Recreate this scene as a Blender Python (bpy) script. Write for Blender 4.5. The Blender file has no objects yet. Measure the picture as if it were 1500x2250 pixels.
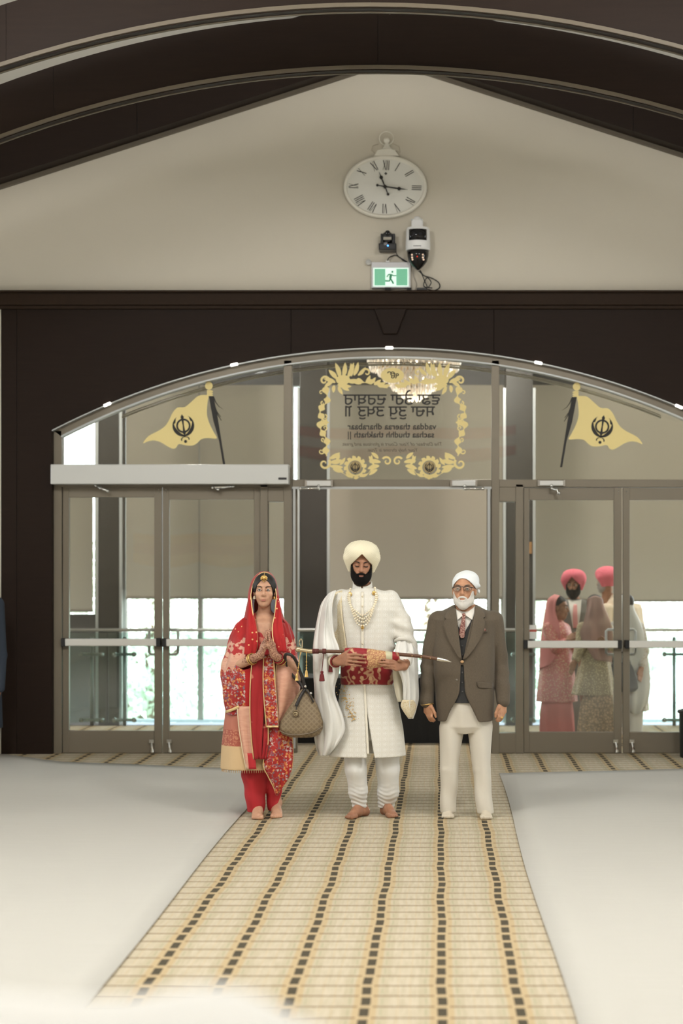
import bpy, bmesh, math, random
import numpy as np
from mathutils import Vector, Matrix

# ------------------------------------------------------------------ camera, sky, light, exposure
FPX = 4000.0            # focal length in pixels of the 1500 x 2250 frame
CX, CY = 965.0, 1268.0  # where the optical axis meets the picture
CH = 1.62               # camera height (m)
scene = bpy.context.scene
COL = scene.collection
cam_data = bpy.data.cameras.new('camera')
cam_data.sensor_fit = 'VERTICAL'
cam_data.sensor_height = 36.0
cam_data.lens = 36.0 * FPX / 2250.0
cam_data.shift_x = -(CX - 750.0) / 2250.0
cam_data.shift_y = (CY - 1125.0) / 2250.0
cam_data.clip_start = 0.1
cam_data.clip_end = 200
cam_data.dof.use_dof = True
cam_data.dof.focus_distance = 12.3
cam_data.dof.aperture_fstop = 2.0
cam = bpy.data.objects.new('camera', cam_data)
cam.location = (0, 0, CH)
cam.rotation_euler = (math.pi / 2, 0, 0)
COL.objects.link(cam)
scene.camera = cam

world = bpy.data.worlds.new('sky')
scene.world = world
world.use_nodes = True
bg = world.node_tree.nodes['Background']
bg.inputs['Color'].default_value = (0.93, 0.97, 1.0, 1)
bg.inputs['Strength'].default_value = 10.0

sun_data = bpy.data.lights.new('sun', 'SUN')
sun_data.energy = 14.0
sun_data.angle = math.radians(3)
sun_data.color = (1.0, 0.95, 0.86)
sun = bpy.data.objects.new('sun', sun_data)
sun.rotation_euler = (math.radians(48), 0, math.radians(35))
COL.objects.link(sun)

scene.view_settings.view_transform = 'Standard'
scene.view_settings.look = 'None'
scene.view_settings.gamma = 1.0
scene.view_settings.use_curve_mapping = False
scene.view_settings.exposure = -0.06
try:
    scene.cycles.max_bounces = 8
    scene.cycles.diffuse_bounces = 4
    scene.cycles.glossy_bounces = 3
    scene.cycles.transparent_max_bounces = 16
    scene.cycles.sample_clamp_indirect = 6.0
    scene.cycles.caustics_reflective = False
    scene.cycles.caustics_refractive = False
except Exception:
    pass

YW = 16.667      # door wall, hall face: 240 px per metre
YP = 12.3        # where the three walkers stand
YB = 21.5        # window wall behind the foyer
HX0, HX1 = -6.95, 6.05
HC = -0.446      # hall axis
YBACK = -7.0

def lamp(name, loc, size, power, color, rot=(0, 0, 0), size_y=None):
    d = bpy.data.lights.new(name, 'AREA')
    d.energy = power
    d.color = color
    d.size = size
    if size_y:
        d.shape = 'RECTANGLE'
        d.size_y = size_y
    o = bpy.data.objects.new(name, d)
    o.location = loc
    o.rotation_euler = rot
    COL.objects.link(o)
    return o

# ------------------------------------------------------------------ helpers
def at(px, py, Y):
    return Vector(((px - CX) * Y / FPX, Y, CH - (py - CY) * Y / FPX))

def lin(c):
    out = []
    for v in c[:3]:
        v = v / 255.0
        out.append(v / 12.92 if v <= 0.04045 else ((v + 0.055) / 1.055) ** 2.4)
    return tuple(out) + (1.0,)

MATS = {}
def mat(name, color=(200, 200, 200), rough=0.6, metal=0.0, spec=0.5, alpha=1.0, emit=None, estr=0.0,
        bump=0.0, bscale=200.0, var=0.0, vscale=8.0, sheen=0.0, stretch=None):
    if name in MATS:
        return MATS[name]
    m = bpy.data.materials.new(name)
    m.use_nodes = True
    nt = m.node_tree
    p = nt.nodes['Principled BSDF']
    p.inputs['Base Color'].default_value = lin(color)
    p.inputs['Roughness'].default_value = rough
    p.inputs['Metallic'].default_value = metal
    p.inputs['Specular IOR Level'].default_value = spec
    p.inputs['Alpha'].default_value = alpha
    if sheen:
        p.inputs['Sheen Weight'].default_value = sheen
    if emit:
        p.inputs['Emission Color'].default_value = lin(emit)
        p.inputs['Emission Strength'].default_value = estr
    if bump or var:
        tc = nt.nodes.new('ShaderNodeTexCoord')
        src = tc.outputs['Object']
        if stretch:
            mp = nt.nodes.new('ShaderNodeMapping')
            mp.inputs['Scale'].default_value = stretch
            nt.links.new(src, mp.inputs['Vector'])
            src = mp.outputs['Vector']
    if bump:
        n = nt.nodes.new('ShaderNodeTexNoise')
        n.inputs['Scale'].default_value = bscale
        n.inputs['Detail'].default_value = 3
        b = nt.nodes.new('ShaderNodeBump')
        b.inputs['Strength'].default_value = bump
        b.inputs['Distance'].default_value = 0.004
        nt.links.new(src, n.inputs['Vector'])
        nt.links.new(n.outputs['Fac'], b.inputs['Height'])
        nt.links.new(b.outputs['Normal'], p.inputs['Normal'])
    if var:
        n2 = nt.nodes.new('ShaderNodeTexNoise')
        n2.inputs['Scale'].default_value = vscale
        n2.inputs['Detail'].default_value = 4
        nt.links.new(src, n2.inputs['Vector'])
        mx = nt.nodes.new('ShaderNodeMix')
        mx.data_type = 'RGBA'
        c = lin(color)
        mx.inputs[6].default_value = tuple(max(0, v * (1 - var)) for v in c[:3]) + (1,)
        mx.inputs[7].default_value = tuple(min(1, v * (1 + var)) for v in c[:3]) + (1,)
        nt.links.new(n2.outputs['Fac'], mx.inputs[0])
        nt.links.new(mx.outputs[2], p.inputs['Base Color'])
    MATS[name] = m
    return m

class NT:
    """tiny helper for procedural colour nodes"""
    def __init__(self, name, rough=0.7, spec=0.4, metal=0.0, sheen=0.0):
        self.m = bpy.data.materials.new(name)
        self.m.use_nodes = True
        self.t = self.m.node_tree
        self.p = self.t.nodes['Principled BSDF']
        self.p.inputs['Roughness'].default_value = rough
        self.p.inputs['Specular IOR Level'].default_value = spec
        self.p.inputs['Metallic'].default_value = metal
        if sheen:
            self.p.inputs['Sheen Weight'].default_value = sheen
        MATS[name] = self.m
    def node(self, typ, **kw):
        n = self.t.nodes.new(typ)
        for k, v in kw.items():
            setattr(n, k, v)
        return n
    def link(self, a, b):
        self.t.links.new(a, b)
    def val(self, x, sock):
        if isinstance(x, (int, float)):
            sock.default_value = x
        else:
            self.link(x, sock)
    def math(self, op, a, b=None, c=None):
        n = self.node('ShaderNodeMath', operation=op)
        self.val(a, n.inputs[0])
        if b is not None:
            self.val(b, n.inputs[1])
        if c is not None:
            self.val(c, n.inputs[2])
        return n.outputs[0]
    def mix(self, f, a, b):
        n = self.node('ShaderNodeMix', data_type='RGBA')
        self.val(f, n.inputs[0])
        for s, x in ((6, a), (7, b)):
            if isinstance(x, tuple):
                n.inputs[s].default_value = lin(x)
            else:
                self.link(x, n.inputs[s])
        return n.outputs[2]
    def coord(self, kind='Object'):
        return self.node('ShaderNodeTexCoord').outputs[kind]
    def xyz(self, v):
        s = self.node('ShaderNodeSeparateXYZ')
        self.link(v, s.inputs[0])
        return s.outputs
    def noise(self, v, scale, detail=3.0, out='Fac'):
        n = self.node('ShaderNodeTexNoise')
        n.inputs['Scale'].default_value = scale
        n.inputs['Detail'].default_value = detail
        self.link(v, n.inputs['Vector'])
        return n.outputs[out]
    def voro(self, v, scale, feature='F1', out='Distance', rnd=1.0):
        n = self.node('ShaderNodeTexVoronoi', feature=feature)
        n.inputs['Scale'].default_value = scale
        n.inputs['Randomness'].default_value = rnd
        self.link(v, n.inputs['Vector'])
        return n.outputs[out]
    def mapping(self, v, scale=(1, 1, 1), rot=(0, 0, 0), loc=(0, 0, 0)):
        n = self.node('ShaderNodeMapping')
        n.inputs['Scale'].default_value = scale
        n.inputs['Rotation'].default_value = rot
        n.inputs['Location'].default_value = loc
        self.link(v, n.inputs['Vector'])
        return n.outputs[0]
    def step(self, x, lo, hi):
        n = self.node('ShaderNodeMapRange')
        self.link(x, n.inputs[0])
        n.inputs[1].default_value = lo
        n.inputs[2].default_value = hi
        n.clamp = True
        return n.outputs[0]
    def bump(self, h, strength=0.3, dist=0.004):
        b = self.node('ShaderNodeBump')
        b.inputs['Strength'].default_value = strength
        b.inputs['Distance'].default_value = dist
        self.link(h, b.inputs['Height'])
        self.link(b.outputs['Normal'], self.p.inputs['Normal'])
    def color(self, c):
        self.link(c, self.p.inputs['Base Color'])
        return self.m

class MB:
    """collects shapes and links them as one mesh"""
    def __init__(self):
        self.v = []
        self.f = []
        self.mi = []
        self.cur = 0
    def add(self, verts, faces):
        o = len(self.v)
        self.v.extend([tuple(p) for p in verts])
        self.f.extend([tuple(i + o for i in f) for f in faces])
        self.mi.extend([self.cur] * len(faces))
        return self
    def box(self, x0, x1, y0, y1, z0, z1):
        v = [(x0, y0, z0), (x1, y0, z0), (x1, y1, z0), (x0, y1, z0), (x0, y0, z1), (x1, y0, z1), (x1, y1, z1), (x0, y1, z1)]
        f = [(0, 3, 2, 1), (4, 5, 6, 7), (0, 1, 5, 4), (1, 2, 6, 5), (2, 3, 7, 6), (3, 0, 4, 7)]
        return self.add(v, f)
    def prism(self, pts, y0, y1):
        """closed outline of (x, z) points given thickness along Y"""
        n = len(pts)
        v = [(x, y0, z) for x, z in pts] + [(x, y1, z) for x, z in pts]
        f = [tuple(range(n)), tuple(range(2 * n - 1, n - 1, -1))]
        f += [(i, i + n, (i + 1) % n + n, (i + 1) % n) for i in range(n)]
        return self.add(v, f)
    def strip(self, outer, inner, y0, y1, closed=False):
        """band between two polylines of (x, z), thickness along Y"""
        n = len(outer)
        v = []
        for (a, b) in zip(outer, inner):
            v += [(a[0], y0, a[1]), (b[0], y0, b[1]), (b[0], y1, b[1]), (a[0], y1, a[1])]
        f = []
        rng = range(n if closed else n - 1)
        for i in rng:
            j = (i + 1) % n
            for k in range(4):
                l = (k + 1) % 4
                f.append((4 * i + k, 4 * j + k, 4 * j + l, 4 * i + l))
        if not closed:
            f += [(0, 1, 2, 3), (4 * n - 1, 4 * n - 2, 4 * n - 3, 4 * n - 4)]
        return self.add(v, f)
    def tube(self, path, r, n=8, caps=True):
        path = [Vector(p) for p in path]
        m = len(path)
        rs = r if isinstance(r, (list, tuple)) else [r] * m
        v, f = [], []
        prev = None
        for i, p in enumerate(path):
            d = (path[min(i + 1, m - 1)] - path[max(i - 1, 0)])
            if d.length < 1e-9:
                d = Vector((0, 0, 1))
            d.normalize()
            if prev is None:
                a = Vector((0, 0, 1)) if abs(d.z) < 0.9 else Vector((1, 0, 0))
                u = d.cross(a).normalized()
            else:
                u = (prev - d * prev.dot(d))
                u = u.normalized() if u.length > 1e-6 else d.orthogonal().normalized()
            prev = u
            w = d.cross(u)
            for k in range(n):
                t = 2 * math.pi * k / n
                v.append(p + (u * math.cos(t) + w * math.sin(t)) * rs[i])
        for i in range(m - 1):
            for k in range(n):
                l = (k + 1) % n
                f.append((i * n + k, i * n + l, (i + 1) * n + l, (i + 1) * n + k))
        if caps:
            f.append(tuple(range(n - 1, -1, -1)))
            f.append(tuple((m - 1) * n + k for k in range(n)))
        return self.add(v, f)
    def lathe(self, prof, c, n=16, axis='z', sx=1.0, sy=1.0):
        """profile of (radius, height) turned about an axis through c"""
        v, f = [], []
        c = Vector(c)
        for r, h in prof:
            for k in range(n):
                t = 2 * math.pi * k / n
                a, b = r * math.cos(t) * sx, r * math.sin(t) * sy
                if axis == 'z':
                    v.append(c + Vector((a, b, h)))
                elif axis == 'y':
                    v.append(c + Vector((a, h, b)))
                else:
                    v.append(c + Vector((h, a, b)))
        for i in range(len(prof) - 1):
            for k in range(n):
                l = (k + 1) % n
                f.append((i * n + k, i * n + l, (i + 1) * n + l, (i + 1) * n + k))
        f.append(tuple(range(n - 1, -1, -1)))
        f.append(tuple((len(prof) - 1) * n + k for k in range(n)))
        return self.add(v, f)
    def ball(self, c, r, n=10, m=7, sc=(1, 1, 1)):
        c = Vector(c)
        v = [c + Vector((0, 0, r * sc[2]))]
        for i in range(1, m):
            t = math.pi * i / m
            for k in range(n):
                a = 2 * math.pi * k / n
                v.append(c + Vector((r * math.sin(t) * math.cos(a) * sc[0], r * math.sin(t) * math.sin(a) * sc[1], r * math.cos(t) * sc[2])))
        v.append(c - Vector((0, 0, r * sc[2])))
        f = []
        for k in range(n):
            f.append((0, 1 + k, 1 + (k + 1) % n))
        for i in range(m - 2):
            for k in range(n):
                l = (k + 1) % n
                f.append((1 + i * n + k, 1 + (i + 1) * n + k, 1 + (i + 1) * n + l, 1 + i * n + l))
        e = len(v) - 1
        b = 1 + (m - 2) * n
        for k in range(n):
            f.append((b + k, e, b + (k + 1) % n))
        return self.add(v, f)
    def grid(self, P, closed_u=False, thick=0.0):
        """rows of points -> sheet"""
        R, C = len(P), len(P[0])
        v = [p for row in P for p in row]
        f = []
        for i in range(R - 1):
            for j in range(C if closed_u else C - 1):
                k = (j + 1) % C
                f.append((i * C + j, i * C + k, (i + 1) * C + k, (i + 1) * C + j))
        return self.add(v, f)
    def build(self, name, m, parent=None, smooth=False, base=None, thick=0.0, bevel=0.0, subsurf=0, angle=None):
        me = bpy.data.meshes.new(name)
        b = Vector(base) if base is not None else Vector((0, 0, 0))
        if parent is not None and base is None:
            r = parent
            while r.parent is not None:
                r = r.parent
            b = Vector(r['_base']) if '_base' in r else Vector((0, 0, 0))
        me.from_pydata([tuple(Vector(p) - b) for p in self.v], [], self.f)
        ms = m if isinstance(m, (list, tuple)) else [m]
        for q in ms:
            me.materials.append(q)
        me.polygons.foreach_set('material_index', self.mi)
        bm = bmesh.new()
        bm.from_mesh(me)
        bmesh.ops.recalc_face_normals(bm, faces=bm.faces)
        bm.to_mesh(me)
        bm.free()
        if smooth:
            me.polygons.foreach_set('use_smooth', [True] * len(me.polygons))
        me.update()
        o = bpy.data.objects.new(name, me)
        COL.objects.link(o)
        if parent is not None:
            o.parent = parent
        else:
            o.location = b
        if thick:
            s = o.modifiers.new('thick', 'SOLIDIFY')
            s.thickness = thick
            s.offset = 0.0
        if bevel:
            s = o.modifiers.new('bevel', 'BEVEL')
            s.width = bevel
            s.segments = 2
            s.limit_method = 'ANGLE'
        if subsurf:
            s = o.modifiers.new('sub', 'SUBSURF')
            s.levels = subsurf
            s.render_levels = subsurf
        if angle:
            me.polygons.foreach_set('use_smooth', [True] * len(me.polygons))
            me.set_sharp_from_angle(angle=math.radians(angle))
        return o

def empty(name, loc):
    o = bpy.data.objects.new(name, None)
    o.location = loc
    o['_base'] = tuple(loc)
    o.empty_display_size = 0.1
    COL.objects.link(o)
    return o

def tag(o, label=None, cat=None, group=None, kind=None):
    if label:
        o['label'] = label
    if cat:
        o['category'] = cat
    if group:
        o['group'] = group
    if kind:
        o['kind'] = kind
    return o

def struct(o):
    o['kind'] = 'structure'
    return o

def catmull(P, n):
    P = [Vector(p) for p in P]
    out = []
    m = len(P)
    for i in range(m - 1):
        p0, p1, p2, p3 = P[max(i - 1, 0)], P[i], P[i + 1], P[min(i + 2, m - 1)]
        for k in range(n):
            t = k / n
            out.append(0.5 * ((2 * p1) + (p2 - p0) * t + (2 * p0 - 5 * p1 + 4 * p2 - p3) * t * t + (3 * p1 - p0 - 3 * p2 + p3) * t ** 3))
    out.append(P[-1])
    return out

def sheet(rows, nu=6, nv=6):
    """smooth grid through rows of control points"""
    R = [catmull(r, nu) for r in rows]
    cols = list(zip(*R))
    C = [catmull(c, nv) for c in cols]
    return [list(r) for r in zip(*C)]

def txt_flat(body, shear=0.0):
    """outline lettering filled by winding, so that overlapping strokes stay solid: 2D points and triangles"""
    from mathutils.geometry import delaunay_2d_cdt
    cu = bpy.data.curves.new('lettering', 'FONT')
    cu.body = body
    cu.size = 1.0
    cu.align_x = 'CENTER'
    cu.shear = shear
    cu.resolution_u = 4
    cu.fill_mode = 'NONE'
    o = bpy.data.objects.new('lettering', cu)
    COL.objects.link(o)
    bpy.context.view_layer.update()
    me = bpy.data.meshes.new_from_object(o.evaluated_get(bpy.context.evaluated_depsgraph_get()))
    V = [Vector((v.co.x, v.co.y)) for v in me.vertices]
    nb = {}
    for e in me.edges:
        a, b = e.vertices
        nb.setdefault(a, []).append(b)
        nb.setdefault(b, []).append(a)
    bpy.data.objects.remove(o)
    bpy.data.meshes.remove(me)
    seen, loops = set(), []
    for st in sorted(nb):
        if st in seen:
            continue
        lp, prev, cur = [st], None, st
        seen.add(st)
        while True:
            nx = [q for q in nb[cur] if q != prev and q not in seen]
            if not nx:
                break
            # follow index order so that the contour keeps its own direction
            q = min(nx, key=lambda t: (t - cur) % 100000)
            seen.add(q)
            lp.append(q)
            prev, cur = cur, q
        if len(lp) > 2:
            loops.append(lp)
    signs, faces = [], []
    for lp in loops:
        ar = sum(V[lp[k]].x * V[lp[(k + 1) % len(lp)]].y - V[lp[(k + 1) % len(lp)]].x * V[lp[k]].y for k in range(len(lp)))
        signs.append(1 if ar > 0 else -1)
        faces.append(lp if ar > 0 else lp[::-1])
    ov, oe, of, v_o, e_o, f_o = delaunay_2d_cdt(V, [], faces, 0, 1e-6)
    keep = [tuple(f) for f, src in zip(of, f_o) if sum(signs[k] for k in src) != 0]
    return [(v.x, v.y) for v in ov], keep
# ------------------------------------------------------------------ materials of the hall
def wood_mat():
    w = NT('dark_stained_wood', rough=0.5, spec=0.12)
    co = w.coord()
    g = w.noise(w.mapping(co, (1.2, 1.2, 14)), 3.0, 5)
    g2 = w.noise(co, 1.3, 2)
    c = w.mix(g, (30, 21, 16), (41, 30, 23))
    c = w.mix(w.math('MULTIPLY', g2, 0.5), c, (35, 24, 18))
    w.bump(g, 0.06)
    return w.color(c)
WOOD = wood_mat()
WOOD_TRIM = mat('wood_trim', (46, 34, 25), 0.55, spec=.12, var=0.15, vscale=20)
RIB_TRIM = mat('rib_edge_trim', (92, 82, 66), 0.5)
WALL = mat('beige_wall_paint', (213, 206, 191), 0.85, bump=0.05, bscale=180, var=0.02, vscale=2)
CEIL = mat('ceiling_paint', (232, 230, 224), 0.9)
ALU = mat('bronze_aluminium', (122, 114, 100), 0.42, 0.35)
ALU_L = mat('pale_aluminium', (176, 178, 177), 0.4, 0.4)
CHROME = mat('chrome', (215, 215, 212), 0.18, 1.0)
STEEL = mat('brushed_steel', (190, 192, 190), 0.35, 0.9)
WHITEP = mat('white_plastic', (232, 232, 230), 0.4)
BLACKP = mat('black_plastic', (22, 22, 23), 0.35)
RUBBER = mat('black_rubber', (30, 30, 30), 0.7)
GOLD = mat('gold_metal', (214, 178, 110), 0.3, 0.85)
YELLOW = mat('yellow_vinyl', (244, 224, 156), 0.6)
BLACKV = mat('black_vinyl', (32, 30, 28), 0.6)

def glass_mat(name, tint=(0.93, 0.95, 0.94), refl=0.07, rough=0.01):
    m = bpy.data.materials.new(name)
    m.use_nodes = True
    t = m.node_tree
    for n in list(t.nodes):
        t.nodes.remove(n)
    out = t.nodes.new('ShaderNodeOutputMaterial')
    tr = t.nodes.new('ShaderNodeBsdfTransparent')
    tr.inputs[0].default_value = (*tint, 1)
    gl = t.nodes.new('ShaderNodeBsdfGlossy')
    gl.inputs['Roughness'].default_value = rough
    gl.inputs[0].default_value = (1, 1, 1, 1)
    mx = t.nodes.new('ShaderNodeMixShader')
    fr = t.nodes.new('ShaderNodeFresnel')
    fr.inputs[0].default_value = 1.5
    ad = t.nodes.new('ShaderNodeMath')
    ad.operation = 'ADD'
    ad.inputs[1].default_value = refl - 0.04
    t.links.new(fr.outputs[0], ad.inputs[0])
    t.links.new(ad.outputs[0], mx.inputs[0])
    t.links.new(tr.outputs[0], mx.inputs[1])
    t.links.new(gl.outputs[0], mx.inputs[2])
    t.links.new(mx.outputs[0], out.inputs[0])
    MATS[name] = m
    return m
GLASS = glass_mat('door_glass', refl=0.05)
GLASS_RAIL = glass_mat('railing_glass', (0.80, 0.90, 0.88), 0.05)
GLASS_WIN = glass_mat('window_glass', (0.95, 0.97, 0.97), 0.05)
GLASS_LENS = glass_mat('lens_glass', (0.97, 0.97, 0.97), 0.08)

def carpet_mat():
    w = NT('patterned_carpet', rough=0.95, spec=0.1)
    co = w.coord()
    wob = w.noise(w.mapping(co, (0.0, 1.0, 0.0)), 1.7, 2)
    x, y, z = w.xyz(co)
    xo = w.math('ADD', x, w.math('MULTIPLY', w.math('SUBTRACT', wob, 0.5), 0.035))
    u = w.math('FRACT', w.math('ADD', w.math('DIVIDE', xo, 0.292), 100.47))   # stripe column, stripe at 0.5
    v = w.math('FRACT', w.math('ADD', w.math('DIVIDE', y, 0.176), 100.0))
    du = w.math('ABSOLUTE', w.math('SUBTRACT', u, 0.5))
    dv = w.math('ABSOLUTE', w.math('SUBTRACT', v, 0.5))
    black = w.math('MULTIPLY', w.math('LESS_THAN', du, 0.062), w.math('LESS_THAN', dv, 0.36))
    tan = w.math('LESS_THAN', du, 0.155)
    line = w.math('MULTIPLY', w.math('GREATER_THAN', dv, 0.452), w.math('GREATER_THAN', du, 0.10))
    weave = w.noise(w.mapping(co, (160, 40, 1)), 1.0, 2)
    weave2 = w.noise(w.mapping(co, (60, 6, 1)), 1.0, 2)
    c = w.mix(w.step(weave2, 0.35, 0.7), (198, 188, 168), (182, 172, 150))
    edge = w.math('MULTIPLY', w.math('LESS_THAN', du, 0.30), 0.45)
    c = w.mix(edge, c, (174, 164, 138))
    box = w.math('MULTIPLY', w.math('LESS_THAN', w.math('ABSOLUTE', w.math('SUBTRACT', du, 0.21)), 0.012), w.math('LESS_THAN', dv, 0.3))
    c = w.mix(w.math('MULTIPLY', box, 0.5), c, (150, 152, 122))
    c = w.mix(tan, c, (184, 164, 130))
    seam = w.math('LESS_THAN', w.math('ABSOLUTE', w.math('SUBTRACT', du, 0.42)), 0.008)
    c = w.mix(w.math('MULTIPLY', seam, 0.35), c, (196, 170, 130))
    c = w.mix(line, c, (108, 82, 58))
    c = w.mix(black, c, (46, 43, 38))
    c = w.mix(w.math('MULTIPLY', weave, 0.25), c, (170, 158, 130))
    w.bump(weave, 0.4, 0.003)
    return w.color(c)
CARPET = carpet_mat()

def sheet_mat():
    w = NT('white_floor_cotton', rough=0.9, spec=0.15)
    co = w.coord()
    n = w.noise(w.mapping(co, (1, 30, 1)), 3.0, 3)
    n2 = w.noise(co, 400, 2)
    c = w.mix(n, (188, 186, 179), (197, 195, 189))
    w.bump(n2, 0.3, 0.002)
    return w.color(c)
SHEET = sheet_mat()

# ------------------------------------------------------------------ hall shell
def px(x): return (x - CX) / 240.0            # on the door wall
def pz(y): return CH - (y - CY) / 240.0
EAVE = 6.95 - 0.326 * 6.5

fl = MB().box(HX0 - 0.2, HX1 + 0.2, YBACK, 18.9, -0.15, 0.0).build('floor', CARPET)
struct(fl)

# sloping ceiling
cb = MB()
cb.add([(HX0, YBACK, EAVE), (HC, YBACK, 6.95), (HX1, YBACK, EAVE), (HX0, YW, EAVE), (HC, YW, 6.95), (HX1, YW, EAVE),
        (HX0, YBACK, EAVE + .2), (HC, YBACK, 7.15), (HX1, YBACK, EAVE + .2), (HX0, YW, EAVE + .2), (HC, YW, 7.15), (HX1, YW, EAVE + .2)],
       [(0, 1, 4, 3), (1, 2, 5, 4), (6, 9, 10, 7), (7, 10, 11, 8), (0, 3, 9, 6), (2, 8, 11, 5), (0, 6, 7, 1), (1, 7, 8, 2), (3, 4, 10, 9), (4, 5, 11, 10)])
struct(cb.build('ceiling', CEIL))

# side walls with tall windows
def side_wall(name, x0, x1, wins, zlo, zhi):
    m = MB()
    m.box(x0, x1, YBACK, YW + 0.3, 0, zlo)
    m.box(x0, x1, YBACK, YW + 0.3, zhi, EAVE + 0.1)
    y = YBACK
    for a, b in wins:
        m.box(x0, x1, y, a, zlo, zhi)
        y = b
    m.box(x0, x1, y, YW + 0.3, zlo, zhi)
    return struct(m.build(name, WALL))
WINS = [(4.1, 4.9), (7.3, 8.1), (10.7, 11.5), (14.2, 15.2)]
side_wall('wall_left', HX0 - 0.2, HX0, WINS, 0.9, 3.9)
side_wall('wall_right', HX1, HX1 + 0.2, WINS, 0.9, 3.9)
wn = 1
for sx in (HX0 - 0.1, HX1 + 0.1):
    for a, b in WINS:
        e = empty('window_%d' % wn, (sx, (a + b) / 2, 0.9))
        struct(e)
        f = MB()
        f.box(sx - .05, sx + .05, a, b, .9, .96).box(sx - .05, sx + .05, a, b, 3.84, 3.9)
        f.box(sx - .05, sx + .05, a, a + .06, .96, 3.84).box(sx - .05, sx + .05, b - .06, b, .96, 3.84)
        f.box(sx - .04, sx + .04, (a + b) / 2 - .03, (a + b) / 2 + .03, .96, 3.84)
        f.build('window_frame', ALU, e)
        MB().box(sx - .006, sx + .006, a + .06, (a + b) / 2 - .03, .96, 3.84).build('pane', GLASS_WIN, e)
        MB().box(sx - .006, sx + .006, (a + b) / 2 + .03, b - .06, .96, 3.84).build('pane', GLASS_WIN, e)
        wn += 1
        p = lamp('daylight_portal', (sx + (0.12 if sx < 0 else -0.12), (a + b) / 2, 2.4), b - a, 1, (1, 1, 1),
                 (0, math.radians(-90 if sx < 0 else 90), 0), None)
        p.data.shape = 'RECTANGLE'
        p.data.size = 3.0
        p.data.size_y = b - a
        p.data.cycles.is_portal = True
bw = MB().box(HX0, HX1, YBACK - .2, YBACK, 0, EAVE + .1)
bw.prism([(HX0, EAVE + .1), (HX1, EAVE + .1), (HX1, EAVE + .12), (HC, 7.1), (HX0, EAVE + .12)], YBACK - .2, YBACK)
struct(bw.build('wall_back', WALL))

# globe pendants added above the picture, out of view, to brighten the door wall
LGLOW = mat('fill_globe', (255, 248, 236), .6, emit=(255, 244, 226), estr=8.0)
LAMP_POWER = 150
LNAME = {3.0: 'nearest the camera', 5.2: 'in the middle row', 7.6: 'before the first rib'}
for ly in (3.0, 5.2, 7.6):
    for dx, sd in ((-2.6, 'left'), (2.6, 'right')):
        x, y, z = HC + dx, ly, 5.75
        zc = 6.95 - .326 * 2.6
        e = empty('fill_pendant', (x, y, z))
        tag(e, 'added white globe pendant lamp on the %s side %s' % (sd, LNAME[ly]), 'lamp', 'added hall pendant lamps')
        MB().ball((x, y, z), .17, 20, 14).build('globe', LGLOW, e, smooth=True)
        MB().tube([(x, y, z + .16), (x, y, zc)], .010, 8).build('rod', STEEL, e)
        MB().lathe([(.07, .13), (.07, .19), (.02, .21)], (x, y, z), 16).build('cap', STEEL, e)
        d = bpy.data.lights.new('fill_pendant_light', 'POINT')
        d.energy = LAMP_POWER * {3.0: .22, 5.2: .9, 7.6: 2.5}[ly]
        d.color = (1.0, .98, .95)
        d.shadow_soft_size = .3
        o = bpy.data.objects.new('fill_pendant_light', d)
        o.location = (x, y, z - .4)
        COL.objects.link(o)

# ---- door wall: dark wood panelling below, beige gable above
AX = px(858)                         # arch axis
AR = 6.73
AZ = pz(764) - AR                    # arch centre height
def arc(r, xa, xb, n=40):
    out = []
    for i in range(n + 1):
        x = xa + (xb - xa) * i / n
        out.append((x, AZ + math.sqrt(r * r - (x - AX) ** 2)))
    return out
XL, XR = px(115), px(1601)
ZC0, ZC1 = pz(680), pz(641)          # cornice
wl, wr = px(3), AX + (AX - px(3))
top = arc(AR, XL, XR, 48)
ww = MB()
n = len(top)
ww.strip([(x, ZC1) for x, z in top], top, YW, YW + 0.3)
ww.box(wl, XL, YW, YW + 0.3, 0, ZC1)
ww.box(XR, wr, YW, YW + 0.3, 0, ZC1)
wall_front = struct(ww.build('wall_front', WOOD))
# raised panel boards on the wood (seams between them stay open)
def board(name, pts):
    o = MB().prism(pts, YW - 0.012, YW)
    return o.build(name, WOOD, wall_front, bevel=0.002)
sx1, sx2, sx3 = px(38), px(640), px(1085)
g = 0.004
board('panel', [(wl, 0), (sx1 - g, 0), (sx1 - g, ZC0), (wl, ZC0)])
board('panel', [(sx1, 0), (XL - .002, 0), (XL - .002, top[0][1]), (XL, top[0][1])] + [(x, z + .002) for x, z in arc(AR, XL, sx2 - g, 20)] + [(sx2 - g, ZC0), (sx1, ZC0)])
board('panel', [(x, z + .002) for x, z in arc(AR, sx2, sx3 - g, 16)] + [(sx3 - g, ZC0), (sx2, ZC0)])
board('panel', [(x, z + .002) for x, z in arc(AR, sx3, XR, 20)] + [(XR + .002, top[-1][1]), (XR + .002, 0), (AX * 2 - sx1, 0), (AX * 2 - sx1, ZC0), (sx3, ZC0)])
board('panel', [(AX * 2 - sx1 + g, 0), (wr, 0), (wr, ZC0), (AX * 2 - sx1 + g, ZC0)])
MB().prism([(px(822), ZC0), (px(893), ZC0), (px(872), pz(735)), (px(843), pz(735))], YW - 0.05, YW - 0.01).build('keystone', WOOD, wall_front, bevel=.006)
# beige wall beside the panelling and above it
up = MB()
up.box(HX0, wl, YW, YW + .3, 0, ZC1)
up.box(wr, HX1, YW, YW + .3, 0, ZC1)
up.prism([(HX0, ZC1), (HX1, ZC1), (HX1, EAVE), (HC, 6.95), (HX0, EAVE)], YW, YW + .3)
struct(up.build('wall_gable', WALL))
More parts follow.
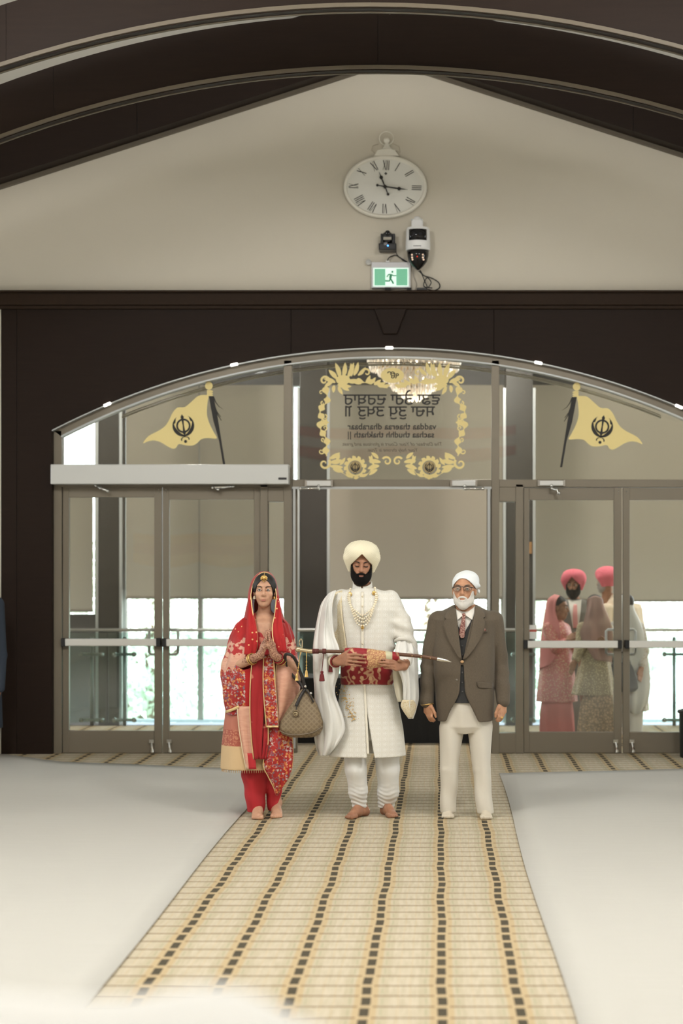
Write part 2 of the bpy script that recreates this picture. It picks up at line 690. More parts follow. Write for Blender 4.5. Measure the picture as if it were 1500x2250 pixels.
# cornice in three mouldings
cor = MB()
cor.prism([(HX0, ZC1 - .02), (HX1, ZC1 - .02), (HX1, ZC1), (HX0, ZC1)], YW - .10, YW)
cor.prism([(HX0, ZC1 - .13), (HX1, ZC1 - .13), (HX1, ZC1 - .02), (HX0, ZC1 - .02)], YW - .07, YW)
cor.prism([(HX0, ZC0), (HX1, ZC0), (HX1, ZC1 - .13), (HX0, ZC1 - .13)], YW - .045, YW)
struct(cor.build('trim_1', WOOD_TRIM, bevel=.006))
# straight gable rafter against the wall, with its pale lower edge
GA = 6.35
def gz(x): return GA - 0.322 * abs(x - HC)
xs = [HX0, HC, HX1]
raf = empty('rafter_gable', (HC, YW - .25, GA))
raf.name = 'trim_2'
struct(raf)
for s, (a, b) in enumerate(((HX0, px(310)), (px(310), HC), (HC, px(1385)), (px(1385), HX1))):
    MB().prism([(a + .002, gz(a)), (b - .002, gz(b)), (b - .002, gz(b) + .62), (a + .002, gz(a) + .62)], YW - .24, YW - .02).build('rafter_board', WOOD, raf)
MB().strip([(x, gz(x)) for x in xs], [(x, gz(x) - .035) for x in xs], YW - .05, YW - .002).build('edge_strip', RIB_TRIM, raf)

# ---- curved ribs
def rib(name, Y, zpk, depth, k, label_n):
    r = empty(name, (HC, Y, zpk))
    struct(r)
    N = 60
    X = [HX0 + (HX1 - HX0) * i / N for i in range(N + 1)]
    def bz(x): return zpk - k * (x - HC) ** 2
    cuts = [HX0, HC - 2.35, HC, HC + 2.35, HX1]
    for a, b in zip(cuts[:-1], cuts[1:]):
        xx = [a + .001 + (b - a - .002) * i / 16 for i in range(17)]
        MB().strip([(x, bz(x) + depth) for x in xx], [(x, bz(x)) for x in xx], Y, Y + .09).build('rib_board', WOOD, r, angle=40)
    MB().strip([(x, bz(x) + .026) for x in X], [(x, bz(x)) for x in X], Y - .02, Y - .001).build('edge_moulding', RIB_TRIM, r, angle=40)
    MB().strip([(x, bz(x) - .001) for x in X], [(x, bz(x) - .006) for x in X], Y + .0, Y + .09).build('soffit_strip', WOOD, r, angle=40)
    MB().strip([(x, bz(x) - .006) for x in X], [(x, bz(x) - .012) for x in X], Y + .07, Y + .09).build('bead', RIB_TRIM, r, angle=40)
    return r
Y2 = 13.2
Z2 = CH + (CY - 152) * Y2 / FPX
K2 = 2.22e-4 * FPX / Y2
rib('trim_3', Y2, Z2, 0.395, K2, 1)
Y1 = 11.75
Z1 = CH + (CY - 16) * Y1 / FPX
rib('trim_4', Y1, Z1, 0.40, 2.0e-4 * FPX / Y1, 2)

# ---- white cotton sheets on the carpet either side of the aisle
def gy(y): return FPX * CH / (y - CY)
def floor_sheet(name, label, xin, xout, far, seed):
    random.seed(seed)
    R = []
    ny, nx = 90, 40
    for i in range(ny + 1):
        t = i / ny
        row = []
        for j in range(nx + 1):
            s = j / nx
            X = xin + (xout - xin) * s
            yf = far(X)
            y = -6.5 + (yf + 6.5) * t
            w = 0.012 * math.sin(y * 0.9 + seed) if j == 0 else 0.0
            z = 0.010 + 0.0035 * math.sin(y * 5.2 + 0.7 * math.sin(X * 1.3)) * (0.5 + 0.5 * math.sin(y * .8 + X)) * min(1, s * 6)
            row.append((X + w, y, z))
        R.append(row)
    o = MB().grid(R).build(name, SHEET, smooth=True, thick=0.006)
    tag(o, label, 'floor sheet', 'white floor sheets')
    return o
def far_l(X):
    if X > -3.3:
        return 15.18 + (X + 1.3) * -0.33 + 0.02 * math.sin(X * 4)
    return min(16.55, 15.84 + (-3.3 - X) * 1.1)
def far_r(X): return 14.9 + (X - .49) * 0.27 + 0.02 * math.sin(X * 3)
floor_sheet('floor_sheet', 'white cotton floor sheet spread left of the carpet aisle', -1.337, HX0 + .1, far_l, 1)
floor_sheet('floor_sheet', 'white cotton floor sheet spread right of the carpet aisle', 0.488, HX1 - .1, far_r, 2)
# ------------------------------------------------------------------ entrance screen
F0, F1 = YW + 0.05, YW + 0.17        # frame depth
GY = YW + 0.11                        # glass plane
# fixed frame
frame = struct(empty('window_11', (AX, GY, 0)))
fb = MB()
FT = 0.085
fin = arc(AR - FT, XL + .075, XR - .075, 48)
fout = [(XL + (XR - XL) * i / 48, z) for i, (x, z) in enumerate(arc(AR, XL, XR, 48))]
fb.strip(fout, fin, F0, F1).build('arch_frame', ALU, frame, angle=30)
MB().strip(fout, [(x, z - .011) for x, z in fout], YW - .02, F0).build('arch_edge', ALU_L, frame, angle=30)
MB().strip([(x, z + .010) for x, z in fin], [(x, z - .002) for x, z in fin], F0 - .03, F0).build('arch_edge', ALU_L, frame, angle=30)
for a, b, zt in ((115, 133, top[0][1]), (622, 640, pz(790)), (1080, 1097, pz(790)), (1583, 1601, top[-1][1])):
    MB().box(px(a), px(b), F0, F1, 0, zt).build('mullion', ALU, frame, bevel=.004)
for a, b in ((570, 587), (1133, 1150)):
    MB().box(px(a), px(b), F0, F1, 0, pz(1063)).build('mullion', ALU, frame, bevel=.004)
TB0, TB1 = pz(1070), pz(1053)
for a, b in ((133, 622), (640, 1080), (1097, 1583)):
    MB().box(px(a), px(b), F0, F1, TB0, TB1).build('transom_bar', ALU, frame, bevel=.004)
MB().box(px(640), px(1080), F0 - .02, F0, pz(1074), pz(1069)).build('stop_bead', ALU_L, frame)
for a, b in ((643, 648), (1071, 1077)):
    MB().box(px(a), px(b), F0 - .02, F0 - .001, pz(1645), pz(1074)).build('jamb_strip', ALU_L, frame)
# sidelights
for a, b in ((587, 622), (1097, 1133)):
    MB().box(px(a), px(b), F0, F1, pz(1656), pz(1612)).build('sill_panel', ALU, frame, bevel=.004)
    MB().box(px(a), px(b), F0, F1, pz(1102), pz(1070)).build('head_panel', ALU, frame, bevel=.004)
    MB().box(px(a), px(b), GY - .005, GY + .005, pz(1612), pz(1102)).build('pane', GLASS, frame)
# transom panes
for a, b in ((133, 622), (640, 1080), (1097, 1583)):
    t = [(x, z) for x, z in arc(AR - FT, px(a), px(b), 24)]
    MB().prism([(px(a), TB1)] + [(x, z) for x, z in t] + [(px(b), TB1)], GY - .005, GY + .005).build('pane', GLASS, frame)
# bead fringe hung behind the arch
fr = MB()
for i in range(360):
    x = XL + .6 + (XR - XL - 1.2) * i / 359
    z = AZ + math.sqrt((AR - FT - .03) ** 2 - (x - AX) ** 2)
    fr.ball((x, F1 + .08, z - .012), .011, 5, 4)
    fr.ball((x, F1 + .08, z + .008), .008, 5, 4)
ob = fr.build('bead_fringe', mat('pale_beads', (190, 180, 160), .35), frame)
ob['kind'] = 'stuff'
# glints of reflected spot lights, modelled as small glowing pieces on the arch edge
for i, x in enumerate((237, 515, 855, 1182, 1490)):
    X = px(x)
    z = AZ + math.sqrt(AR ** 2 - (X - AX) ** 2)
    sl = -(X - AX) / (z - AZ)
    c = Vector((X, YW - .03, z - .005))
    d = Vector((1, 0, sl)).normalized() * .035
    o = MB().tube([c - d, c - d * .9, c + d * .9, c + d], [.006, .013, .013, .006], 8).build(
        'arch_glint', mat('arch_glint_glow', (255, 250, 240), .4, emit=(255, 250, 240), estr=4.0))
    tag(o, ['small glowing glint at the low left end of the door arch', 'small glowing glint on the arch between flag and left mullion',
            'small glowing glint at the crown of the door arch', 'small glowing glint on the arch above the right flag pole',
            'small glowing glint on the arch at the right picture edge'][i], 'light', 'glints along the door arch')

# automatic operator box
op = MB().box(px(117), px(636), YW - .12, F0 + .01, pz(1065), pz(1022)).build('door_operator', mat('operator_grey', (205, 206, 203), .4, .2), bevel=.006)
op.location.y += 0
tag(op, 'long pale grey automatic operator box above the left doors', 'door operator')
tg = MB().box(px(614), px(632), YW - .125, YW - .119, pz(1055.5), pz(1051)).build('badge', BLACKP, op)

def door(idx, x0, x1, g0, g1, gt, gb, bar, handle_x, stop_x, hinge, ang=0.0, ztop=1066):
    """one glazed door leaf drawn in place; handle and stop given in wall pixels"""
    hx = px(x0 if hinge == 'l' else x1)
    e = struct(empty('door_%d' % idx, (hx, GY, 0)))
    D0, D1 = YW + .07, YW + .125
    def q(mb, name, m, **k):
        return mb.build(name, m, e, **k)
    zt, zb = pz(ztop), pz(1656)
    q(MB().box(px(x0), px(g0), D0, D1, zb, zt), 'stile', ALU, bevel=.004)
    q(MB().box(px(g1), px(x1), D0, D1, zb, zt), 'stile', ALU, bevel=.004)
    q(MB().box(px(g0), px(g1), D0, D1, pz(gt), zt), 'top_rail', ALU, bevel=.003)
    q(MB().box(px(g0), px(g1), D0, D1, zb, pz(gb)), 'bottom_rail', ALU, bevel=.003)
    q(MB().box(px(g0), px(g1), GY - .004, GY + .004, pz(gb), pz(gt)), 'pane', GLASS)
    if bar:
        b0, b1, by = bar
        pb = q(MB().box(px(b0 + 8), px(b1 - 8), D0 - .075, D0 - .03, pz(by + 8), pz(by - 8)), 'push_bar', mat('push_bar_white', (222, 221, 216), .35, .1), bevel=.008)
        for s in (b0, b1 - 9):
            MB().box(px(s), px(s + 9), D0 - .08, D0, pz(by + 9), pz(by - 9)).build('bar_bracket', RUBBER, e, bevel=.004)
    if handle_x:
        hxp, dirn = handle_x
        zz = [(0, .115), (1, .115), (1, -.115), (0, -.115)]
        pts = []
        X0, X1 = px(hxp), px(hxp + dirn * 17)
        zc = pz(1412)
        Yh = D1 + .05
        path = [(X0, D1, zc + .115), (X0, Yh, zc + .115), (X0 + (X1 - X0) * .75, Yh, zc + .115), (X1, Yh, zc + .10), (X1, Yh, zc - .10),
                (X0 + (X1 - X0) * .75, Yh, zc - .115), (X0, Yh, zc - .115), (X0, D1, zc - .115)]
        q(MB().tube(path, .0125, 10), 'pull_handle', WHITEP, smooth=True)
    if stop_x:
        X = px(stop_x)
        s = MB().box(X - .022, X + .022, D0 - .03, D0, pz(1634), pz(1626))
        s.tube([(X, D0 - .025, pz(1632)), (X + .008, D0 - .045, pz(1643)), (X + .012, D0 - .05, pz(1650))], .010, 8)
        s.lathe([(.018, 0), (.014, .025)], (X + .012, D0 - .05, pz(1653.5)), 10)
        q(s, 'door_stop', CHROME)
    if bar:
        xe = x1 - 7 if hinge == 'l' else x0 + 7
        for yy in (ztop + 8, ztop + 14):
            MB().ball((px(xe), D0 - .001, pz(yy)), .006, 8, 6).build('pivot_screw', CHROME, e)
    if ang:
        e.rotation_euler.z = math.radians(ang)
    return e

door(1, 134, 353, 148, 336, 1092, 1607, (134, 352, 1411.5), (338, -1), 331, 'l', ztop=1067)
door(2, 355, 570, 369, 556, 1097, 1607, (356, 573, 1412), (368, 1), 370, 'r', ztop=1067)
door(3, 1151, 1367, 1163, 1350, 1098, 1610, (1150, 1366, 1416), (1352, -1), 1353, 'l', ztop=1071)
door(4, 1370, 1582, 1385, 1570, 1098, 1610, (1373, 1583, 1416), (1383, 1), 1389, 'r', ztop=1071)
# the middle pair stands open into the foyer
door(5, 642, 859, 656, 845, 1098, 1610, None, None, None, 'l', ang=95, ztop=1073)
door(6, 861, 1079, 875, 1064, 1098, 1610, None, None, None, 'r', ang=-92, ztop=1073)
# hinge pivots (pairs of dots) at door heads
for nm, xx in (('left', (343, 361)), ('right', (1361, 1377))):
    pass

# door closers
def closer(x0, x1, y0, y1, arm, label):
    e = empty('door_closer', (px((x0 + x1) / 2), YW + .03, pz(y1)))
    tag(e, label, 'door closer', 'door closers above the glass doors')
    if y0:
        MB().box(px(x0 + 3), px(x1 - 3), YW - .01, YW + .06, pz(y1), pz(y0)).build('closer_body', mat('closer_white', (225, 225, 222), .4), e, bevel=.006)
        MB().box(px(x0), px(x0 + 4), YW - .013, YW + .06, pz(y1 + 1), pz(y0 - 1)).build('end_cap', CHROME, e)
        MB().box(px(x1 - 4), px(x1), YW - .013, YW + .06, pz(y1 + 1), pz(y0 - 1)).build('end_cap', CHROME, e)
    a = MB()
    P = [Vector((px(u), YW - .005 - .02 * i, pz(v))) for i, (u, v) in enumerate(arm)]
    a.tube(P, .012, 8)
    for p in P:
        a.ball(p, .017, 8, 6)
    a.build('closer_arm', CHROME, e, smooth=True)
closer(670, 731, 1056, 1068, [(700, 1068), (700, 1073), (660, 1074)], 'door closer with silver arm left of the glass lettering foot')
closer(989, 1048, 1056, 1068, [(1021, 1068), (1021, 1074), (1060, 1074)], 'door closer with silver arm right of the glass lettering foot')
closer(1181, 1241, 1056, 1067, [(1211, 1067), (1212, 1074), (1222, 1077), (1226, 1084)], 'door closer with silver arm under the right flag pole')
closer(207, 240, 0, 1066, [(211, 1067), (222, 1073), (238, 1079)], 'short bent silver closer arm on the leftmost glass door')
closer(460, 515, 0, 1066, [(512, 1069), (468, 1072), (480, 1076)], 'long silver closer arm under the operator box above the woman')

# ------------------------------------------------------------------ foyer behind the doors
YF = 19.8
LW = mat('foyer_wall', (196, 190, 174), .85)
DARKCOL = mat('dark_column', (46, 42, 37), .5, var=.1)
BLIND = NT('roller_blind', rough=.9, spec=.1)
_co = BLIND.coord()
_n = BLIND.noise(BLIND.mapping(_co, (300, 1, 300)), 1.0, 2)
_b = BLIND
_c = _b.mix(_n, (160, 152, 138), (176, 168, 154))
BLIND = _b.color(_c)
_tl = _b.node('ShaderNodeBsdfTranslucent')
_b.link(_c, _tl.inputs[0])
_ms = _b.node('ShaderNodeMixShader')
_ms.inputs[0].default_value = .38
_b.link(_b.p.outputs[0], _ms.inputs[1])
_b.link(_tl.outputs[0], _ms.inputs[2])
_b.link(_ms.outputs[0], _b.t.nodes['Material Output'].inputs[0])
struct(MB().box(-7.5, 6.6, 18.9, YB + 3.0, -3.2, -3.0).build('floor_stairwell', mat('lower_floor', (120, 116, 108), .7)))
struct(MB().box(-7.5, 6.6, 18.9, YF + .1, -.3, 0).build('floor_foyer', CARPET))
struct(MB().box(-7.5, 6.6, YW + .3, YB + .2, 4.25, 4.4).build('ceiling_foyer', mat('foyer_ceiling', (92, 84, 74), .8)))
struct(MB().box(-7.6, -7.5, YW + .3, YB, -3, 4.3).build('wall_foyer_left', LW))
struct(MB().box(6.5, 6.6, YW + .3, YB, -3, 4.3).build('wall_foyer_right', LW))
def bx(x): return (x - CX) * YB / FPX
def bz(y): return CH - (y - CY) * YB / FPX
# outer wall: dark band above the windows, wall below the sill
ow = MB()
ow.box(-7.5, 6.6, YB, YB + .2, bz(848), 4.3)
ow.box(-7.5, 6.6, YB, YB + .2, -3.0, bz(1590))
ow.box(-7.5, bx(110), YB, YB + .2, bz(1590), bz(848))
ow.box(bx(208), bx(268), YB, YB + .2, bz(1590), bz(848))
ow.box(bx(100), bx(210), YB, YB + .2, bz(1590), bz(1350))
struct(ow.build('wall_window_side', DARKCOL))
win = struct(empty('window_12', (bx(860), YB, bz(1590))))
wf = []
for x in (272, 440, 640, 1105, 1600, 1765):
    MB().box(bx(x - 5), bx(x + 5), YB - .04, YB + .12, bz(1590), bz(848)).build('mullion', mat('window_frame_grey', (128, 124, 116), .5), win)
MB().box(bx(268), 6.4, YB - .05, YB + .12, bz(1592), bz(1581)).build('window_sill', mat('sill_blue_grey', (165, 178, 190), .4), win)
MB().box(bx(268), 6.4, YB - .04, YB + .1, bz(1414), bz(1408)).build('transom_bar', MATS['window_frame_grey'], win)
xs_ = (272, 440, 640, 1105, 1600, 1765)
for a, b in zip(xs_[:-1], xs_[1:]):
    MB().box(bx(a + 5), bx(b - 5), YB + .03, YB + .04, bz(1581), bz(848)).build('pane', GLASS_WIN, win)
MB().box(bx(110), bx(208), YB + .03, YB + .04, bz(1350), bz(848)).build('pane', GLASS_WIN, win)
# roller blinds
blinds = [(110, 208, 1345, 1030, 'short pale roller blind behind the leftmost door pane'),
          (280, 438, 1316, 848, 'roller blind with mullions behind the left pair of doors'),
          (442, 640, 1316, 848, 'roller blind behind the woman and left mullion'),
          (716, 1103, 1317, 848, 'wide roller blind filling the open middle doorway'),
          (1107, 1288, 1320, 848, 'roller blind behind the pink turbaned man'),
          (1288, 1598, 1322, 848, 'roller blind at the right picture edge')]
for a, b, yb, yt, lab in blinds:
    e = empty('roller_blind', (bx((a + b) / 2), YB - .1, bz(yb)))
    tag(e, lab, 'blind', 'roller blinds on the foyer windows')
    dyb = -.004 if a == 1288 else 0
    MB().box(bx(a), bx(b), YB - .105 + dyb, YB - .10 + dyb, bz(yb - 3), bz(yt)).build('blind_cloth', BLIND, e)
    if yt > 900:
        for xg in (a + 3, b - 3):
            MB().tube([(bx(xg), YB - .1025, bz(yt + 4)), (bx(xg), YB - .1025, bz(842))], .006, 6).build('guide_cord', STEEL, e)
        MB().box(bx(a), bx(b), YB - .12, YB + .01, bz(846), bz(836)).build('head_rail', ALU_L, e)
    MB().box(bx(a), bx(b), YB - .115, YB - .09, bz(yb), bz(yb - 4)).build('hem_bar', mat('hem_bar', (110, 104, 94), .5), e)
# columns
def column(x0, x1, Y, label):
    s = Y / FPX
    e = empty('column', ((x0 + x1) / 2 * s - CX * s, Y + .2, 0))
    struct(e)
    X0, X1 = (x0 - CX) * s, (x1 - CX) * s
    MB().box(X0 + .03, X1 - .03, Y, Y + .4, -3, 4.25).build('shaft', DARKCOL, e, bevel=.01)
    MB().box(X0, X0 + .03, Y - .01, Y + .03, 0, 3.72).build('edge_strip', ALU_L, e)
    MB().box(X1 - .03, X1, Y - .01, Y + .03, 0, 3.72).build('edge_strip', ALU_L, e)
    e['label'] = label
column(652, 724, 20.2, 'dark column left of the open doorway')
column(1105, 1176, 20.2, 'dark column right of the open doorway')
column(210, 268, 20.2, 'dark column behind the leftmost glass door')

# glass balustrade
rail = empty('glass_railing', ((620 - CX) * YF / FPX, YF, 0))
tag(rail, 'glass balustrade with steel posts in front of the foyer windows', 'railing')
def rx(x): return (x - CX) * YF / FPX
def rz(y): return CH - (y - CY) * YF / FPX
MB().tube([(rx(60), YF, rz(1384)), (rx(1800), YF, rz(1384))], .018, 10).build('handrail', STEEL, rail, smooth=True)
posts = (200, 272, 660, 1150, 1482, 1640)
for x in posts:
    MB().tube([(rx(x), YF + .05, -.02), (rx(x), YF + .05, rz(1400))], .02, 10).build('post', STEEL, rail, smooth=True)
    for yy in (1438, 1582):
        MB().tube([(rx(x) - .10, YF + .03, rz(yy)), (rx(x) + .10, YF + .03, rz(yy))], [.016, .016], 8).build('clamp', STEEL, rail)
        for s in (-1, 1):
            MB().ball((rx(x) + s * .11, YF + .02, rz(yy)), .028, 10, 7).build('clamp_button', CHROME, rail, smooth=True)
ps = [60] + list(posts) + [1800]
pane_x = [60, 236, 371, 565, 782, 1028, 1316, 1561, 1800]
for a, b in zip(pane_x[:-1], pane_x[1:]):
    MB().box(rx(a) + .01, rx(b) - .01, YF - .012, YF, .04, rz(1390)).build('glass_pane', GLASS_RAIL, rail)

# black draped table in the doorway
tb = empty('draped_table', ((850 - CX) * 17.9 / FPX, 17.9, 0))
tag(tb, 'low table under a black floor length cloth behind the groom', 'table')
s = 17.7 / FPX
X0, X1 = (648 - CX) * s, (1062 - CX) * s
MB().box(X0 + .02, X1 - .02, 17.78, 18.55, .60, .63).build('table_top', mat('table_board', (90, 80, 70), .6), tb)
rows = []
for zi, z in enumerate((.001, .2, .4, .62, .636)):
    row = []
    N = 160
    per = []
    w_, d_ = X1 - X0, .83
    for k in range(N):
        t = k / N * 2 * (w_ + d_)
        if t < w_:
            p = (X0 + t, 17.74)
            nrm = (0, -1)
        elif t < w_ + d_:
            p = (X1, 17.74 + t - w_)
            nrm = (1, 0)
        elif t < 2 * w_ + d_:
            p = (X1 - (t - w_ - d_), 17.74 + d_)
            nrm = (0, 1)
        else:
            p = (X0, 17.74 + d_ - (t - 2 * w_ - d_))
            nrm = (-1, 0)
        a = .012 * math.sin(k * .9) * (1 - z / .65)
        row.append((p[0] + nrm[0] * a, p[1] + nrm[1] * a, z))
    rows.append(row)
m = MB().grid(rows, closed_u=True)
m.add([rows[-1][k] for k in range(160)], [tuple(range(160))])
m.build('table_cloth', mat('black_cloth', (26, 25, 24), .9), tb, smooth=False)

# chandelier
ch = Vector(((910 - CX) * 18.5 / FPX, 18.5, 3.9))
ce = empty('chandelier', ch)
tag(ce, 'tiered crystal chandelier glowing behind the arch glass', 'chandelier')
CRY = mat('crystal', (250, 240, 228), .12, spec=.9, emit=(255, 236, 214), estr=.16)
BULB = mat('bulb_glow', (255, 245, 225), .4, emit=(255, 240, 214), estr=5)
MB().tube([ch + Vector((0, 0, .1)), ch + Vector((0, 0, .36))], .02, 8).build('rod', GOLD, ce)
tiers = [(.47, -.02, 46), (.46, -.09, 46), (.44, -.15, 44), (.36, -.20, 36), (.31, -.25, 32), (.25, -.30, 26), (.22, -.345, 24), (.16, -.385, 18), (.12, -.42, 14), (.06, -.455, 8)]
for i, (r, dz, cnt) in enumerate(tiers):
    tr = MB()
    for k in range(cnt):
        a = 2 * math.pi * (k + .5 * (i % 2)) / cnt
        c = ch + Vector((r * math.cos(a), r * math.sin(a), dz))
        tr.lathe([(.004, .045), (.020, .02), (.023, 0), (.012, -.03), (.002, -.045)], c, 6)
    tr.build('crystal_tier', CRY, ce)
    if i % 3 == 0:
        MB().lathe([(r + .01, .03), (r + .015, .045), (r, .05)], ch + Vector((0, 0, dz)), 40).build('tier_ring', GOLD, ce)
random.seed(4)
for i, (r, dz, cnt) in enumerate(((.40, -.05, 14), (.30, -.15, 10), (.16, -.28, 6))):
    for k in range(cnt):
        a = 2 * math.pi * k / cnt + .2
        MB().ball(ch + Vector((r * math.cos(a), r * math.sin(a), dz)), .022, 8, 6).build('bulb', BULB, ce)
cl = bpy.data.lights.new('chandelier_light', 'POINT')
cl.energy = 25
cl.color = (1, .88, .72)
cl.shadow_soft_size = .3
clo = bpy.data.objects.new('chandelier_light', cl)
clo.location = ch + Vector((0, 0, -.6))
COL.objects.link(clo)

# flush downlights added in the foyer ceiling to brighten blinds and guests
for i, x in enumerate((-5.2, -2.6, .4, 3.0)):
    e = empty('fill_downlight', (x, 18.9, 4.25))
    tag(e, 'added round flush downlight number %s from the left in the foyer ceiling' % ('one', 'two', 'three', 'four')[i], 'lamp', 'added foyer downlights')
    MB().lathe([(.16, -.03), (.17, -.02), (.17, 0)], (x, 18.9, 4.25), 24).build('trim_ring', WHITEP, e)
    MB().lathe([(.14, -.034), (.14, -.03)], (x, 18.9, 4.25), 24).build('lens', mat('fill_downlight_lens', (255, 248, 236), .6, emit=(255, 246, 232), estr=4), e)
    d = bpy.data.lights.new('foyer_fill_light', 'POINT')
    d.energy = 185
    d.color = (1, .95, .87)
    d.shadow_soft_size = .14
    o = bpy.data.objects.new('foyer_fill_light', d)
    o.location = (x, 18.9, 4.02)
    COL.objects.link(o)

# ------------------------------------------------------------------ trees outside
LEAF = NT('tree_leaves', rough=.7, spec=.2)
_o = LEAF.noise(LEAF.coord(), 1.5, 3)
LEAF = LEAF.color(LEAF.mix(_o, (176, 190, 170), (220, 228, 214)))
struct(MB().box(-40, 40, YB + .4, 70, -3.4, -3.2).build('ground_outside', mat('paving_outside', (214, 214, 208), .9)))
rng = np.random.default_rng(7)
def tree(loc, h, r, label, seed):
    rg = np.random.default_rng(seed)
    e = empty('tree', loc)
    tag(e, label, 'tree', 'trees outside the foyer windows')
    L = Vector(loc)
    m = MB()
    m.tube([L, L + Vector((.05, 0, h * .3)), L + Vector((-.05, .1, h * .6)), L + Vector((0, 0, h * .85))], [.16, .13, .09, .04], 8)
    for k in range(7):
        a = rg.uniform(0, 6.28)
        z = rg.uniform(.35, .7) * h
        m.tube([L + Vector((0, 0, z)), L + Vector((math.cos(a) * r * .5, math.sin(a) * r * .5, z + .6))], [.05, .02], 6)
    m.build('trunk', mat('bark', (92, 78, 64), .9), e)
    n = 6000
    u = rg.normal(size=(n, 3))
    u /= np.linalg.norm(u, axis=1)[:, None]
    rad = rg.uniform(.35, 1, n) ** .5
    lump = 1 + .22 * np.sin(u[:, 0] * 5 + seed) * np.cos(u[:, 2] * 6)
    P = u * (rad * lump)[:, None] * np.array([r, r, h * .38]) + np.array([L.x, L.y, L.z + h * .62])
    v, f = [], []
    for i in range(n):
        a = Vector(rg.normal(size=3)).normalized()
        b = a.orthogonal().normalized()
        c = Vector(P[i])
        sz = rg.uniform(.05, .11)
        o = len(v)
        v += [c - a * sz, c + b * sz * .5, c + a * sz, c - b * sz * .5]
        f += [(o, o + 1, o + 2, o + 3)]
    mb = MB().add(v, f)
    o = mb.build('foliage', LEAF, e)
    o['kind'] = 'stuff'
tr_l = ['tree crown filling the panes behind the woman', 'tree crown behind the leftmost door pair', 'tree crown seen between groom and suited man',
        'tree crown behind the glass at the right doors', 'tree crown at the right picture edge', 'tree crown seen left of the groom behind the railing']
for i, (x, y, h, r) in enumerate(((-4.9, 31, 6.0, 1.75), (-9.0, 33, 6.2, 2.0), (-.2, 37, 6.6, 2.4), (2.6, 31, 6.8, 1.6), (6.6, 33, 7.0, 2.1), (-1.55, 31, 6.0, 1.3))):
    tree((x, y, -3.2), h, r, tr_l[i], 20 + i)
# ------------------------------------------------------------------ marks on the glass
def poly_px(pts, ox, oy, sc, mirror=None, dy=0):
    out = []
    for x, y in pts:
        X, Y = ox + x * sc, oy + y * sc
        if mirror is not None:
            X = mirror - X
        out.append((px(X), pz(Y + dy)))
    return out
def smooth_outline(pts, n=4):
    P = [Vector((x, 0, z)) for x, z in pts]
    m = len(P)
    out = []
    for i in range(m):
        p0, p1, p2, p3 = P[i - 1], P[i], P[(i + 1) % m], P[(i + 2) % m]
        for k in range(n):
            t = k / n
            q = 0.5 * ((2 * p1) + (p2 - p0) * t + (2 * p0 - 5 * p1 + 4 * p2 - p3) * t * t + (3 * p1 - p0 - 3 * p2 + p3) * t ** 3)
            out.append((q.x, q.z))
    return out
VG = GY - .005                         # hall face of the glass

def emblem(name, cx, cz, s, y0, y1, rot, m, parent):
    """ring, upright double edged blade and two curved blades"""
    mb = MB()
    c, sn = math.cos(rot), math.sin(rot)
    def T(p): return (cx + (p[0] * c - p[1] * sn) * s, cz + (p[0] * sn + p[1] * c) * s)
    def arcp(r, a0, a1, n, o=(0, .05)):
        return [(o[0] + r * math.cos(a0 + (a1 - a0) * i / n), o[1] + r * math.sin(a0 + (a1 - a0) * i / n)) for i in range(n + 1)]
    N = 28
    mb.strip([T(p) for p in arcp(.33, 0, 2 * math.pi, N)[:-1]], [T(p) for p in arcp(.25, 0, 2 * math.pi, N)[:-1]], y0, y1, closed=True)
    mb.prism([T(p) for p in [(0, .58), (.075, .46), (.05, .36), (.028, .05), (.05, -.18), (.085, -.26), (.03, -.36), (.025, -.48), (-.025, -.48), (-.03, -.36), (-.085, -.26), (-.05, -.18), (-.028, .05), (-.05, .36), (-.075, .46)]], y0 - .0005, y1)
    for sg in (-1, 1):
        O, I = [], []
        for i in range(21):
            u = i / 20
            a = math.radians(-100 + 158 * u)
            t = .03 + .13 * math.sin(math.pi * min(1, u * 1.25)) if u < .8 else .03 + .09 * (1 - u) / .2 * .9
            t *= (1 if u < .95 else .3)
            ro = .50
            O.append(T((sg * ro * math.cos(a), .05 + ro * math.sin(a))))
            I.append(T((sg * (ro - t) * math.cos(a), .05 + (ro - t) * math.sin(a))))
        mb.strip(O, I, y0, y1)
        mb.strip([T((sg * (.05 + .15 * math.sin(t)), -.58 + .12 * math.cos(t))) for t in [i * .25 for i in range(9)]],
                 [T((sg * (.05 + .10 * math.sin(t)), -.58 + .09 * math.cos(t))) for t in [i * .25 for i in range(9)]], y0, y1)
    mb.prism([T((.07 * math.cos(i * .5236), -.68 + .07 * math.sin(i * .5236))) for i in range(12)], y0, y1)
    return mb.build(name, m, parent)

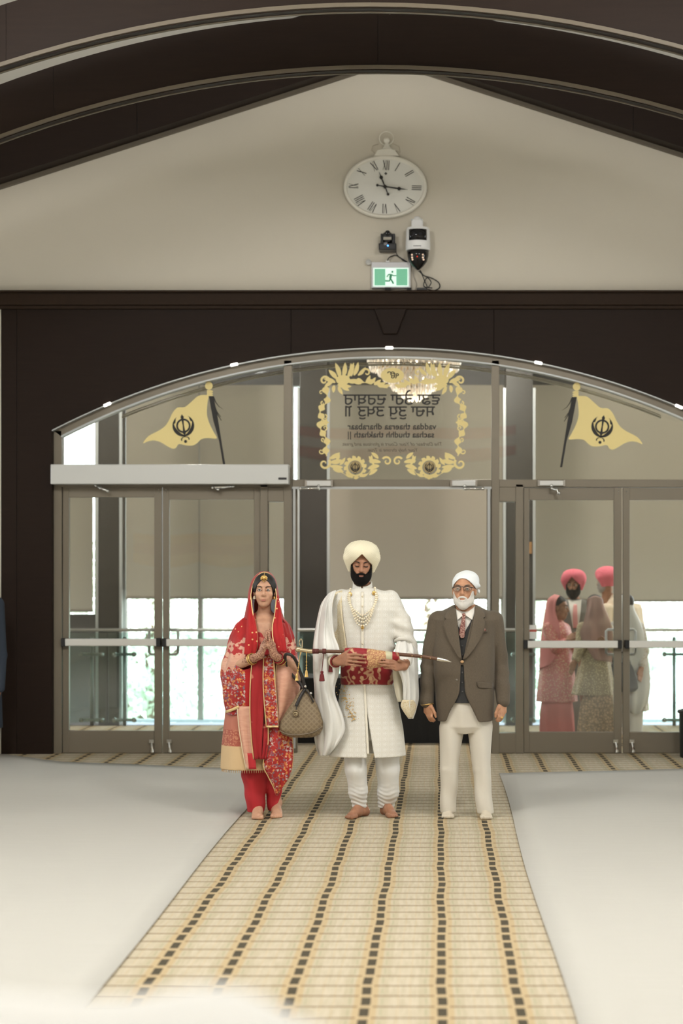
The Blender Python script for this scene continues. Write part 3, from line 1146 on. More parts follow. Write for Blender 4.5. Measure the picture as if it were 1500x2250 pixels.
FLAG = [(70, 1035), (150, 930), (300, 850), (400, 780), (460, 690), (520, 570), (590, 500), (700, 490), (800, 410), (900, 325), (1000, 310), (1055, 325),
        (1040, 430), (1032, 600), (1070, 740), (1140, 880), (1180, 965), (1050, 960), (950, 975), (890, 1030), (820, 1070), (720, 1070), (610, 1050), (570, 1100),
        (520, 1120), (440, 1085), (330, 1020), (230, 995), (140, 1010)]
def flag(mirror, dy, label):
    sc = 220 / 1500
    def S(p): return poly_px(p, 300, 820, sc, mirror, dy)
    c = S([(1180, 1385)])[0]
    e = empty('flag_decal', (c[0], VG, c[1]))
    tag(e, label, 'flag decal', 'yellow flags on the arch glass')
    MB().prism(smooth_outline(S(FLAG), 3), VG - .006, VG).build('flag_cloth', YELLOW, e)
    MB().prism(S([(1062, 328), (1132, 328), (1160, 480), (1192, 640), (1250, 1000), (1312, 1385), (1280, 1385), (1215, 1000), (1130, 700), (1095, 520)]), VG - .009, VG - .001).build('pole', BLACKV, e)
    for pts in ([(1130, 335), (1165, 420), (1210, 480), (1275, 525)], [(1165, 540), (1190, 600), (1250, 695)], [(1150, 480), (1180, 560), (1240, 640)]):
        q = S(pts)
        MB().tube([(x, VG - .005, z) for x, z in q], [.006, .005, .003, .001][:len(q)], 6).build('tassel_strand', BLACKV, e)
    f = MB()
    f.prism(S([(1062 + 58 * math.cos(i * .4488), 172 + 62 * math.sin(i * .4488)) for i in range(14)]), VG - .010, VG)
    for y in (238, 268, 298):
        f.prism(S([(1030, y), (1100, y), (1122, y + 12), (1122, y + 27), (1036, y + 27)]), VG - .009, VG)
    f.build('finial', YELLOW, e)
    k = S([(680, 790)])[0]
    emblem('emblem', k[0], k[1], 0.2, VG - .009, VG - .006, math.radians(8 if mirror is None else -8), BLACKV, e)
flag(None, 0, 'yellow pennant with black emblem on the glass above the left doors')
flag(1724, 2, 'yellow pennant with black emblem on the glass above the right doors')

sign = empty('glass_lettering', (px(861), VG, pz(1048)))
tag(sign, 'mirrored black lettering in a yellow scrollwork frame on the middle arch glass', 'window lettering')
def letter(body, x0, x1, yc, bold=0.0, shear=0.0, hmax=None, m=None, name='lettering', parent=None, mirror=True):
    V, F = txt_flat(body, shear)
    used = sorted({i for f in F for i in f})
    V = np.array([(a, b, 0) for a, b in V])
    mn, mx = V[used].min(0), V[used].max(0)
    s = (px(x1) - px(x0)) / (mx[0] - mn[0])
    V = V - (mn + mx) / 2
    cx_, cz_ = px((x0 + x1) / 2), pz(yc)
    mb = MB()
    k = 0
    for ox, oz in (((0, 0),) if not bold else ((-bold, -bold), (bold, -bold), (-bold, bold), (bold, bold))):
        k += 1
        mb.add([(cx_ + (-1 if mirror else 1) * p[0] * s + ox / 240, VG - .0020 - .0003 * k + p[2] * .08, cz_ + p[1] * s + oz / 240) for p in V], F)
    o = mb.build(name, m or BLACKV, parent, thick=.0004)
    o['kind'] = 'stuff'
    return o
letter('\u0a35\u0a21\u0a3e \u0a24\u0a47\u0a30\u0a3e \u0a26\u0a30\u0a2c\u0a3e\u0a30\u0a41', 753, 967, 874, .35, parent=sign)
letter('\u0a38\u0a1a\u0a3e \u0a24\u0a41\u0a27\u0a41 \u0a24\u0a16\u0a24\u0a41 \u0965', 757, 955, 905, .35, parent=sign)
letter('vaddaa thaeraa dharabaar', 762, 958, 935, .3, parent=sign)
letter('sachaa thudhh thakhath ||', 763, 953, 955, .3, parent=sign)
BROWNV = mat('brown_vinyl', (70, 58, 48), .6)
letter('The Darbaar of Your Court is glorious and great.', 750, 970, 975, .0, .3, parent=sign, m=BROWNV)
letter('Your holy throne is True.', 806, 916, 988, .0, .3, parent=sign, m=BROWNV)
letter('\u0a74', 850, 875, 821, .3, parent=sign)

LAYER = [0]
def layer():
    LAYER[0] += 1
    return .0030 + .00004 * LAYER[0]
def leaf(mb, x, y, ang, ln, w, curl=0.25):
    """pointed leaf, base at (x, y) px, pointing at ang degrees (0 right, 90 up)"""
    a = math.radians(ang)
    L, R = [], []
    for i in range(7):
        u = i / 6
        bend = curl * ln * u * u
        cx_ = x + math.cos(a) * ln * u - math.sin(a) * bend
        cy_ = y - math.sin(a) * ln * u - math.cos(a) * bend
        t = w * 1.2 * math.sin(math.pi * (u * .92 + .06)) ** .8 * .5
        L.append((px(cx_ - math.sin(a) * t), pz(cy_ - math.cos(a) * t)))
        R.append((px(cx_ + math.sin(a) * t), pz(cy_ + math.cos(a) * t)))
    mb.strip(L, R, VG - layer(), VG - .0002)
def scroll(mb, x, y, r, a0, turns, w, sgn=1, shrink=.75):
    O, I = [], []
    N = int(20 * turns) + 6
    for i in range(N + 1):
        u = i / N
        a = math.radians(a0) + sgn * u * turns * 2 * math.pi
        rr = r * (1 - shrink * u)
        ww = w * (1 - .5 * u)
        O.append((px(x + rr * math.cos(a)), pz(y - rr * math.sin(a))))
        I.append((px(x + (rr - ww) * math.cos(a)), pz(y - (rr - ww) * math.sin(a))))
    mb.strip(O, I, VG - layer(), VG - .0002)
def band(mb, pts, w):
    P = catmull([(x, 0, y) for x, y in pts], 5)
    O, I = [], []
    for i, p in enumerate(P):
        d = P[min(i + 1, len(P) - 1)] - P[max(i - 1, 0)]
        d.normalize()
        ww = w * (.55 + .45 * math.sin(i * .9))
        O.append((px(p.x - d.z * ww), pz(p.z + d.x * ww)))
        I.append((px(p.x + d.z * ww), pz(p.z - d.x * ww)))
    mb.strip(O, I, VG - layer(), VG - .0002)
for sg in (1, -1):
    def mx_(x): return x if sg == 1 else 1722 - x
    def ma(a): return a if sg == 1 else 180 - a
    # upper corner spray
    m = MB()
    for (x, y, a, l, w) in ((735, 838, 150, 26, 8), (738, 830, 120, 26, 9), (745, 828, 95, 34, 9), (752, 826, 70, 32, 9), (762, 826, 55, 34, 9), (770, 824, 80, 28, 8), (776, 822, 60, 30, 8),
                            (785, 822, 35, 24, 7), (740, 842, -20, 30, 9), (748, 842, -50, 22, 8), (742, 846, -75, 20, 7), (733, 844, -110, 16, 7), (760, 834, -10, 30, 9), (772, 832, -35, 22, 7), (730, 836, 200, 22, 7)):
        leaf(m, mx_(x), y, ma(a), l, w, .2 * sg)
    m.prism([(px(mx_(752) + 16 * math.cos(i * .5236)), pz(832 + 11 * math.sin(i * .5236))) for i in range(12)], VG - .0035, VG)
    m.build('leaf_spray', YELLOW, sign)['kind'] = 'stuff'
    m = MB()
    scroll(m, mx_(711), 834, 15, ma(-40), 1.1, 6, sg)
    scroll(m, mx_(804), 816, 13, ma(200), 1.0, 5, -sg)
    m.build('scroll', YELLOW, sign)['kind'] = 'stuff'
    m = MB()
    band(m, [(mx_(x), y) for x, y in ((782, 832), (800, 838), (818, 836), (832, 842), (850, 850))], 6)
    for k in range(5):
        leaf(m, mx_(802 + 9 * k), 838 + 2 * k, ma(40 - 12 * k), 18, 7, .3 * sg)
    m.build('leaf_spray', YELLOW, sign)['kind'] = 'stuff'
    # side ribbon
    m = MB()
    band(m, [(mx_(x), y) for x, y in ((712, 848), (717, 866), (716, 880), (706, 892), (701, 905), (706, 918), (701, 932), (705, 946), (713, 958), (717, 972), (714, 986), (716, 1000))], 8)
    m.build('side_ribbon', YELLOW, sign)
    m = MB()
    for (x, y, r, a, sgn) in ((704, 860, 7, 0, 1), (707, 884, 6, 90, 1), (708, 964, 6, -90, -1), (704, 990, 8, 0, -1), (712, 914, 7, 90, -1), (712, 938, 7, -90, 1)):
        scroll(m, mx_(x), y, r, ma(a), 1.0, 3, sgn * sg)
    for k in range(6):
        leaf(m, mx_(712), 926, ma(60 * k), 9, 5, 0)
    m.build('scroll', YELLOW, sign)['kind'] = 'stuff'
    # lower corner
    m = MB()
    scroll(m, mx_(711), 1017, 16, ma(40), 1.1, 6, -sg)
    scroll(m, mx_(849), 1012, 13, ma(150), 1.1, 5, -sg)
    m.build('scroll', YELLOW, sign)['kind'] = 'stuff'
    m = MB()
    for (x, y, a, l, w) in ((722, 1006, 20, 26, 8), (724, 1014, 0, 28, 9), (724, 1022, -15, 28, 8), (730, 1028, -25, 24, 8), (738, 1010, 65, 18, 7), (744, 1028, -60, 12, 6), (835, 1014, 165, 26, 8),
                            (832, 1022, 185, 26, 9), (830, 1006, 130, 20, 7), (820, 1020, 110, 22, 7), (828, 1030, 205, 22, 7), (812, 1016, 70, 18, 6), (745, 1020, 45, 20, 6)):
        leaf(m, mx_(x), y, ma(a), l, w, .15 * sg)
    m.build('leaf_spray', YELLOW, sign)['kind'] = 'stuff'
    m = MB()
    scroll(m, mx_(779), 1025, 21, 0, 1.0, 7, 1, 0.0)
    for k in range(12):
        leaf(m, mx_(779) + 18 * math.cos(k * .5236), 1025 - 18 * math.sin(k * .5236), math.degrees(k * .5236) + 30, 9, 7, .2)
    band(m, [(mx_(x), y) for x, y in ((742, 1026), (754, 1040), (770, 1046), (779, 1049), (790, 1046), (806, 1040), (818, 1026))], 3.5)
    m.build('medallion_wreath', YELLOW, sign)
    md = MB().prism([(px(mx_(779) + 13 * math.cos(i * .3142)), pz(1025 + 13 * math.sin(i * .3142))) for i in range(20)], VG - .016, VG).build('medallion', mat('medallion_tan', (186, 164, 116), .6), sign)
    emblem('emblem', px(mx_(779)), pz(1026), .085, VG - .019, VG - .015, 0, BLACKV, md)
# crest over the lettering
m = MB()
m.prism([(px(861 + 26 * math.cos(i * .3142)), pz(822 + 17 * math.sin(i * .3142))) for i in range(20)], VG - .0015, VG)
m.build('crest', YELLOW, sign)

# ------------------------------------------------------------------ clock
def cq(x, y): return 720 + x * .186667, 270 + y * .186667
def cw(x, y):
    a, b = cq(x, y)
    return px(a), pz(b)
YC = YW
CLK = mat('clock_cream', (236, 232, 220), .45)
CFACE = mat('clock_face', (232, 231, 224), .6)
CBLK = mat('clock_black', (38, 34, 30), .5)
c0 = cw(678, 765)
clock = empty('wall_clock', (c0[0], YC, c0[1] - .28))
tag(clock, 'cream oval wall clock with roman numerals above the exit sign', 'clock')
rx_, ry_ = 489 * .186667 / 240, 368 * .186667 / 240
def ell(f, g=None, n=56):
    g = f if g is None else g
    return [(c0[0] + (rx_ + f) * math.cos(2 * math.pi * i / n), c0[1] + (ry_ + g) * math.sin(2 * math.pi * i / n)) for i in range(n)]
MB().prism(ell(-.012), YC - .035, YC).build('clock_case', CLK, clock)
rim = MB()
n = 56
prof = [(0, -.02), (.0, -.05), (-.008, -.062), (-.022, -.062), (-.032, -.05), (-.034, -.036)]
rows = [[(x, YC + d, z) for x, z in ell(f)] for f, d in prof]
rim.grid(rows, closed_u=True).build('rim', CLK, clock, smooth=True)
MB().prism(ell(-.03), YC - .040, YC - .036).build('face', CFACE, clock)
for b, (x, y), h in (('XII', (690, 510), 1), ('I', (820, 530), 1), ('II', (960, 605), 1), ('III', (1045, 775), 1), ('IV', (970, 930), 1), ('V', (810, 1010), 1),
                  ('VI', (668, 1020), 1), ('VII', (525, 1000), 1), ('VIII', (380, 920), 1), ('IX', (305, 755), 1), ('X', (400, 590), 1), ('XI', (550, 520), 1)):
    X, Yp = cq(x, y)
    dx, dz = x - 678, 765 - y
    rot = math.atan2(dz, dx) - math.pi / 2
    wd = {1: 4.5, 2: 10, 3: 12, 4: 15}[len(b)]
    if b in 'VX':
        wd = 8
    st = MB()
    strokes = {'I': [(0, 0)], 'V': [(-.5, 0), (.5, 0)], 'X': [(-.5, .5), (.5, -.5)]}
    # build numeral from tapered strokes, tops outward
    cells, cur = [], 0.0
    for chh in b:
        wch = 4.0 if chh == 'I' else 7.0
        cells.append((chh, cur + wch / 2))
        cur += wch
    def R(u, v):
        u -= cur / 2
        return (px(X) + (u * math.cos(rot) - v * math.sin(rot)) / 240, pz(Yp) + (u * math.sin(rot) + v * math.cos(rot)) / 240)
    Hh = 10.5
    for chh, u in cells:
        if chh == 'I':
            segs = [((u, -Hh), (u, Hh), .75)]
        elif chh == 'V':
            segs = [((u, -Hh), (u - 3, Hh), .8), ((u, -Hh), (u + 3, Hh), .35)]
        else:
            segs = [((u + 3, -Hh), (u - 3, Hh), .8), ((u - 3, -Hh), (u + 3, Hh), .35)]
        for (a, bb, w_) in segs:
            st.prism([R(a[0] - w_, a[1]), R(a[0] + w_, a[1]), R(bb[0] + w_, bb[1]), R(bb[0] - w_, bb[1])], YC - .0425, YC - .0395)
    st.build('numeral', CBLK, clock)
def hand(tip, tail, bulge, name, dy):
    o = cw(675, 765)
    t, tl, bg_ = cw(*tip), cw(*tail), cw(*bulge)
    y = YC - .048 - dy
    m = MB()
    m.tube([(tl[0], y, tl[1]), (o[0], y, o[1]), (bg_[0], y, bg_[1]), (t[0], y, t[1])], [.004, .006, .007, .001], 6)
    m.lathe([(.012, -.004), (.012, .004)], (tl[0], y, tl[1]), 12, 'y')
    m.lathe([(.016, -.004), (.016, .004)], (o[0], y, o[1]), 12, 'y')
    m.lathe([(.017, -.004), (.017, .004)], (bg_[0], y, bg_[1]), 8, 'y')
    m.build(name, CBLK, clock)
hand((605, 590), (710, 853), (630, 655), 'hour_hand', 0)
hand((940, 800), (585, 750), (840, 790), 'minute_hand', .01)
k = cw(683, 608)
m = MB()
for i in range(4):
    m.lathe([(.006, -.001), (.006, .001)], (k[0] + .007 * math.cos(i * 1.5708), YC - .0405, k[1] + .007 * math.sin(i * 1.5708)), 8, 'y')
m.build('maker_mark', CBLK, clock)
tp = MB()
tp.prism([cw(545, 402), cw(590, 335), cw(640, 325), cw(745, 325), cw(790, 335), cw(838, 402)], YC - .05, YC)
q = cw(695, 325)
tp.lathe([(.048, 0), (.045, .01), (.026, .03), (.018, .05), (.014, .07), (.02, .075), (.012, .08)], (q[0], YC - .026, q[1]), 20)
tp.build('crown', CLK, clock, angle=40)
q = cw(693, 213)
MB().ball((q[0], YC - .026, q[1]), .028, 14, 10).build('knob', CLK, clock, smooth=True)
q = cw(690, 190)
MB().tube([(q[0] + .064 * math.cos(i * .2094), YC - .026, q[1] + .062 * math.sin(i * .2094)) for i in range(31)], .0045, 8).build('hanging_ring', CLK, clock, smooth=True)
wire = mat('pale_wire', (196, 186, 168), .5)
MB().tube([(cw(x, y)[0], YC - .004, cw(x, y)[1]) for x, y in ((600, 250), (530, 270), (515, 320), (560, 365))], .003, 6).build('wire', wire, clock)
MB().tube([(cw(x, y)[0], YC - .004, cw(x, y)[1]) for x, y in ((765, 245), (840, 280), (850, 350), (800, 330), (855, 400))], .003, 6).build('wire', wire, clock)

# ------------------------------------------------------------------ small camera, security camera, exit sign
c0 = cw(707, 1530)
pt = empty('conference_camera', (c0[0], YW, c0[1]))
tag(pt, 'small black camera on the wall under the clock', 'camera')
def bxw(mb, x0, y0, x1, y1, d0, d1):
    a, b = cw(x0, y1), cw(x1, y0)
    return mb.box(a[0], b[0], YW - d1, YW - d0, a[1], b[1])
bxw(MB(), 605, 1450, 810, 1530, 0, .16).build('base', BLACKP, pt, bevel=.008)
bxw(MB(), 625, 1330, 660, 1460, .02, .12).build('arm', BLACKP, pt, bevel=.006)
bxw(MB(), 755, 1330, 795, 1460, .02, .12).build('arm', BLACKP, pt, bevel=.006)
a = cw(705, 1375)
MB().lathe([(.03, 0), (.052, -.02), (.055, -.10), (.045, -.13), (.03, -.135)], (a[0], YW - .01, a[1]), 20, 'y').build('lens_head', mat('camera_black', (30, 30, 31), .25), pt, angle=35)
a = cw(708, 1330)
MB().lathe([(.026, -.136), (.022, -.15), (.012, -.152)], (a[0], YW, a[1]), 16, 'y').build('lens', mat('lens_black', (12, 12, 14), .08), pt, smooth=True)
bxw(MB(), 660, 1380, 752, 1410, .14, .148).build('label_plate', mat('plate_grey', (165, 160, 145), .4), pt)
a = cw(712, 1483)
MB().lathe([(.007, -.161), (.007, -.164)], (a[0], YW, a[1]), 10, 'y').build('status_light', mat('blue_led', (60, 140, 255), .4, emit=(70, 150, 255), estr=5), pt)
a = cw(690, 1470)
bxw(MB(), 665, 1445, 705, 1475, .16, .162).build('logo', mat('logo_grey', (120, 120, 122), .4), pt)

c0 = cw(1062, 1700)
sc_ = empty('security_camera', (c0[0], YW, c0[1] - .08))
tag(sc_, 'white security camera with black dome beside the exit sign', 'camera')
WCAM = mat('camera_white', (240, 240, 240), .35)
mm = MB()
bxw(mm, 985, 1160, 1120, 1262, 0, .12)
mm.build('mount', WCAM, sc_, bevel=.01)
a = cw(1052, 1165)
MB().ball((a[0], YW - .07, a[1]), .038, 14, 10, (1, 1, 1)).build('mount_cap', WCAM, sc_, smooth=True)
for x in (992, 1105):
    a = cw(x, 1170)
    MB().lathe([(.008, -.125), (.008, -.118)], (a[0], YW, a[1]), 8, 'y').build('screw', STEEL, sc_)
a = cw(1062, 1535)
hb = .05 * 4.3
MB().lathe([(.105, 0), (.112, .006), (.112, .06), (.106, .19), (.098, .207), (.06, .213)], (a[0], YW - .125, a[1]), 28).build('housing', WCAM, sc_, angle=35)
w0, w1 = cw(950, 1430), cw(1155, 1303)
rows = []
for z in (w0[1], w1[1]):
    rows.append([(a[0] + .1125 * math.sin(t), YW - .125 - .1125 * math.cos(t), z) for t in [(-.78 + 1.56 * i / 12) for i in range(13)]])
MB().grid(rows).build('front_window', mat('dark_window', (14, 14, 16), .08), sc_, smooth=True, thick=.004)
for dx, r in ((-.028, .014), (.03, .014)):
    q = cw(1055 + dx * 1286, 1365)
    MB().lathe([(r, -.243), (r, -.240), (r * .5, -.244)], (q[0], YW, q[1]), 12, 'y').build('lens', mat('lens_ring', (70, 70, 74), .15, .6), sc_)
MB().lathe([(.006, -.175), (.022, -.165), (.05, -.14), (.082, -.10), (.096, -.05), (.10, -.004)], (a[0], YW - .125, a[1]), 28).build('dome', mat('dome_black', (16, 15, 16), .12), sc_, smooth=True)
for (x, y) in ((995, 1598), (1120, 1598), (995, 1630), (1120, 1630), (1000, 1655), (1128, 1655)):
    q = cw(x, y)
    dd = math.sqrt(max(.0, .094 ** 2 - (q[0] - a[0]) ** 2))
    MB().ball((q[0], YW - .125 - dd, q[1]), .0085, 8, 6).build('led', mat('warm_led', (236, 205, 180), .3, emit=(255, 220, 190), estr=.5), sc_)
q = cw(1055, 1622)
MB().ball((q[0], YW - .125 - .092, q[1]), .006, 8, 6).build('status_light', mat('red_led', (200, 60, 40), .3, emit=(255, 60, 40), estr=.6), sc_)
q = cw(1055, 1503)
bxw(MB(), 1010, 1498, 1100, 1508, .235, .2375).build('nameplate', mat('logo_grey', (120, 120, 122), .4), sc_)

c0 = cw(745, 1955)
ex = empty('exit_sign', (c0[0], YW, c0[1]))
tag(ex, 'lit green running man exit sign on the cornice', 'exit sign')
hs = MB()
hs = bxw(hs, 515, 1650, 975, 1955, .0, .06)
hs.build('housing', mat('sign_grey', (214, 214, 218), .4), ex, bevel=.006)
SGREEN = mat('sign_green', (110, 180, 145), .5, emit=(110, 186, 150), estr=.45)
SWHITE = mat('sign_white', (230, 250, 240), .5, emit=(225, 255, 240), estr=.55)
bxw(MB(), 538, 1720, 952, 1938, .06, .064).build('lit_border', SWHITE, ex)
bxw(MB(), 552, 1733, 678, 1926, .064, .067).build('green_panel', SGREEN, ex)
bxw(MB(), 808, 1733, 938, 1926, .064, .067).build('green_panel', SGREEN, ex)
man = MB()
MANG = mat('runner_green', (60, 130, 96), .6, emit=(60, 140, 100), estr=.3)
h = cw(762, 1768)
man.lathe([(.0095, -.071), (.0095, -.066)], (h[0], YW, h[1]), 14, 'y')
for pts, r in (([(745, 1800), (737, 1845)], .011), ([(742, 1795), (715, 1800), (698, 1828)], .005), ([(748, 1797), (775, 1815), (806, 1812)], .005),
               ([(735, 1845), (728, 1875), (678, 1873)], .007), ([(738, 1845), (760, 1880), (775, 1908)], .007)):
    man.tube([(cw(x, y)[0], YW - .067, cw(x, y)[1]) for x, y in pts], r, 8)
man.build('running_man', MANG, ex)
q = cw(480, 1650)
MB().lathe([(.028, -.03), (.026, -.045), (.012, -.05)], (q[0], YW - .01, q[1]), 18, 'y').build('lamp_head', mat('clear_lamp', (205, 205, 203), .15, .3), ex)
MB().tube([(q[0], YW - .035, q[1]), (q[0] + .05, YW - .035, q[1] - .01)], .006, 6).build('lamp_arm', STEEL, ex)
bxw(MB(), 685, 1632, 725, 1652, .01, .05).build('clip', WHITEP, ex)
for x0, x1 in ((670, 745), (930, 985)):
    bxw(MB(), x0, 1953, x1, 1985, .015, .07).build('foot', RUBBER, ex)

def cable(name, pts, r, label, col=BLACKP, d=.012):
    P = catmull([(cw(x, y)[0], YW - dd, cw(x, y)[1]) for x, y, dd in pts], 6)
    o = MB().tube(P, r, 6).build(name, col, base=P[-1], smooth=True)
    tag(o, label, 'cable', 'black cables around the cameras')
cable('cable', [(800, 1530, .1), (820, 1565, .03), (870, 1600, .02), (935, 1640, .02)], .0035, 'thin black cable from the small camera toward the exit sign top')
cable('cable', [(700, 1640, .03), (720, 1600, .05), (760, 1575, .03), (810, 1565, .02), (900, 1630, .02), (950, 1650, .02)], .005, 'black plug lead lying along the top of the exit sign')
cable('cable', [(1085, 1760, .12), (1130, 1810, .06), (1220, 1830, .02), (1300, 1880, .02), (1315, 1940, .02), (1250, 1975, .02), (1160, 1965, .05)], .005, 'black cable looping out right below the dome camera')
cable('cable', [(1070, 1768, .10), (1105, 1800, .10), (1150, 1900, .08), (1180, 1950, .075), (1215, 1890, .07), (1165, 1840, .075), (1130, 1940, .09), (1230, 1962, .09)], .005, 'tangled black cable bundle on the cornice under the dome')
cable('cable', [(1005, 1690, .05), (1010, 1800, .015), (1045, 1900, .015), (1030, 1975, .03)], .0025, 'thin grey cable hanging straight beside the exit sign', mat('grey_cable', (140, 134, 124), .5))
o = bxw(MB(), 1045, 1955, 1170, 1985, .02, .08).build('power_adapter', BLACKP, bevel=.004)
tag(o, 'black power adapter lying on the cornice right of the exit sign', 'adapter')
# ------------------------------------------------------------------ figures: smooth solids from distance fields
class Field:
    def __init__(self, lo, hi, h):
        self.lo = np.array(lo, np.float32)
        self.h = h
        n = [int(math.ceil((b - a) / h)) + 1 for a, b in zip(lo, hi)]
        self.ax = [np.float32(lo[i] + h * np.arange(n[i])) for i in range(3)]
        self.d = np.full(n, 0.2, np.float32)
    def sl(self, lo, hi):
        s = []
        for i in range(3):
            a = int(max(0, math.floor((lo[i] - self.lo[i]) / self.h)))
            b = int(min(self.d.shape[i], math.ceil((hi[i] - self.lo[i]) / self.h) + 1))
            if b <= a:
                return None
            s.append(slice(a, b))
        return tuple(s)
    def pts(self, s):
        return (self.ax[0][s[0]][:, None, None], self.ax[1][s[1]][None, :, None], self.ax[2][s[2]][None, None, :])
    def op(self, fn, lo, hi, k=0.0, mode='u'):
        pad = k + 2.5 * self.h
        if mode in ('u', 'a'):
            s = self.sl([v - pad for v in lo], [v + pad for v in hi])
        elif mode == 's':
            s = self.sl([v - pad for v in lo], [v + pad for v in hi])
        else:
            s = (slice(0, None),) * 3
        if s is None:
            return self
        X, Y, Z = self.pts(s)
        v = fn(X, Y, Z).astype(np.float32)
        d = self.d[s]
        v = np.broadcast_to(v, d.shape)
        if mode == 'u':
            if k > 0:
                hh = np.clip(0.5 + 0.5 * (d - v) / k, 0, 1)
                self.d[s] = d + (v - d) * hh - k * hh * (1 - hh)
            else:
                self.d[s] = np.minimum(d, v)
        elif mode == 's':
            if k > 0:
                hh = np.clip(0.5 - 0.5 * (d + v) / k, 0, 1)
                self.d[s] = d + (-v - d) * hh + k * hh * (1 - hh)
            else:
                self.d[s] = np.maximum(d, -v)
        elif mode == 'i':
            self.d[s] = np.maximum(d, v)
        elif mode == 'a':
            self.d[s] = d + v
        return self
    # -- primitives
    def cap(self, a, b, ra, rb=None, k=0.0, mode='u', ys=1.0):
        rb = ra if rb is None else rb
        a = np.array(a, float)
        b = np.array(b, float)
        r = max(ra, rb)
        lo = np.minimum(a, b) - r
        hi = np.maximum(a, b) + r
        ba = b - a
        L = max(float(ba @ ba), 1e-9)
        def fn(X, Y, Z):
            t = np.clip(((X - a[0]) * ba[0] + (Y - a[1]) * ba[1] + (Z - a[2]) * ba[2]) / L, 0, 1)
            dx, dy, dz = X - a[0] - t * ba[0], (Y - a[1] - t * ba[1]) / ys, Z - a[2] - t * ba[2]
            return np.sqrt(dx * dx + dy * dy + dz * dz) - (ra + (rb - ra) * t)
        return self.op(fn, lo, hi, k, mode)
    def chain(self, P, R, k=0.0, mode='u', ys=1.0):
        for i in range(len(P) - 1):
            self.cap(P[i], P[i + 1], R[i], R[i + 1], k, mode, ys)
        return self
    def ell(self, c, r, k=0.0, mode='u', M=None):
        c = np.array(c, float)
        r = np.array(r, float)
        q = max(r)
        def fn(X, Y, Z):
            dx, dy, dz = X - c[0], Y - c[1], Z - c[2]
            if M is not None:
                dx, dy, dz = (M[0][0] * dx + M[1][0] * dy + M[2][0] * dz, M[0][1] * dx + M[1][1] * dy + M[2][1] * dz, M[0][2] * dx + M[1][2] * dy + M[2][2] * dz)
            k0 = np.sqrt((dx / r[0]) ** 2 + (dy / r[1]) ** 2 + (dz / r[2]) ** 2)
            k1 = np.sqrt((dx / r[0] ** 2) ** 2 + (dy / r[1] ** 2) ** 2 + (dz / r[2] ** 2) ** 2) + 1e-6
            return k0 * (k0 - 1) / k1
        return self.op(fn, c - q, c + q, k, mode)
    def loft(self, prof, k=0.0, mode='u', off=0.0, folds=None, power=2.0, z0=None, z1=None, round_=0.0):
        """prof rows (z, cx, cy, rx, ry), ascending z"""
        p = np.array(prof, float)
        if z0 is None:
            z0 = p[0, 0]
        if z1 is None:
            z1 = p[-1, 0]
        R = p[:, 3:].max() + abs(off) + .05
        lo = (p[:, 1].min() - R, p[:, 2].min() - R, z0)
        hi = (p[:, 1].max() + R, p[:, 2].max() + R, z1)
        def fn(X, Y, Z):
            z = Z.ravel()
            cx, cy, rx, ry = [np.interp(z, p[:, 0], p[:, i])[None, None, :] for i in (1, 2, 3, 4)]
            rx, ry = rx + off, ry + off
            dx, dy = (X - cx) / rx, (Y - cy) / ry
            rr = (np.abs(dx) ** power + np.abs(dy) ** power) ** (1.0 / power)
            f = 1.0
            if folds:
                th = np.arctan2(dy, dx)
                f = 1 + folds(th, Z)
            d = (rr - f) * np.minimum(rx, ry)
            # gentler scale so that the field is close to a distance on the long sides
            dz = np.maximum(z0 - Z, Z - z1)
            return np.maximum(d, dz)
        return self.op(fn, lo, hi, k, mode)
    def wedge(self, planes, k=0.0, mode='s', lo=(-9, -9, -9), hi=(9, 9, 9)):
        """intersection of half spaces (nx, ny, nz, d): n.p < d"""
        P = []
        for q in planes:
            n = np.array(q[:3], float)
            L = np.linalg.norm(n)
            P.append((n / L, q[3] / L))
        def fn(X, Y, Z):
            v = None
            for n, d in P:
                t = n[0] * X + n[1] * Y + n[2] * Z - d
                v = t if v is None else np.maximum(v, t)
            return v
        return self.op(fn, lo, hi, k, mode)
    def disp(self, fn, band=0.03):
        """add wrinkles near the surface"""
        X, Y, Z = self.pts((slice(None),) * 3)
        m = np.abs(self.d) < band
        idx = np.nonzero(m)
        x, y, z = self.ax[0][idx[0]], self.ax[1][idx[1]], self.ax[2][idx[2]]
        self.d[idx] += fn(x, y, z).astype(np.float32)
        return self
    def mesh(self):
        d = self.d
        ins = d < 0
        ins[0], ins[-1] = False, False
        ins[:, 0], ins[:, -1] = False, False
        ins[:, :, 0], ins[:, :, -1] = False, False
        c = [ins[i:ins.shape[0] - 1 + i, j:ins.shape[1] - 1 + j, k:ins.shape[2] - 1 + k] for i in (0, 1) for j in (0, 1) for k in (0, 1)]
        anyi = np.logical_or.reduce(c)
        alli = np.logical_and.reduce(c)
        act = anyi & ~alli
        idx = np.argwhere(act)
        num = np.full(act.shape, -1, np.int64)
        num[act] = np.arange(len(idx))
        corners = [(i, j, k) for i in (0, 1) for j in (0, 1) for k in (0, 1)]
        vals = np.stack([np.where(ins[idx[:, 0] + i, idx[:, 1] + j, idx[:, 2] + k], np.minimum(d[idx[:, 0] + i, idx[:, 1] + j, idx[:, 2] + k], -1e-6),
                                  np.maximum(d[idx[:, 0] + i, idx[:, 1] + j, idx[:, 2] + k], 1e-6)) for i, j, k in corners], 1)
        acc = np.zeros((len(idx), 3))
        cnt = np.zeros(len(idx))
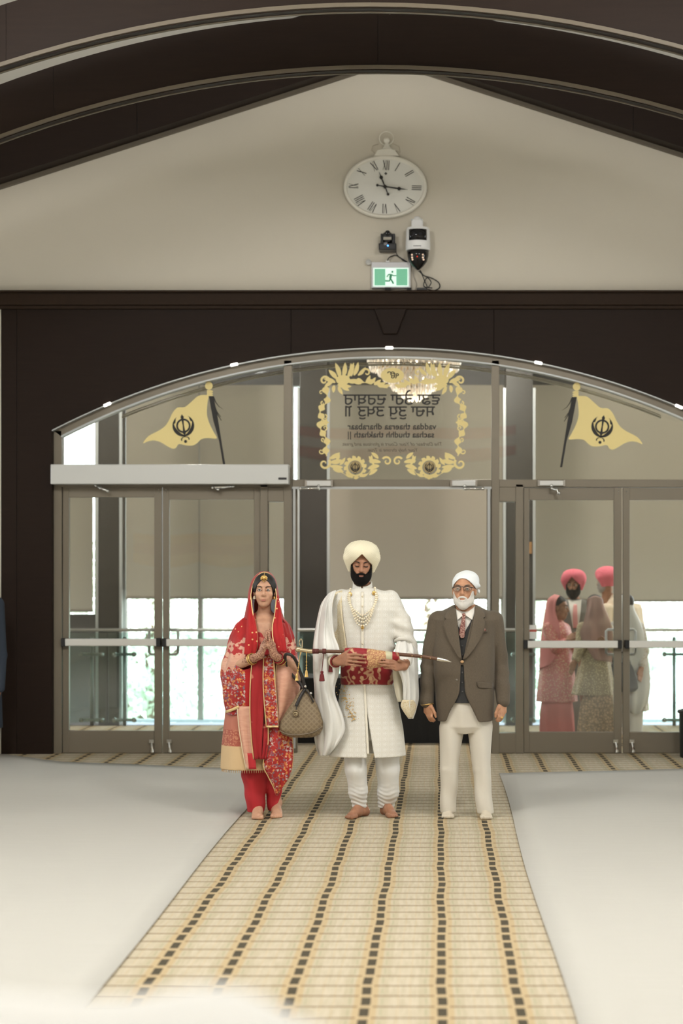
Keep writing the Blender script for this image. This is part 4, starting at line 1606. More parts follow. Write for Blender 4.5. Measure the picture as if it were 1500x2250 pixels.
        for a in range(8):
            for b in range(a + 1, 8):
                ca, cb_ = np.array(corners[a]), np.array(corners[b])
                if np.abs(ca - cb_).sum() != 1:
                    continue
                va, vb = vals[:, a], vals[:, b]
                m = (va < 0) != (vb < 0)
                t = np.where(m, va / (va - vb + 1e-12), 0)
                acc += np.where(m[:, None], ca + (cb_ - ca) * t[:, None], 0)
                cnt += m
        V = self.lo + self.h * (idx + acc / np.maximum(cnt, 1)[:, None])
        F = []
        for ax in range(3):
            o1, o2 = [(1, 2), (2, 0), (0, 1)][ax]
            sh = list(ins.shape)
            s0 = [slice(None)] * 3
            s1 = [slice(None)] * 3
            s0[ax] = slice(0, -1)
            s1[ax] = slice(1, None)
            A, B = ins[tuple(s0)], ins[tuple(s1)]
            e = np.argwhere(A != B)
            if len(e) == 0:
                continue
            flip = A[e[:, 0], e[:, 1], e[:, 2]]
            u = np.zeros(3, int)
            v = np.zeros(3, int)
            u[o1] = 1
            v[o2] = 1
            q = [e - u - v, e - v, e, e - u]
            ids = [num[np.clip(w[:, 0], 0, num.shape[0] - 1), np.clip(w[:, 1], 0, num.shape[1] - 1), np.clip(w[:, 2], 0, num.shape[2] - 1)] for w in q]
            Q = np.stack(ids, 1)
            Q[~flip] = Q[~flip][:, ::-1]
            F.append(Q[(Q >= 0).all(1)])
        return V, np.concatenate(F)
    def build(self, name, m, parent, matfn=None, relax=1):
        V, F = self.mesh()
        for _ in range(relax):
            acc = np.zeros_like(V)
            cnt = np.zeros(len(V))
            for a, b in ((0, 1), (1, 2), (2, 3), (3, 0)):
                np.add.at(acc, F[:, a], V[F[:, b]])
                np.add.at(acc, F[:, b], V[F[:, a]])
                np.add.at(cnt, F[:, a], 1)
                np.add.at(cnt, F[:, b], 1)
            V = .5 * V + .5 * acc / np.maximum(cnt, 1)[:, None]
        me = bpy.data.meshes.new(name)
        me.vertices.add(len(V))
        me.vertices.foreach_set('co', V.astype(np.float32).ravel())
        me.loops.add(len(F) * 4)
        me.loops.foreach_set('vertex_index', F.astype(np.int32).ravel())
        me.polygons.add(len(F))
        me.polygons.foreach_set('loop_start', np.arange(0, len(F) * 4, 4, dtype=np.int32))
        ms = m if isinstance(m, (list, tuple)) else [m]
        for q in ms:
            me.materials.append(q)
        if matfn is not None:
            me.polygons.foreach_set('material_index', matfn(V[F].mean(1)).astype(np.int32))
        me.update(calc_edges=True)
        me.validate()
        me.polygons.foreach_set('use_smooth', np.ones(len(me.polygons), bool))
        o = bpy.data.objects.new(name, me)
        COL.objects.link(o)
        o.parent = parent
        return o

def rotm(yaw=0, pitch=0, roll=0):
    """columns are the local axes; yaw turns the face toward +x, pitch nods it down"""
    return (Matrix.Rotation(math.radians(yaw), 3, 'Z') @ Matrix.Rotation(math.radians(roll), 3, 'Y') @ Matrix.Rotation(math.radians(pitch), 3, 'X'))

class Head:
    def __init__(self, c, yaw=0, pitch=0, roll=0, s=1.0):
        self.c = Vector(c)
        self.M = rotm(yaw, pitch, roll)
        self.s = s
    def p(self, x, y, z):
        return tuple(self.c + self.M @ (Vector((x, y, z)) * self.s))
    def mm(self):
        return [[self.M[i][j] for j in range(3)] for i in range(3)]
    def local(self, X, Y, Z):
        M, c, s = self.M, self.c, self.s
        dx, dy, dz = X - c.x, Y - c.y, Z - c.z
        return [(M[0][j] * dx + M[1][j] * dy + M[2][j] * dz) / s for j in range(3)]
    def add(self, f, grow=0.0, ears=True, slim=1.0, eyes=True):
        s, m = self.s, self.mm()
        def E(c, r, k=.012, mode='u'):
            f.ell(self.p(*c), [(q + grow) * s for q in r], k * s, mode, m)
        E((0, .012, .035), (.074 * slim, .094, .082), 0)
        E((0, -.022, -.045), (.060 * slim, .068, .076), .03 if slim > .97 else .02)
        E((0, -.066, -.098), (.026, .024, .020), .03)
        for sg in (-1, 1):
            E((sg * .040 * slim, -.062, -.026), (.022, .022, .022), .025)
            if slim > .97:
                E((sg * .046 * slim, -.035, -.078), (.018, .03, .025), .03)
            if ears:
                E((sg * .074 * slim, .004, -.012), (.010, .020, .032), .006)
        E((0, -.074, .026), (.048, .016, .013), .02)
        if eyes:
            for sg in (-1, 1):
                E((sg * .031 * slim, -.098, .0), (.017, .014, .010), .012, 's')
                E((sg * .031 * slim, -.078, .0), (.015, .013, .011), .006)
        f.cap(self.p(0, -.086, .012), self.p(0, -.108, -.030), (.008 + grow) * s, (.0125 + grow) * s, .010 * s)
        for sg in (-1, 1):
            E((sg * .012, -.097, -.034), (.009, .010, .008), .008)
        E((0, -.086, -.058), (.028, .014, .014), .02)
        E((0, -.096, -.0615), (.021, .008, .0055), .006)
        E((0, -.094, -.0735), (.018, .009, .0065), .006)
        if grow == 0:
            f.cap(self.p(-.022, -.104, -.0675), self.p(.022, -.104, -.0675), .0025 * s, .0025 * s, .004 * s, 's')
    def eye_parts(self, parent, closed=False, iris=(52, 36, 26), brow=(40, 30, 24), slim=1.0, look=0.0):
        s = self.s
        W = mat('eye_white', (206, 196, 186), .25)
        I = mat('iris_%d_%d_%d' % iris, iris, .15)
        B = mat('brow_%d_%d_%d' % brow, brow, .8)
        L = mat('lash_dark', (34, 26, 22), .7)
        for sg in (-1, 1):
            if not closed:
                e = MB().ball(self.p(sg * .031 * slim, -.0815, .0), .0115 * s, 12, 9).build('eye', W, parent, smooth=True, base=(0, 0, 0))
                d = MB().ball(self.p(sg * .031 * slim + look, -.0890, .0), .0058 * s, 10, 8).build('iris', I, e, smooth=True, base=(0, 0, 0))
                pts = [self.p(sg * (.031 * slim + (u - .5) * .030), -.0925 + .010 * abs(u - .5), .0058 - .010 * (u - .5) ** 2 * 4) for u in [i / 8 for i in range(9)]]
                MB().tube(pts, [.0016 * s] * 9, 6).build('eyelid', L, e, base=(0, 0, 0))
            else:
                pts = [self.p(sg * (.031 * slim + (u - .5) * .032), -.0925 + .012 * abs(u - .5), -.006 + .004 * (u - .5) ** 2 * 4) for u in [i / 8 for i in range(9)]]
                MB().tube(pts, [.0010 * s, .002 * s, .0026 * s, .003 * s, .003 * s, .003 * s, .0026 * s, .002 * s, .001 * s], 6).build('eyelash', L, parent, base=(0, 0, 0))
            pts = [self.p(sg * (.013 + u * .040) * slim, -.0935 + .020 * u * u, .019 + .008 * math.sin(u * 2.4)) for u in [i / 8 for i in range(9)]]
            MB().tube(pts, [.0022 * s, .0034 * s, .004 * s, .004 * s, .0038 * s, .0034 * s, .0028 * s, .002 * s, .001 * s], 6).build('eyebrow', B, parent, base=(0, 0, 0))

def hand(f, wrist, knuck, up, fingers, thumb, r=.0085, palm_w=.076, k=.006):
    """wrist and middle knuckle points; up = direction across the palm toward the index finger;
    fingers = four lists of points after the knuckle (index first), thumb = list of points"""
    w, kn, u = Vector(wrist), Vector(knuck), Vector(up).normalized()
    P = []
    for i in range(4):
        o = (1.5 - i) / 3 * palm_w * .80
        q = kn + u * o - (kn - w) * (.04 * abs(i - 1.2))
        P.append(q)
        f.cap(w + u * o * .45, q, .015, .0125, .012)
    for i in range(4):
        pts = [P[i]] + [Vector(p) for p in fingers[i]]
        rr = r * (1.0, 1.05, 1.0, .88)[i]
        f.chain([tuple(p) for p in pts], [rr * (1.15 - .3 * j / (len(pts) - 1)) for j in range(len(pts))], .003)
    tb = [w + u * palm_w * .30 + (kn - w) * .25] + [Vector(p) for p in thumb]
    f.chain([tuple(p) for p in tb], [.016] + [r * 1.25 - .0012 * j for j in range(len(tb) - 1)], .006)

def foot(f, heel, toe, ankle, w=.046, side=1, k=.02):
    """bare foot standing on z = 0; side = +1 when the big toe is on the +x side"""
    h, t = Vector(heel), Vector(toe)
    d = (t - h)
    d.z = 0
    L = d.length
    d.normalize()
    n = Vector((-d.y, d.x, 0))
    if n.x * side < 0:
        n = -n
    f.cap((h.x, h.y, h.z + .030), (ankle[0], ankle[1], ankle[2]), .030, .036, k)
    f.chain([tuple(h + Vector((0, 0, .028))), tuple(h + d * L * .45 + Vector((0, 0, .038))), tuple(h + d * L * .72 + n * .008 + Vector((0, 0, .024)))], [.029, .030, .023], k)
    f.chain([tuple(h + d * L * .4 - n * .014 + Vector((0, 0, .024))), tuple(h + d * L * .70 - n * .022 + Vector((0, 0, .018)))], [.024, .018], k)
    f.chain([tuple(h + d * L * .5 + Vector((0, 0, .045))), (ankle[0], ankle[1], ankle[2] - .01)], [.024, .034], k)
    for i in range(5):
        o = w * (.75 - .36 * i)
        ln = (1.0, .985, .95, .91, .86)[i]
        r = (.0135, .0098, .0092, .0088, .0082)[i]
        f.chain([tuple(h + d * L * .70 + n * o * .85 + Vector((0, 0, .016))), tuple(h + d * L * (ln - .05) + n * o + Vector((0, 0, r + .003))), tuple(h + d * (L * ln - r) + n * o + Vector((0, 0, r)))],
                [r * 1.2, r * 1.02, r], .004)

def prof_surf(prof, power=2.0):
    """front surface depth of a loft at (x, z)"""
    p = np.array(prof, float)
    def s(x, z, off=0.0):
        cx, cy, rx, ry = [float(np.interp(z, p[:, 0], p[:, i])) for i in (1, 2, 3, 4)]
        u = min(.97, abs((x - cx) / rx))
        return cy - (ry) * (1 - u ** power) ** (1.0 / power) - off
    return s

class Person:
    def __init__(self, cx, label, Y=YP, name='person', cat='person', group=None):
        self.Y = Y
        self.base = Vector(((cx - CX) * Y / FPX, Y, 0))
        self.e = empty(name, self.base)
        self.e['_base'] = (0, 0, 0)
        tag(self.e, label, cat, group)
    def g(self, x, y, d=0.0):
        """pixel and depth offset -> local point"""
        return at(x, y, self.Y + d) - self.base
    def on(self, x, y, surf, off):
        """local point on a garment front: pixel projected to the surface depth"""
        d = -.12
        for _ in range(4):
            q = self.g(x, y, d)
            d = surf(q.x, q.z, off)
        return self.g(x, y, d)
    def patch(self, rows, surf, off, nu=4, nv=4):
        R = [[self.on(x, y, surf, off) for x, y in r] for r in rows]
        return sheet(R, nu, nv)
    def prof(self, rows):
        """rows (py, px_left, px_right, cy, ry) -> loft profile"""
        out = []
        for y, a, b, cy, ry in rows:
            p, q = self.g(a, y, cy), self.g(b, y, cy)
            out.append((p.z, (p.x + q.x) / 2, cy, (q.x - p.x) / 2, ry))
        return sorted(out)

def skin_mat(name, c, c2):
    w = NT(name, rough=.5, spec=.35)
    w.p.inputs['Subsurface Weight'].default_value = .08
    w.p.inputs['Subsurface Radius'].default_value = (.012, .005, .003)
    n = w.noise(w.coord(), 22, 3)
    return w.color(w.mix(w.step(n, .35, .7), c, c2))
# ------------------------------------------------------------------ cloth materials
def brocade(name, base, thread, amt=.75):
    w = NT(name, rough=.62, spec=.3, sheen=.15)
    co = w.coord()
    x, y, z = w.xyz(co)
    u = w.math('FRACT', w.math('ADD', w.math('DIVIDE', x, .046), 50.5))
    a = w.math('ABSOLUTE', w.math('SUBTRACT', u, .5))
    s1 = w.math('LESS_THAN', w.math('ABSOLUTE', w.math('SUBTRACT', w.math('FRACT', w.math('MULTIPLY', a, 11.0)), .5)), .16)
    stripes = w.math('MULTIPLY', s1, w.math('LESS_THAN', a, .16))
    v = w.math('FRACT', w.math('ADD', w.math('DIVIDE', z, .036), 50.0))
    b = w.math('ABSOLUTE', w.math('SUBTRACT', v, .5))
    dd = w.math('ADD', w.math('MULTIPLY', w.math('ABSOLUTE', w.math('SUBTRACT', a, .33)), 2.6), b)
    l1 = w.math('LESS_THAN', w.math('ABSOLUTE', w.math('SUBTRACT', dd, .40)), .05)
    l2 = w.math('LESS_THAN', dd, .12)
    dia = w.math('MULTIPLY', w.math('MAXIMUM', l1, l2), w.math('GREATER_THAN', a, .17))
    n = w.noise(co, 60, 2)
    f = w.math('MULTIPLY', w.math('MAXIMUM', stripes, dia), w.math('MULTIPLY', w.math('ADD', n, .35), amt))
    w.bump(f, .35, .003)
    return w.color(w.mix(f, base, thread))
SHER = brocade('ivory_brocade', (228, 226, 219), (182, 170, 142), .50)
STOLE = mat('white_silk', (228, 227, 222), .6, sheen=.2, bump=.06, bscale=60)
WHITE_COT = mat('white_cotton', (228, 228, 226), .75, bump=.08, bscale=80)

def sequin(name, base, gold, sc=95):
    w = NT(name, rough=.45, spec=.5)
    co = w.coord()
    d = w.voro(co, sc)
    f = w.step(d, .42, .22)
    n = w.noise(co, 25, 2)
    g = w.mix(n, gold, (236, 222, 182))
    w.link(w.math('MULTIPLY', f, .5), w.p.inputs['Metallic'])
    w.bump(f, .5, .004)
    return w.color(w.mix(f, base, g))
GOLDBORDER = sequin('gold_sequin_border', (224, 212, 184), (206, 178, 122))

def floral(name, ground, flower, scale=22, thr=.32, vine=.5, extra=None, rough=.6, rnd=.7):
    w = NT(name, rough=rough, spec=.35, sheen=.1)
    co = w.coord()
    co2 = w.mapping(co, (1, .35, 1))
    d = w.voro(co2, scale, rnd=rnd)
    petals = w.noise(co2, scale * 2.6, 2)
    f = w.step(w.math('ADD', d, w.math('MULTIPLY', petals, .35)), thr + .27, thr + .17)
    vn = w.math('ABSOLUTE', w.math('SUBTRACT', w.noise(co2, scale * .55, 2), .5))
    f2 = w.math('MULTIPLY', w.step(vn, .035, .015), vine)
    ff = w.math('MAXIMUM', f, f2)
    g = ground
    if extra:
        e = w.voro(co2, scale * .8, out='Color')
        ex, ey, ez = w.xyz(e)
        g = w.mix(w.step(ex, .72, .78), ground, extra[0])
        fl = w.mix(w.step(ey, .5, .55), flower, extra[1])
        fl = w.mix(w.step(ez, .7, .75), fl, extra[2])
    else:
        fl = flower
    w.bump(ff, .2, .003)
    return w.color(w.mix(ff, g, fl))
REDSASH = floral('red_gold_brocade', (142, 30, 38), (216, 178, 140), 17, .20, .75, rnd=.15)
REDTRIM = mat('red_velvet', (140, 22, 32), .7)
GREENSILK = mat('sage_silk', (196, 192, 160), .45)
WRAPGOLD = floral('tan_gold_weave', (170, 120, 88), (206, 170, 120), 70, .3, .8)
PEARL = mat('pearl', (238, 226, 200), .22, .15)
BEARD = mat('black_beard', (20, 17, 16), .9, spec=.15, bump=.5, bscale=160)
SKIN_G = skin_mat('skin_groom', (152, 108, 84), (170, 124, 98))

# ------------------------------------------------------------------ groom
gr = Person(795, 'man in ivory sherwani and cream turban carrying a sheathed sword')
g = gr.g
E = gr.e
cp = gr.prof([(1660, 722, 889, -.01, .17), (1600, 733, 884, -.01, .155), (1535, 744, 873, 0, .14), (1483, 752, 862, 0, .125), (1437, 749, 865, 0, .125),
              (1382, 744, 869, 0, .13), (1340, 737, 873, 0, .125), (1318, 737, 872, .005, .11), (1304, 752, 858, .01, .088), (1292, 772, 823, .01, .072)])
csurf = prof_surf(cp, 2.2)
hd = Head(g(794, 1238, -.025), yaw=3, pitch=11, roll=2, s=.97)
f = Field((-.40, -.42, -.01), (.42, .26, 1.85), .0048)
hd.add(f)
f.cap(hd.p(0, .015, -.08), g(797, 1305, .02), .052, .058, .015)
f.loft([(z, a, b, c * .80, d * .72) for z, a, b, c, d in cp if z > .75], k=.03)
L_el, L_wr, L_kn = g(714, 1436, .0), g(738, 1453, -.25), g(764, 1449, -.345)
R_el, R_wr, R_kn = g(899, 1436, .0), g(888, 1463, -.23), g(866, 1461, -.305)
f.chain([g(752, 1318, .01), L_el, L_wr], [.05, .042, .029], .02)
f.chain([g(858, 1318, .01), R_el, R_wr], [.05, .042, .029], .02)
hand(f, L_wr, L_kn, (.1, 0, 1), [[g(778, 1438, -.352), g(790, 1439, -.348), g(799, 1441, -.335)], [g(779, 1446, -.358), g(792, 1447, -.353), g(802, 1448, -.34)],
                                [g(778, 1454, -.355), g(790, 1455, -.35), g(800, 1456, -.338)], [g(775, 1461, -.345), g(785, 1462, -.342), g(793, 1463, -.332)]],
     [g(760, 1434, -.32), g(770, 1427, -.30), g(779, 1425, -.29)])
hand(f, R_wr, R_kn, (-.15, 0, 1), [[g(854, 1452, -.335), g(845, 1449, -.34), g(838, 1449, -.335)], [g(853, 1457, -.34), g(842, 1455, -.345), g(833, 1455, -.338)],
                                 [g(854, 1463, -.335), g(844, 1462, -.34), g(836, 1461, -.335)], [g(857, 1468, -.325), g(849, 1468, -.33), g(843, 1467, -.325)]],
     [g(876, 1451, -.30), g(874, 1441, -.312), g(871, 1435, -.312)])
for hip, kn, an in ((g(775, 1600, 0), g(781, 1690, -.03), Vector((-.012, .05, .09))), (g(845, 1600, .02), g(851, 1690, .03), Vector((.16, .11, .09)))):
    f.chain([hip, kn, an], [.075, .05, .035], .02)
foot(f, (.018, .055, 0), (-.098, -.135, 0), (-.010, .045, .09), side=1)
foot(f, (.150, .125, 0), (.222, -.075, 0), (.160, .105, .09), side=-1)
f.build('body', SKIN_G, E, relax=1)
hd.eye_parts(E, closed=True, brow=(26, 20, 17))

# beard and moustache follow the jaw
f = Field(tuple(hd.c + Vector((-.11, -.16, -.19))), tuple(hd.c + Vector((.11, .08, .06))), .0034)
hd.add(f, grow=.006, ears=False, eyes=False)
f.ell(hd.p(0, -.055, -.103), (.050, .046, .042), .03)
f.ell(hd.p(0, -.098, -.056), (.028, .011, .007), .01)
def beard_region(h, hi=-.050, side=.058, top=.0, tache=-.044):
    def fn(X, Y, Z):
        x, y, z = h.local(X, Y, Z)
        ax = np.abs(x)
        lim = np.where(ax > side, top, hi + np.clip((ax - .028) / (side - .028), 0, 1) ** 2 * (top - hi) * .9)
        lim = np.where(ax < .032, np.maximum(lim, tache - (ax / .032) ** 2 * .012), lim)
        r = z - lim
        r = np.maximum(r, y - .012)
        return r
    return fn
f.op(beard_region(hd, hi=-.058, side=.060, top=-.008, tache=-.047), (0, 0, 0), (0, 0, 0), 0, 'i')
f.ell(hd.p(0, -.11, -.0690), (.019, .03, .0080), .004, 's', hd.mm())
f.build('beard', BEARD, E)
f = Field(tuple(hd.c + Vector((-.05, -.14, -.12))), tuple(hd.c + Vector((.05, .0, -.02))), .003)
f.ell(hd.p(0, -.0985, -.0625), (.0185, .006, .004), .003, 'u', hd.mm()).ell(hd.p(0, -.0975, -.0735), (.017, .008, .0055), .002, 'u', hd.mm())
f.build('lips', mat('lips_brown', (158, 104, 92), .5), E)

# turban
TURB = NT('cream_turban', rough=.8, spec=.2)
TURB = TURB.color(TURB.mix(TURB.noise(TURB.coord(), 9, 2), (226, 218, 190), (236, 230, 206)))
def turban(h, parent, m, s=1.0, cut=True, name='turban', open_top=.086, slope=1.42, lowz=-.060):
    f = Field(tuple(h.c + Vector((-.17, -.19, -.12)) * s), tuple(h.c + Vector((.17, .19, .24)) * s), .0042 * s)
    mm = h.mm()
    f.ell(h.p(0, .018, .066), (.128 * s, .132 * s, .086 * s), 0, 'u', mm)
    f.ell(h.p(0, .0, .096), (.106 * s, .108 * s, .058 * s), .04 * s, 'u', mm)
    f.ell(h.p(0, .030, .02), (.108 * s, .108 * s, .085 * s), .04 * s, 'u', mm)
    for sg in (-1, 1):
        f.cap(h.p(sg * .095, -.02, .04), h.p(sg * .076, -.005, -.046), .034 * s, .020 * s, .03 * s)
    def folds(x, y, z):
        lx, ly, lz = h.local(x, y, z)
        ph = (lz + 1.05 * np.abs(lx - .004 * np.sign(lx)) + .25 * np.maximum(ly, 0)) * (2 * math.pi / .0150)
        seam = np.exp(-(np.abs(lx + (lz - .14) * .12) / .006) ** 2) * (ly < -.03) * .004 * (lz > open_top)
        return .0013 * np.sin(ph + 1.2 * np.sin(lx * 25)) + seam
    f.disp(folds)
    if cut:
        def opening(X, Y, Z):
            x, y, z = h.local(X, Y, Z)
            v = z + slope * np.abs(x) ** 1.08 * 1.05 - open_top
            v = np.maximum(v, y + .012)
            v = np.maximum(v, np.abs(x) - .0715)
            return v * .7 * s
        f.op(opening, (-9, -9, -9), (9, 9, 9), .004, 's')
    # hollow for the head, trimmed at the ears
    def under(X, Y, Z):
        x, y, z = h.local(X, Y, Z)
        return (lowz - z) * s
    f.op(under, (0, 0, 0), (0, 0, 0), 0, 'i')
    return f.build(name, m, parent)
turban(hd, E, TURB, .93)

# sherwani
SB = Field((-.32, -.24, .38), (.40, .22, 1.62), .006)
def coat_folds(th, Z):
    a = np.clip((.95 - Z) / .5, 0, 1)
    return a * (.022 * np.sin(5 * th + 2.0) + .012 * np.sin(9 * th + Z * 4))
SB.loft(cp, power=2.2, folds=coat_folds)
SB.chain([g(857, 1316, .01), g(882, 1372, .005), g(899, 1432, 0)], [.061, .065, .062], .03)
SB.chain([g(751, 1316, .01), g(728, 1372, .005), g(712, 1432, 0)], [.066, .066, .060], .03)
SB.chain([g(712, 1432, 0), g(730, 1449, -.15)], [.052, .042], .03)
SB.chain([g(899, 1432, 0), g(889, 1456, -.16)], [.054, .045], .02)
# wrinkles of the sleeves
def wr(x, y, z):
    s = np.clip((np.abs(x) - .17) / .06, 0, 1) * np.clip((z - 1.05) / .05, 0, 1) * np.clip((1.42 - z) / .1, 0, 1)
    return .005 * s * np.sin(z * 75 + x * 30)
SB.disp(wr)
# open front vent below the waist
a0, a1, a2 = g(803, 1550, -.15), g(806, 1664, -.18), g(822, 1664, -.18)
nl = ((a1.z - a0.z), 0, -(a1.x - a0.x))
SB.wedge([(-1, 0, (a1.x - a0.x) / (a1.z - a0.z), -a0.x + a0.z * (a1.x - a0.x) / (a1.z - a0.z)),
          (1, 0, -(a2.x - a0.x) / (a2.z - a0.z), a0.x - a0.z * (a2.x - a0.x) / (a2.z - a0.z)), (0, 1, 0, -.105)], .006)
# hollow under the hem
SB.loft([(.38, cp[0][1], -.01, cp[0][3] - .02, .15), (.50, cp[0][1], -.01, .20, .12), (.56, cp[0][1], 0, .12, .06)], mode='s', power=2.2)
# neck opening
SB.cap(hd.p(0, .01, -.09), g(797, 1302, .012), .056, .056, 0, 's')
SB.build('sherwani', SHER, E)
# stand collar
cr = []
for (yy, r, dy) in ((1303, .068, .012), (1296, .066, .012), (1286, .063, .008), (1278, .062, .004)):
    row = []
    for i in range(33):
        t = -math.pi / 2 + .09 + (2 * math.pi - .18) * i / 32
        c = g(796, yy, dy)
        dip = -.034 * max(0, math.cos(t + math.pi / 2)) if yy < 1290 else -.016 * max(0, math.cos(t + math.pi / 2))
        row.append(c + Vector((r * math.cos(t), r * 1.05 * math.sin(t), dip)))
    cr.append(row)
MB().grid(cr).build('collar', SHER, E, smooth=True, thick=.006)
# placket and buttons
pl = gr.patch([[(793, y), (799, y)] for y in (1300, 1330, 1360, 1400, 1438)], csurf, .006)
MB().grid(pl).build('placket', mat('placket_cream', (226, 220, 204), .6), E, smooth=True, thick=.004)
pl = gr.patch([[(798 + (y - 1500) * .05, y), (803 + (y - 1500) * .05, y)] for y in (1500, 1530, 1560, 1600, 1640, 1657)], csurf, .006)
MB().grid(pl).build('placket', MATS['placket_cream'], E, smooth=True, thick=.004)
for y in (1310, 1332, 1356, 1384, 1414):
    MB().ball(gr.on(796, y, csurf, .012), .0065, 10, 7).build('button', PEARL, E, smooth=True)
# sleeve cuff welt on the picture-right arm
MB().tube(catmull([g(868, 1408, -.03), g(880, 1403, -.075), g(897, 1405, -.07), g(909, 1415, -.02), g(906, 1424, .03)], 5), .012, 8).build('sleeve_fold', SHER, E, smooth=True)

# gold border of the stole down the front
gb = gr.patch([[(730 + k, 1302 - k * .2) for k in (0, 11, 22)]] + [[(x - 13, y), (x, y), (x + 14, y)] for x, y in ((736, 1330), (739, 1365), (744, 1400), (748, 1432))], csurf, .016)
MB().grid(gb).build('stole_border', GOLDBORDER, E, smooth=True, thick=.006)
rs_ = np.random.default_rng(3)
m = MB()
for k in range(150):
    t = rs_.uniform(0, 1)
    x, y = 752 + 22 * t + rs_.normal() * 6, 1502 + 82 * t
    m.ball(gr.on(x, y, csurf, .006), rs_.uniform(.002, .0042), 6, 4)
m.build('sequin_trail', GOLD, E)['kind'] = 'stuff'

# sash
rows = []
for py, o in ((1502, .010), (1490, .016), (1470, .017), (1450, .016), (1438, .010)):
    c = g(803, py, 0)
    z = c.z
    cx_, cy_, rx_, ry_ = [float(np.interp(z, [q[0] for q in cp], [q[i] for q in cp])) for i in (1, 2, 3, 4)]
    row = []
    for i in range(64):
        t = 2 * math.pi * i / 64
        ct, st = math.cos(t), math.sin(t)
        k2 = (abs(ct) ** 2.2 + abs(st) ** 2.2) ** (-1 / 2.2)
        row.append(Vector((cx_ - .003 + (rx_ + o - .012) * ct * k2, cy_ + (ry_ + o) * st * k2, z + .004 * math.sin(3 * t))))
    rows.append(row)
MB().grid(rows, closed_u=True).build('sash', REDSASH, E, smooth=True, thick=.006)

# stole over the picture-left arm
def drape(rows, nu=6, nv=5, amp=.012, freq=1.0, seed=0.0):
    S = sheet(rows, nu, nv)
    for i, r in enumerate(S):
        for j, p in enumerate(r):
            e = min(1, j / 3, (len(r) - 1 - j) / 3 + .3) * min(1, i / 6)
            p.y += amp * e * math.sin(j * freq + seed + .08 * i + .6 * math.sin(i * .21))
            p.x += amp * .35 * e * math.sin(j * freq * 1.3 + seed * 2 + .1 * i)
    return S
st = [[g(738, 1297, -.06), g(731, 1299, -.06), g(722, 1304, -.03), g(724, 1304, .05), g(748, 1296, .09)]] + [[g(x, y, d) for x, d in r] for y, r in (
    (1332, ((729, -.135), (718, -.125), (706, -.02), (710, .08), (738, .12))),
    (1390, ((733, -.16), (714, -.17), (694, -.04), (702, .08), (735, .13))),
    (1430, ((746, -.20), (716, -.24), (690, -.08), (698, .08), (730, .14))),
    (1475, ((745, -.20), (716, -.23), (691, -.08), (698, .08), (730, .14))),
    (1520, ((735, -.19), (715, -.22), (694, -.08), (700, .07), (730, .13))),
    (1570, ((752, -.19), (722, -.22), (693, -.07), (699, .06), (730, .12))),
    (1605, ((757, -.19), (722, -.21), (693, -.06), (699, .05), (728, .11))),
    (1640, ((738, -.18), (718, -.20), (697, -.05), (701, .04), (722, .09))),
    (1660, ((719, -.16), (712, -.16), (704, -.04), (704, .02), (712, .05))))]
MB().grid(drape(st, 9, 6, .020, .95)).build('stole', STOLE, E, smooth=True, thick=.004)
# stole end over the picture-right forearm
st = [[g(x, y, d) for x, d in r] for y, r in (
    (1398, ((876, -.01), (885, -.03), (896, -.01), (900, .01), (888, .03))),
    (1424, ((868, -.10), (887, -.125), (909, -.06), (913, .03), (892, .07))),
    (1442, ((868, -.16), (888, -.17), (911, -.08), (914, .04), (892, .08))),
    (1466, ((872, -.24), (893, -.22), (914, -.09), (915, .04), (895, .08))),
    (1500, ((884, -.22), (898, -.21), (916, -.09), (915, .03), (900, .07))),
    (1535, ((886, -.20), (900, -.19), (917, -.08), (915, .02), (902, .05))),
    (1560, ((888, -.18), (900, -.17), (912, -.08), (910, .0), (902, .03))),
    (1579, ((897, -.15), (901, -.15), (906, -.08), (905, -.02), (902, .0))))]
MB().grid(drape(st, 8, 6, .015, 1.0, 1.0)).build('stole', STOLE, E, smooth=True, thick=.004)
st = [[g(x, y, d) for x, d in r] for y, r in ((1538, ((884, -.212), (895, -.215), (908, -.175))), (1550, ((880, -.205), (896, -.205), (914, -.13))), (1563, ((886, -.195), (898, -.195), (911, -.13))), (1577, ((896, -.17), (901, -.17), (905, -.13))))]
MB().grid(sheet(st, 4, 4)).build('stole_border', GOLDBORDER, E, smooth=True, thick=.005)
INNER = mat('stole_lining', (206, 200, 180), .7)
st = [[g(x, y, d) for x, d in r] for y, r in ((1462, ((862, -.20), (870, -.21), (878, -.19))), (1490, ((864, -.17), (872, -.19), (882, -.17))), (1520, ((868, -.16), (876, -.18), (884, -.16))), (1542, ((874, -.15), (880, -.17), (886, -.16))))]
MB().grid(sheet(st, 4, 4)).build('stole_fold', INNER, E, smooth=True, thick=.005)

# necklaces: four close strands of pearls
for n_, (dx, bot, tx) in enumerate(((0, 1352, 2), (3, 1360, 0), (6, 1367, -2), (9, 1375, -4))):
    P = catmull([gr.on(771 - tx * .6 - dx * .25, 1290, csurf, .024), gr.on(768 - dx * .4, 1312, csurf, .026), gr.on(772 - dx * .2, 1333, csurf, .026), gr.on(783, bot - 8, csurf, .026), gr.on(796, bot, csurf, .026),
                 gr.on(809, bot - 8, csurf, .026), gr.on(820 + dx * .2, 1333, csurf, .026), gr.on(825 + dx * .4, 1312, csurf, .026), gr.on(822 + tx * .6 + dx * .25, 1290, csurf, .024)], 24)
    m = MB()
    acc, last = 0, P[0]
    for p in P:
        acc += (p - last).length
        last = p
        if acc > .0150:
            m.ball(p, .0072, 7, 5)
            acc = 0
    o = m.build('pearl_strand', PEARL, E, smooth=True)
    o['kind'] = 'stuff'
MB().ball(gr.on(796, 1378, csurf, .018), .012, 12, 8, (1, .6, 1.3)).build('pendant', GOLD, E, smooth=True)
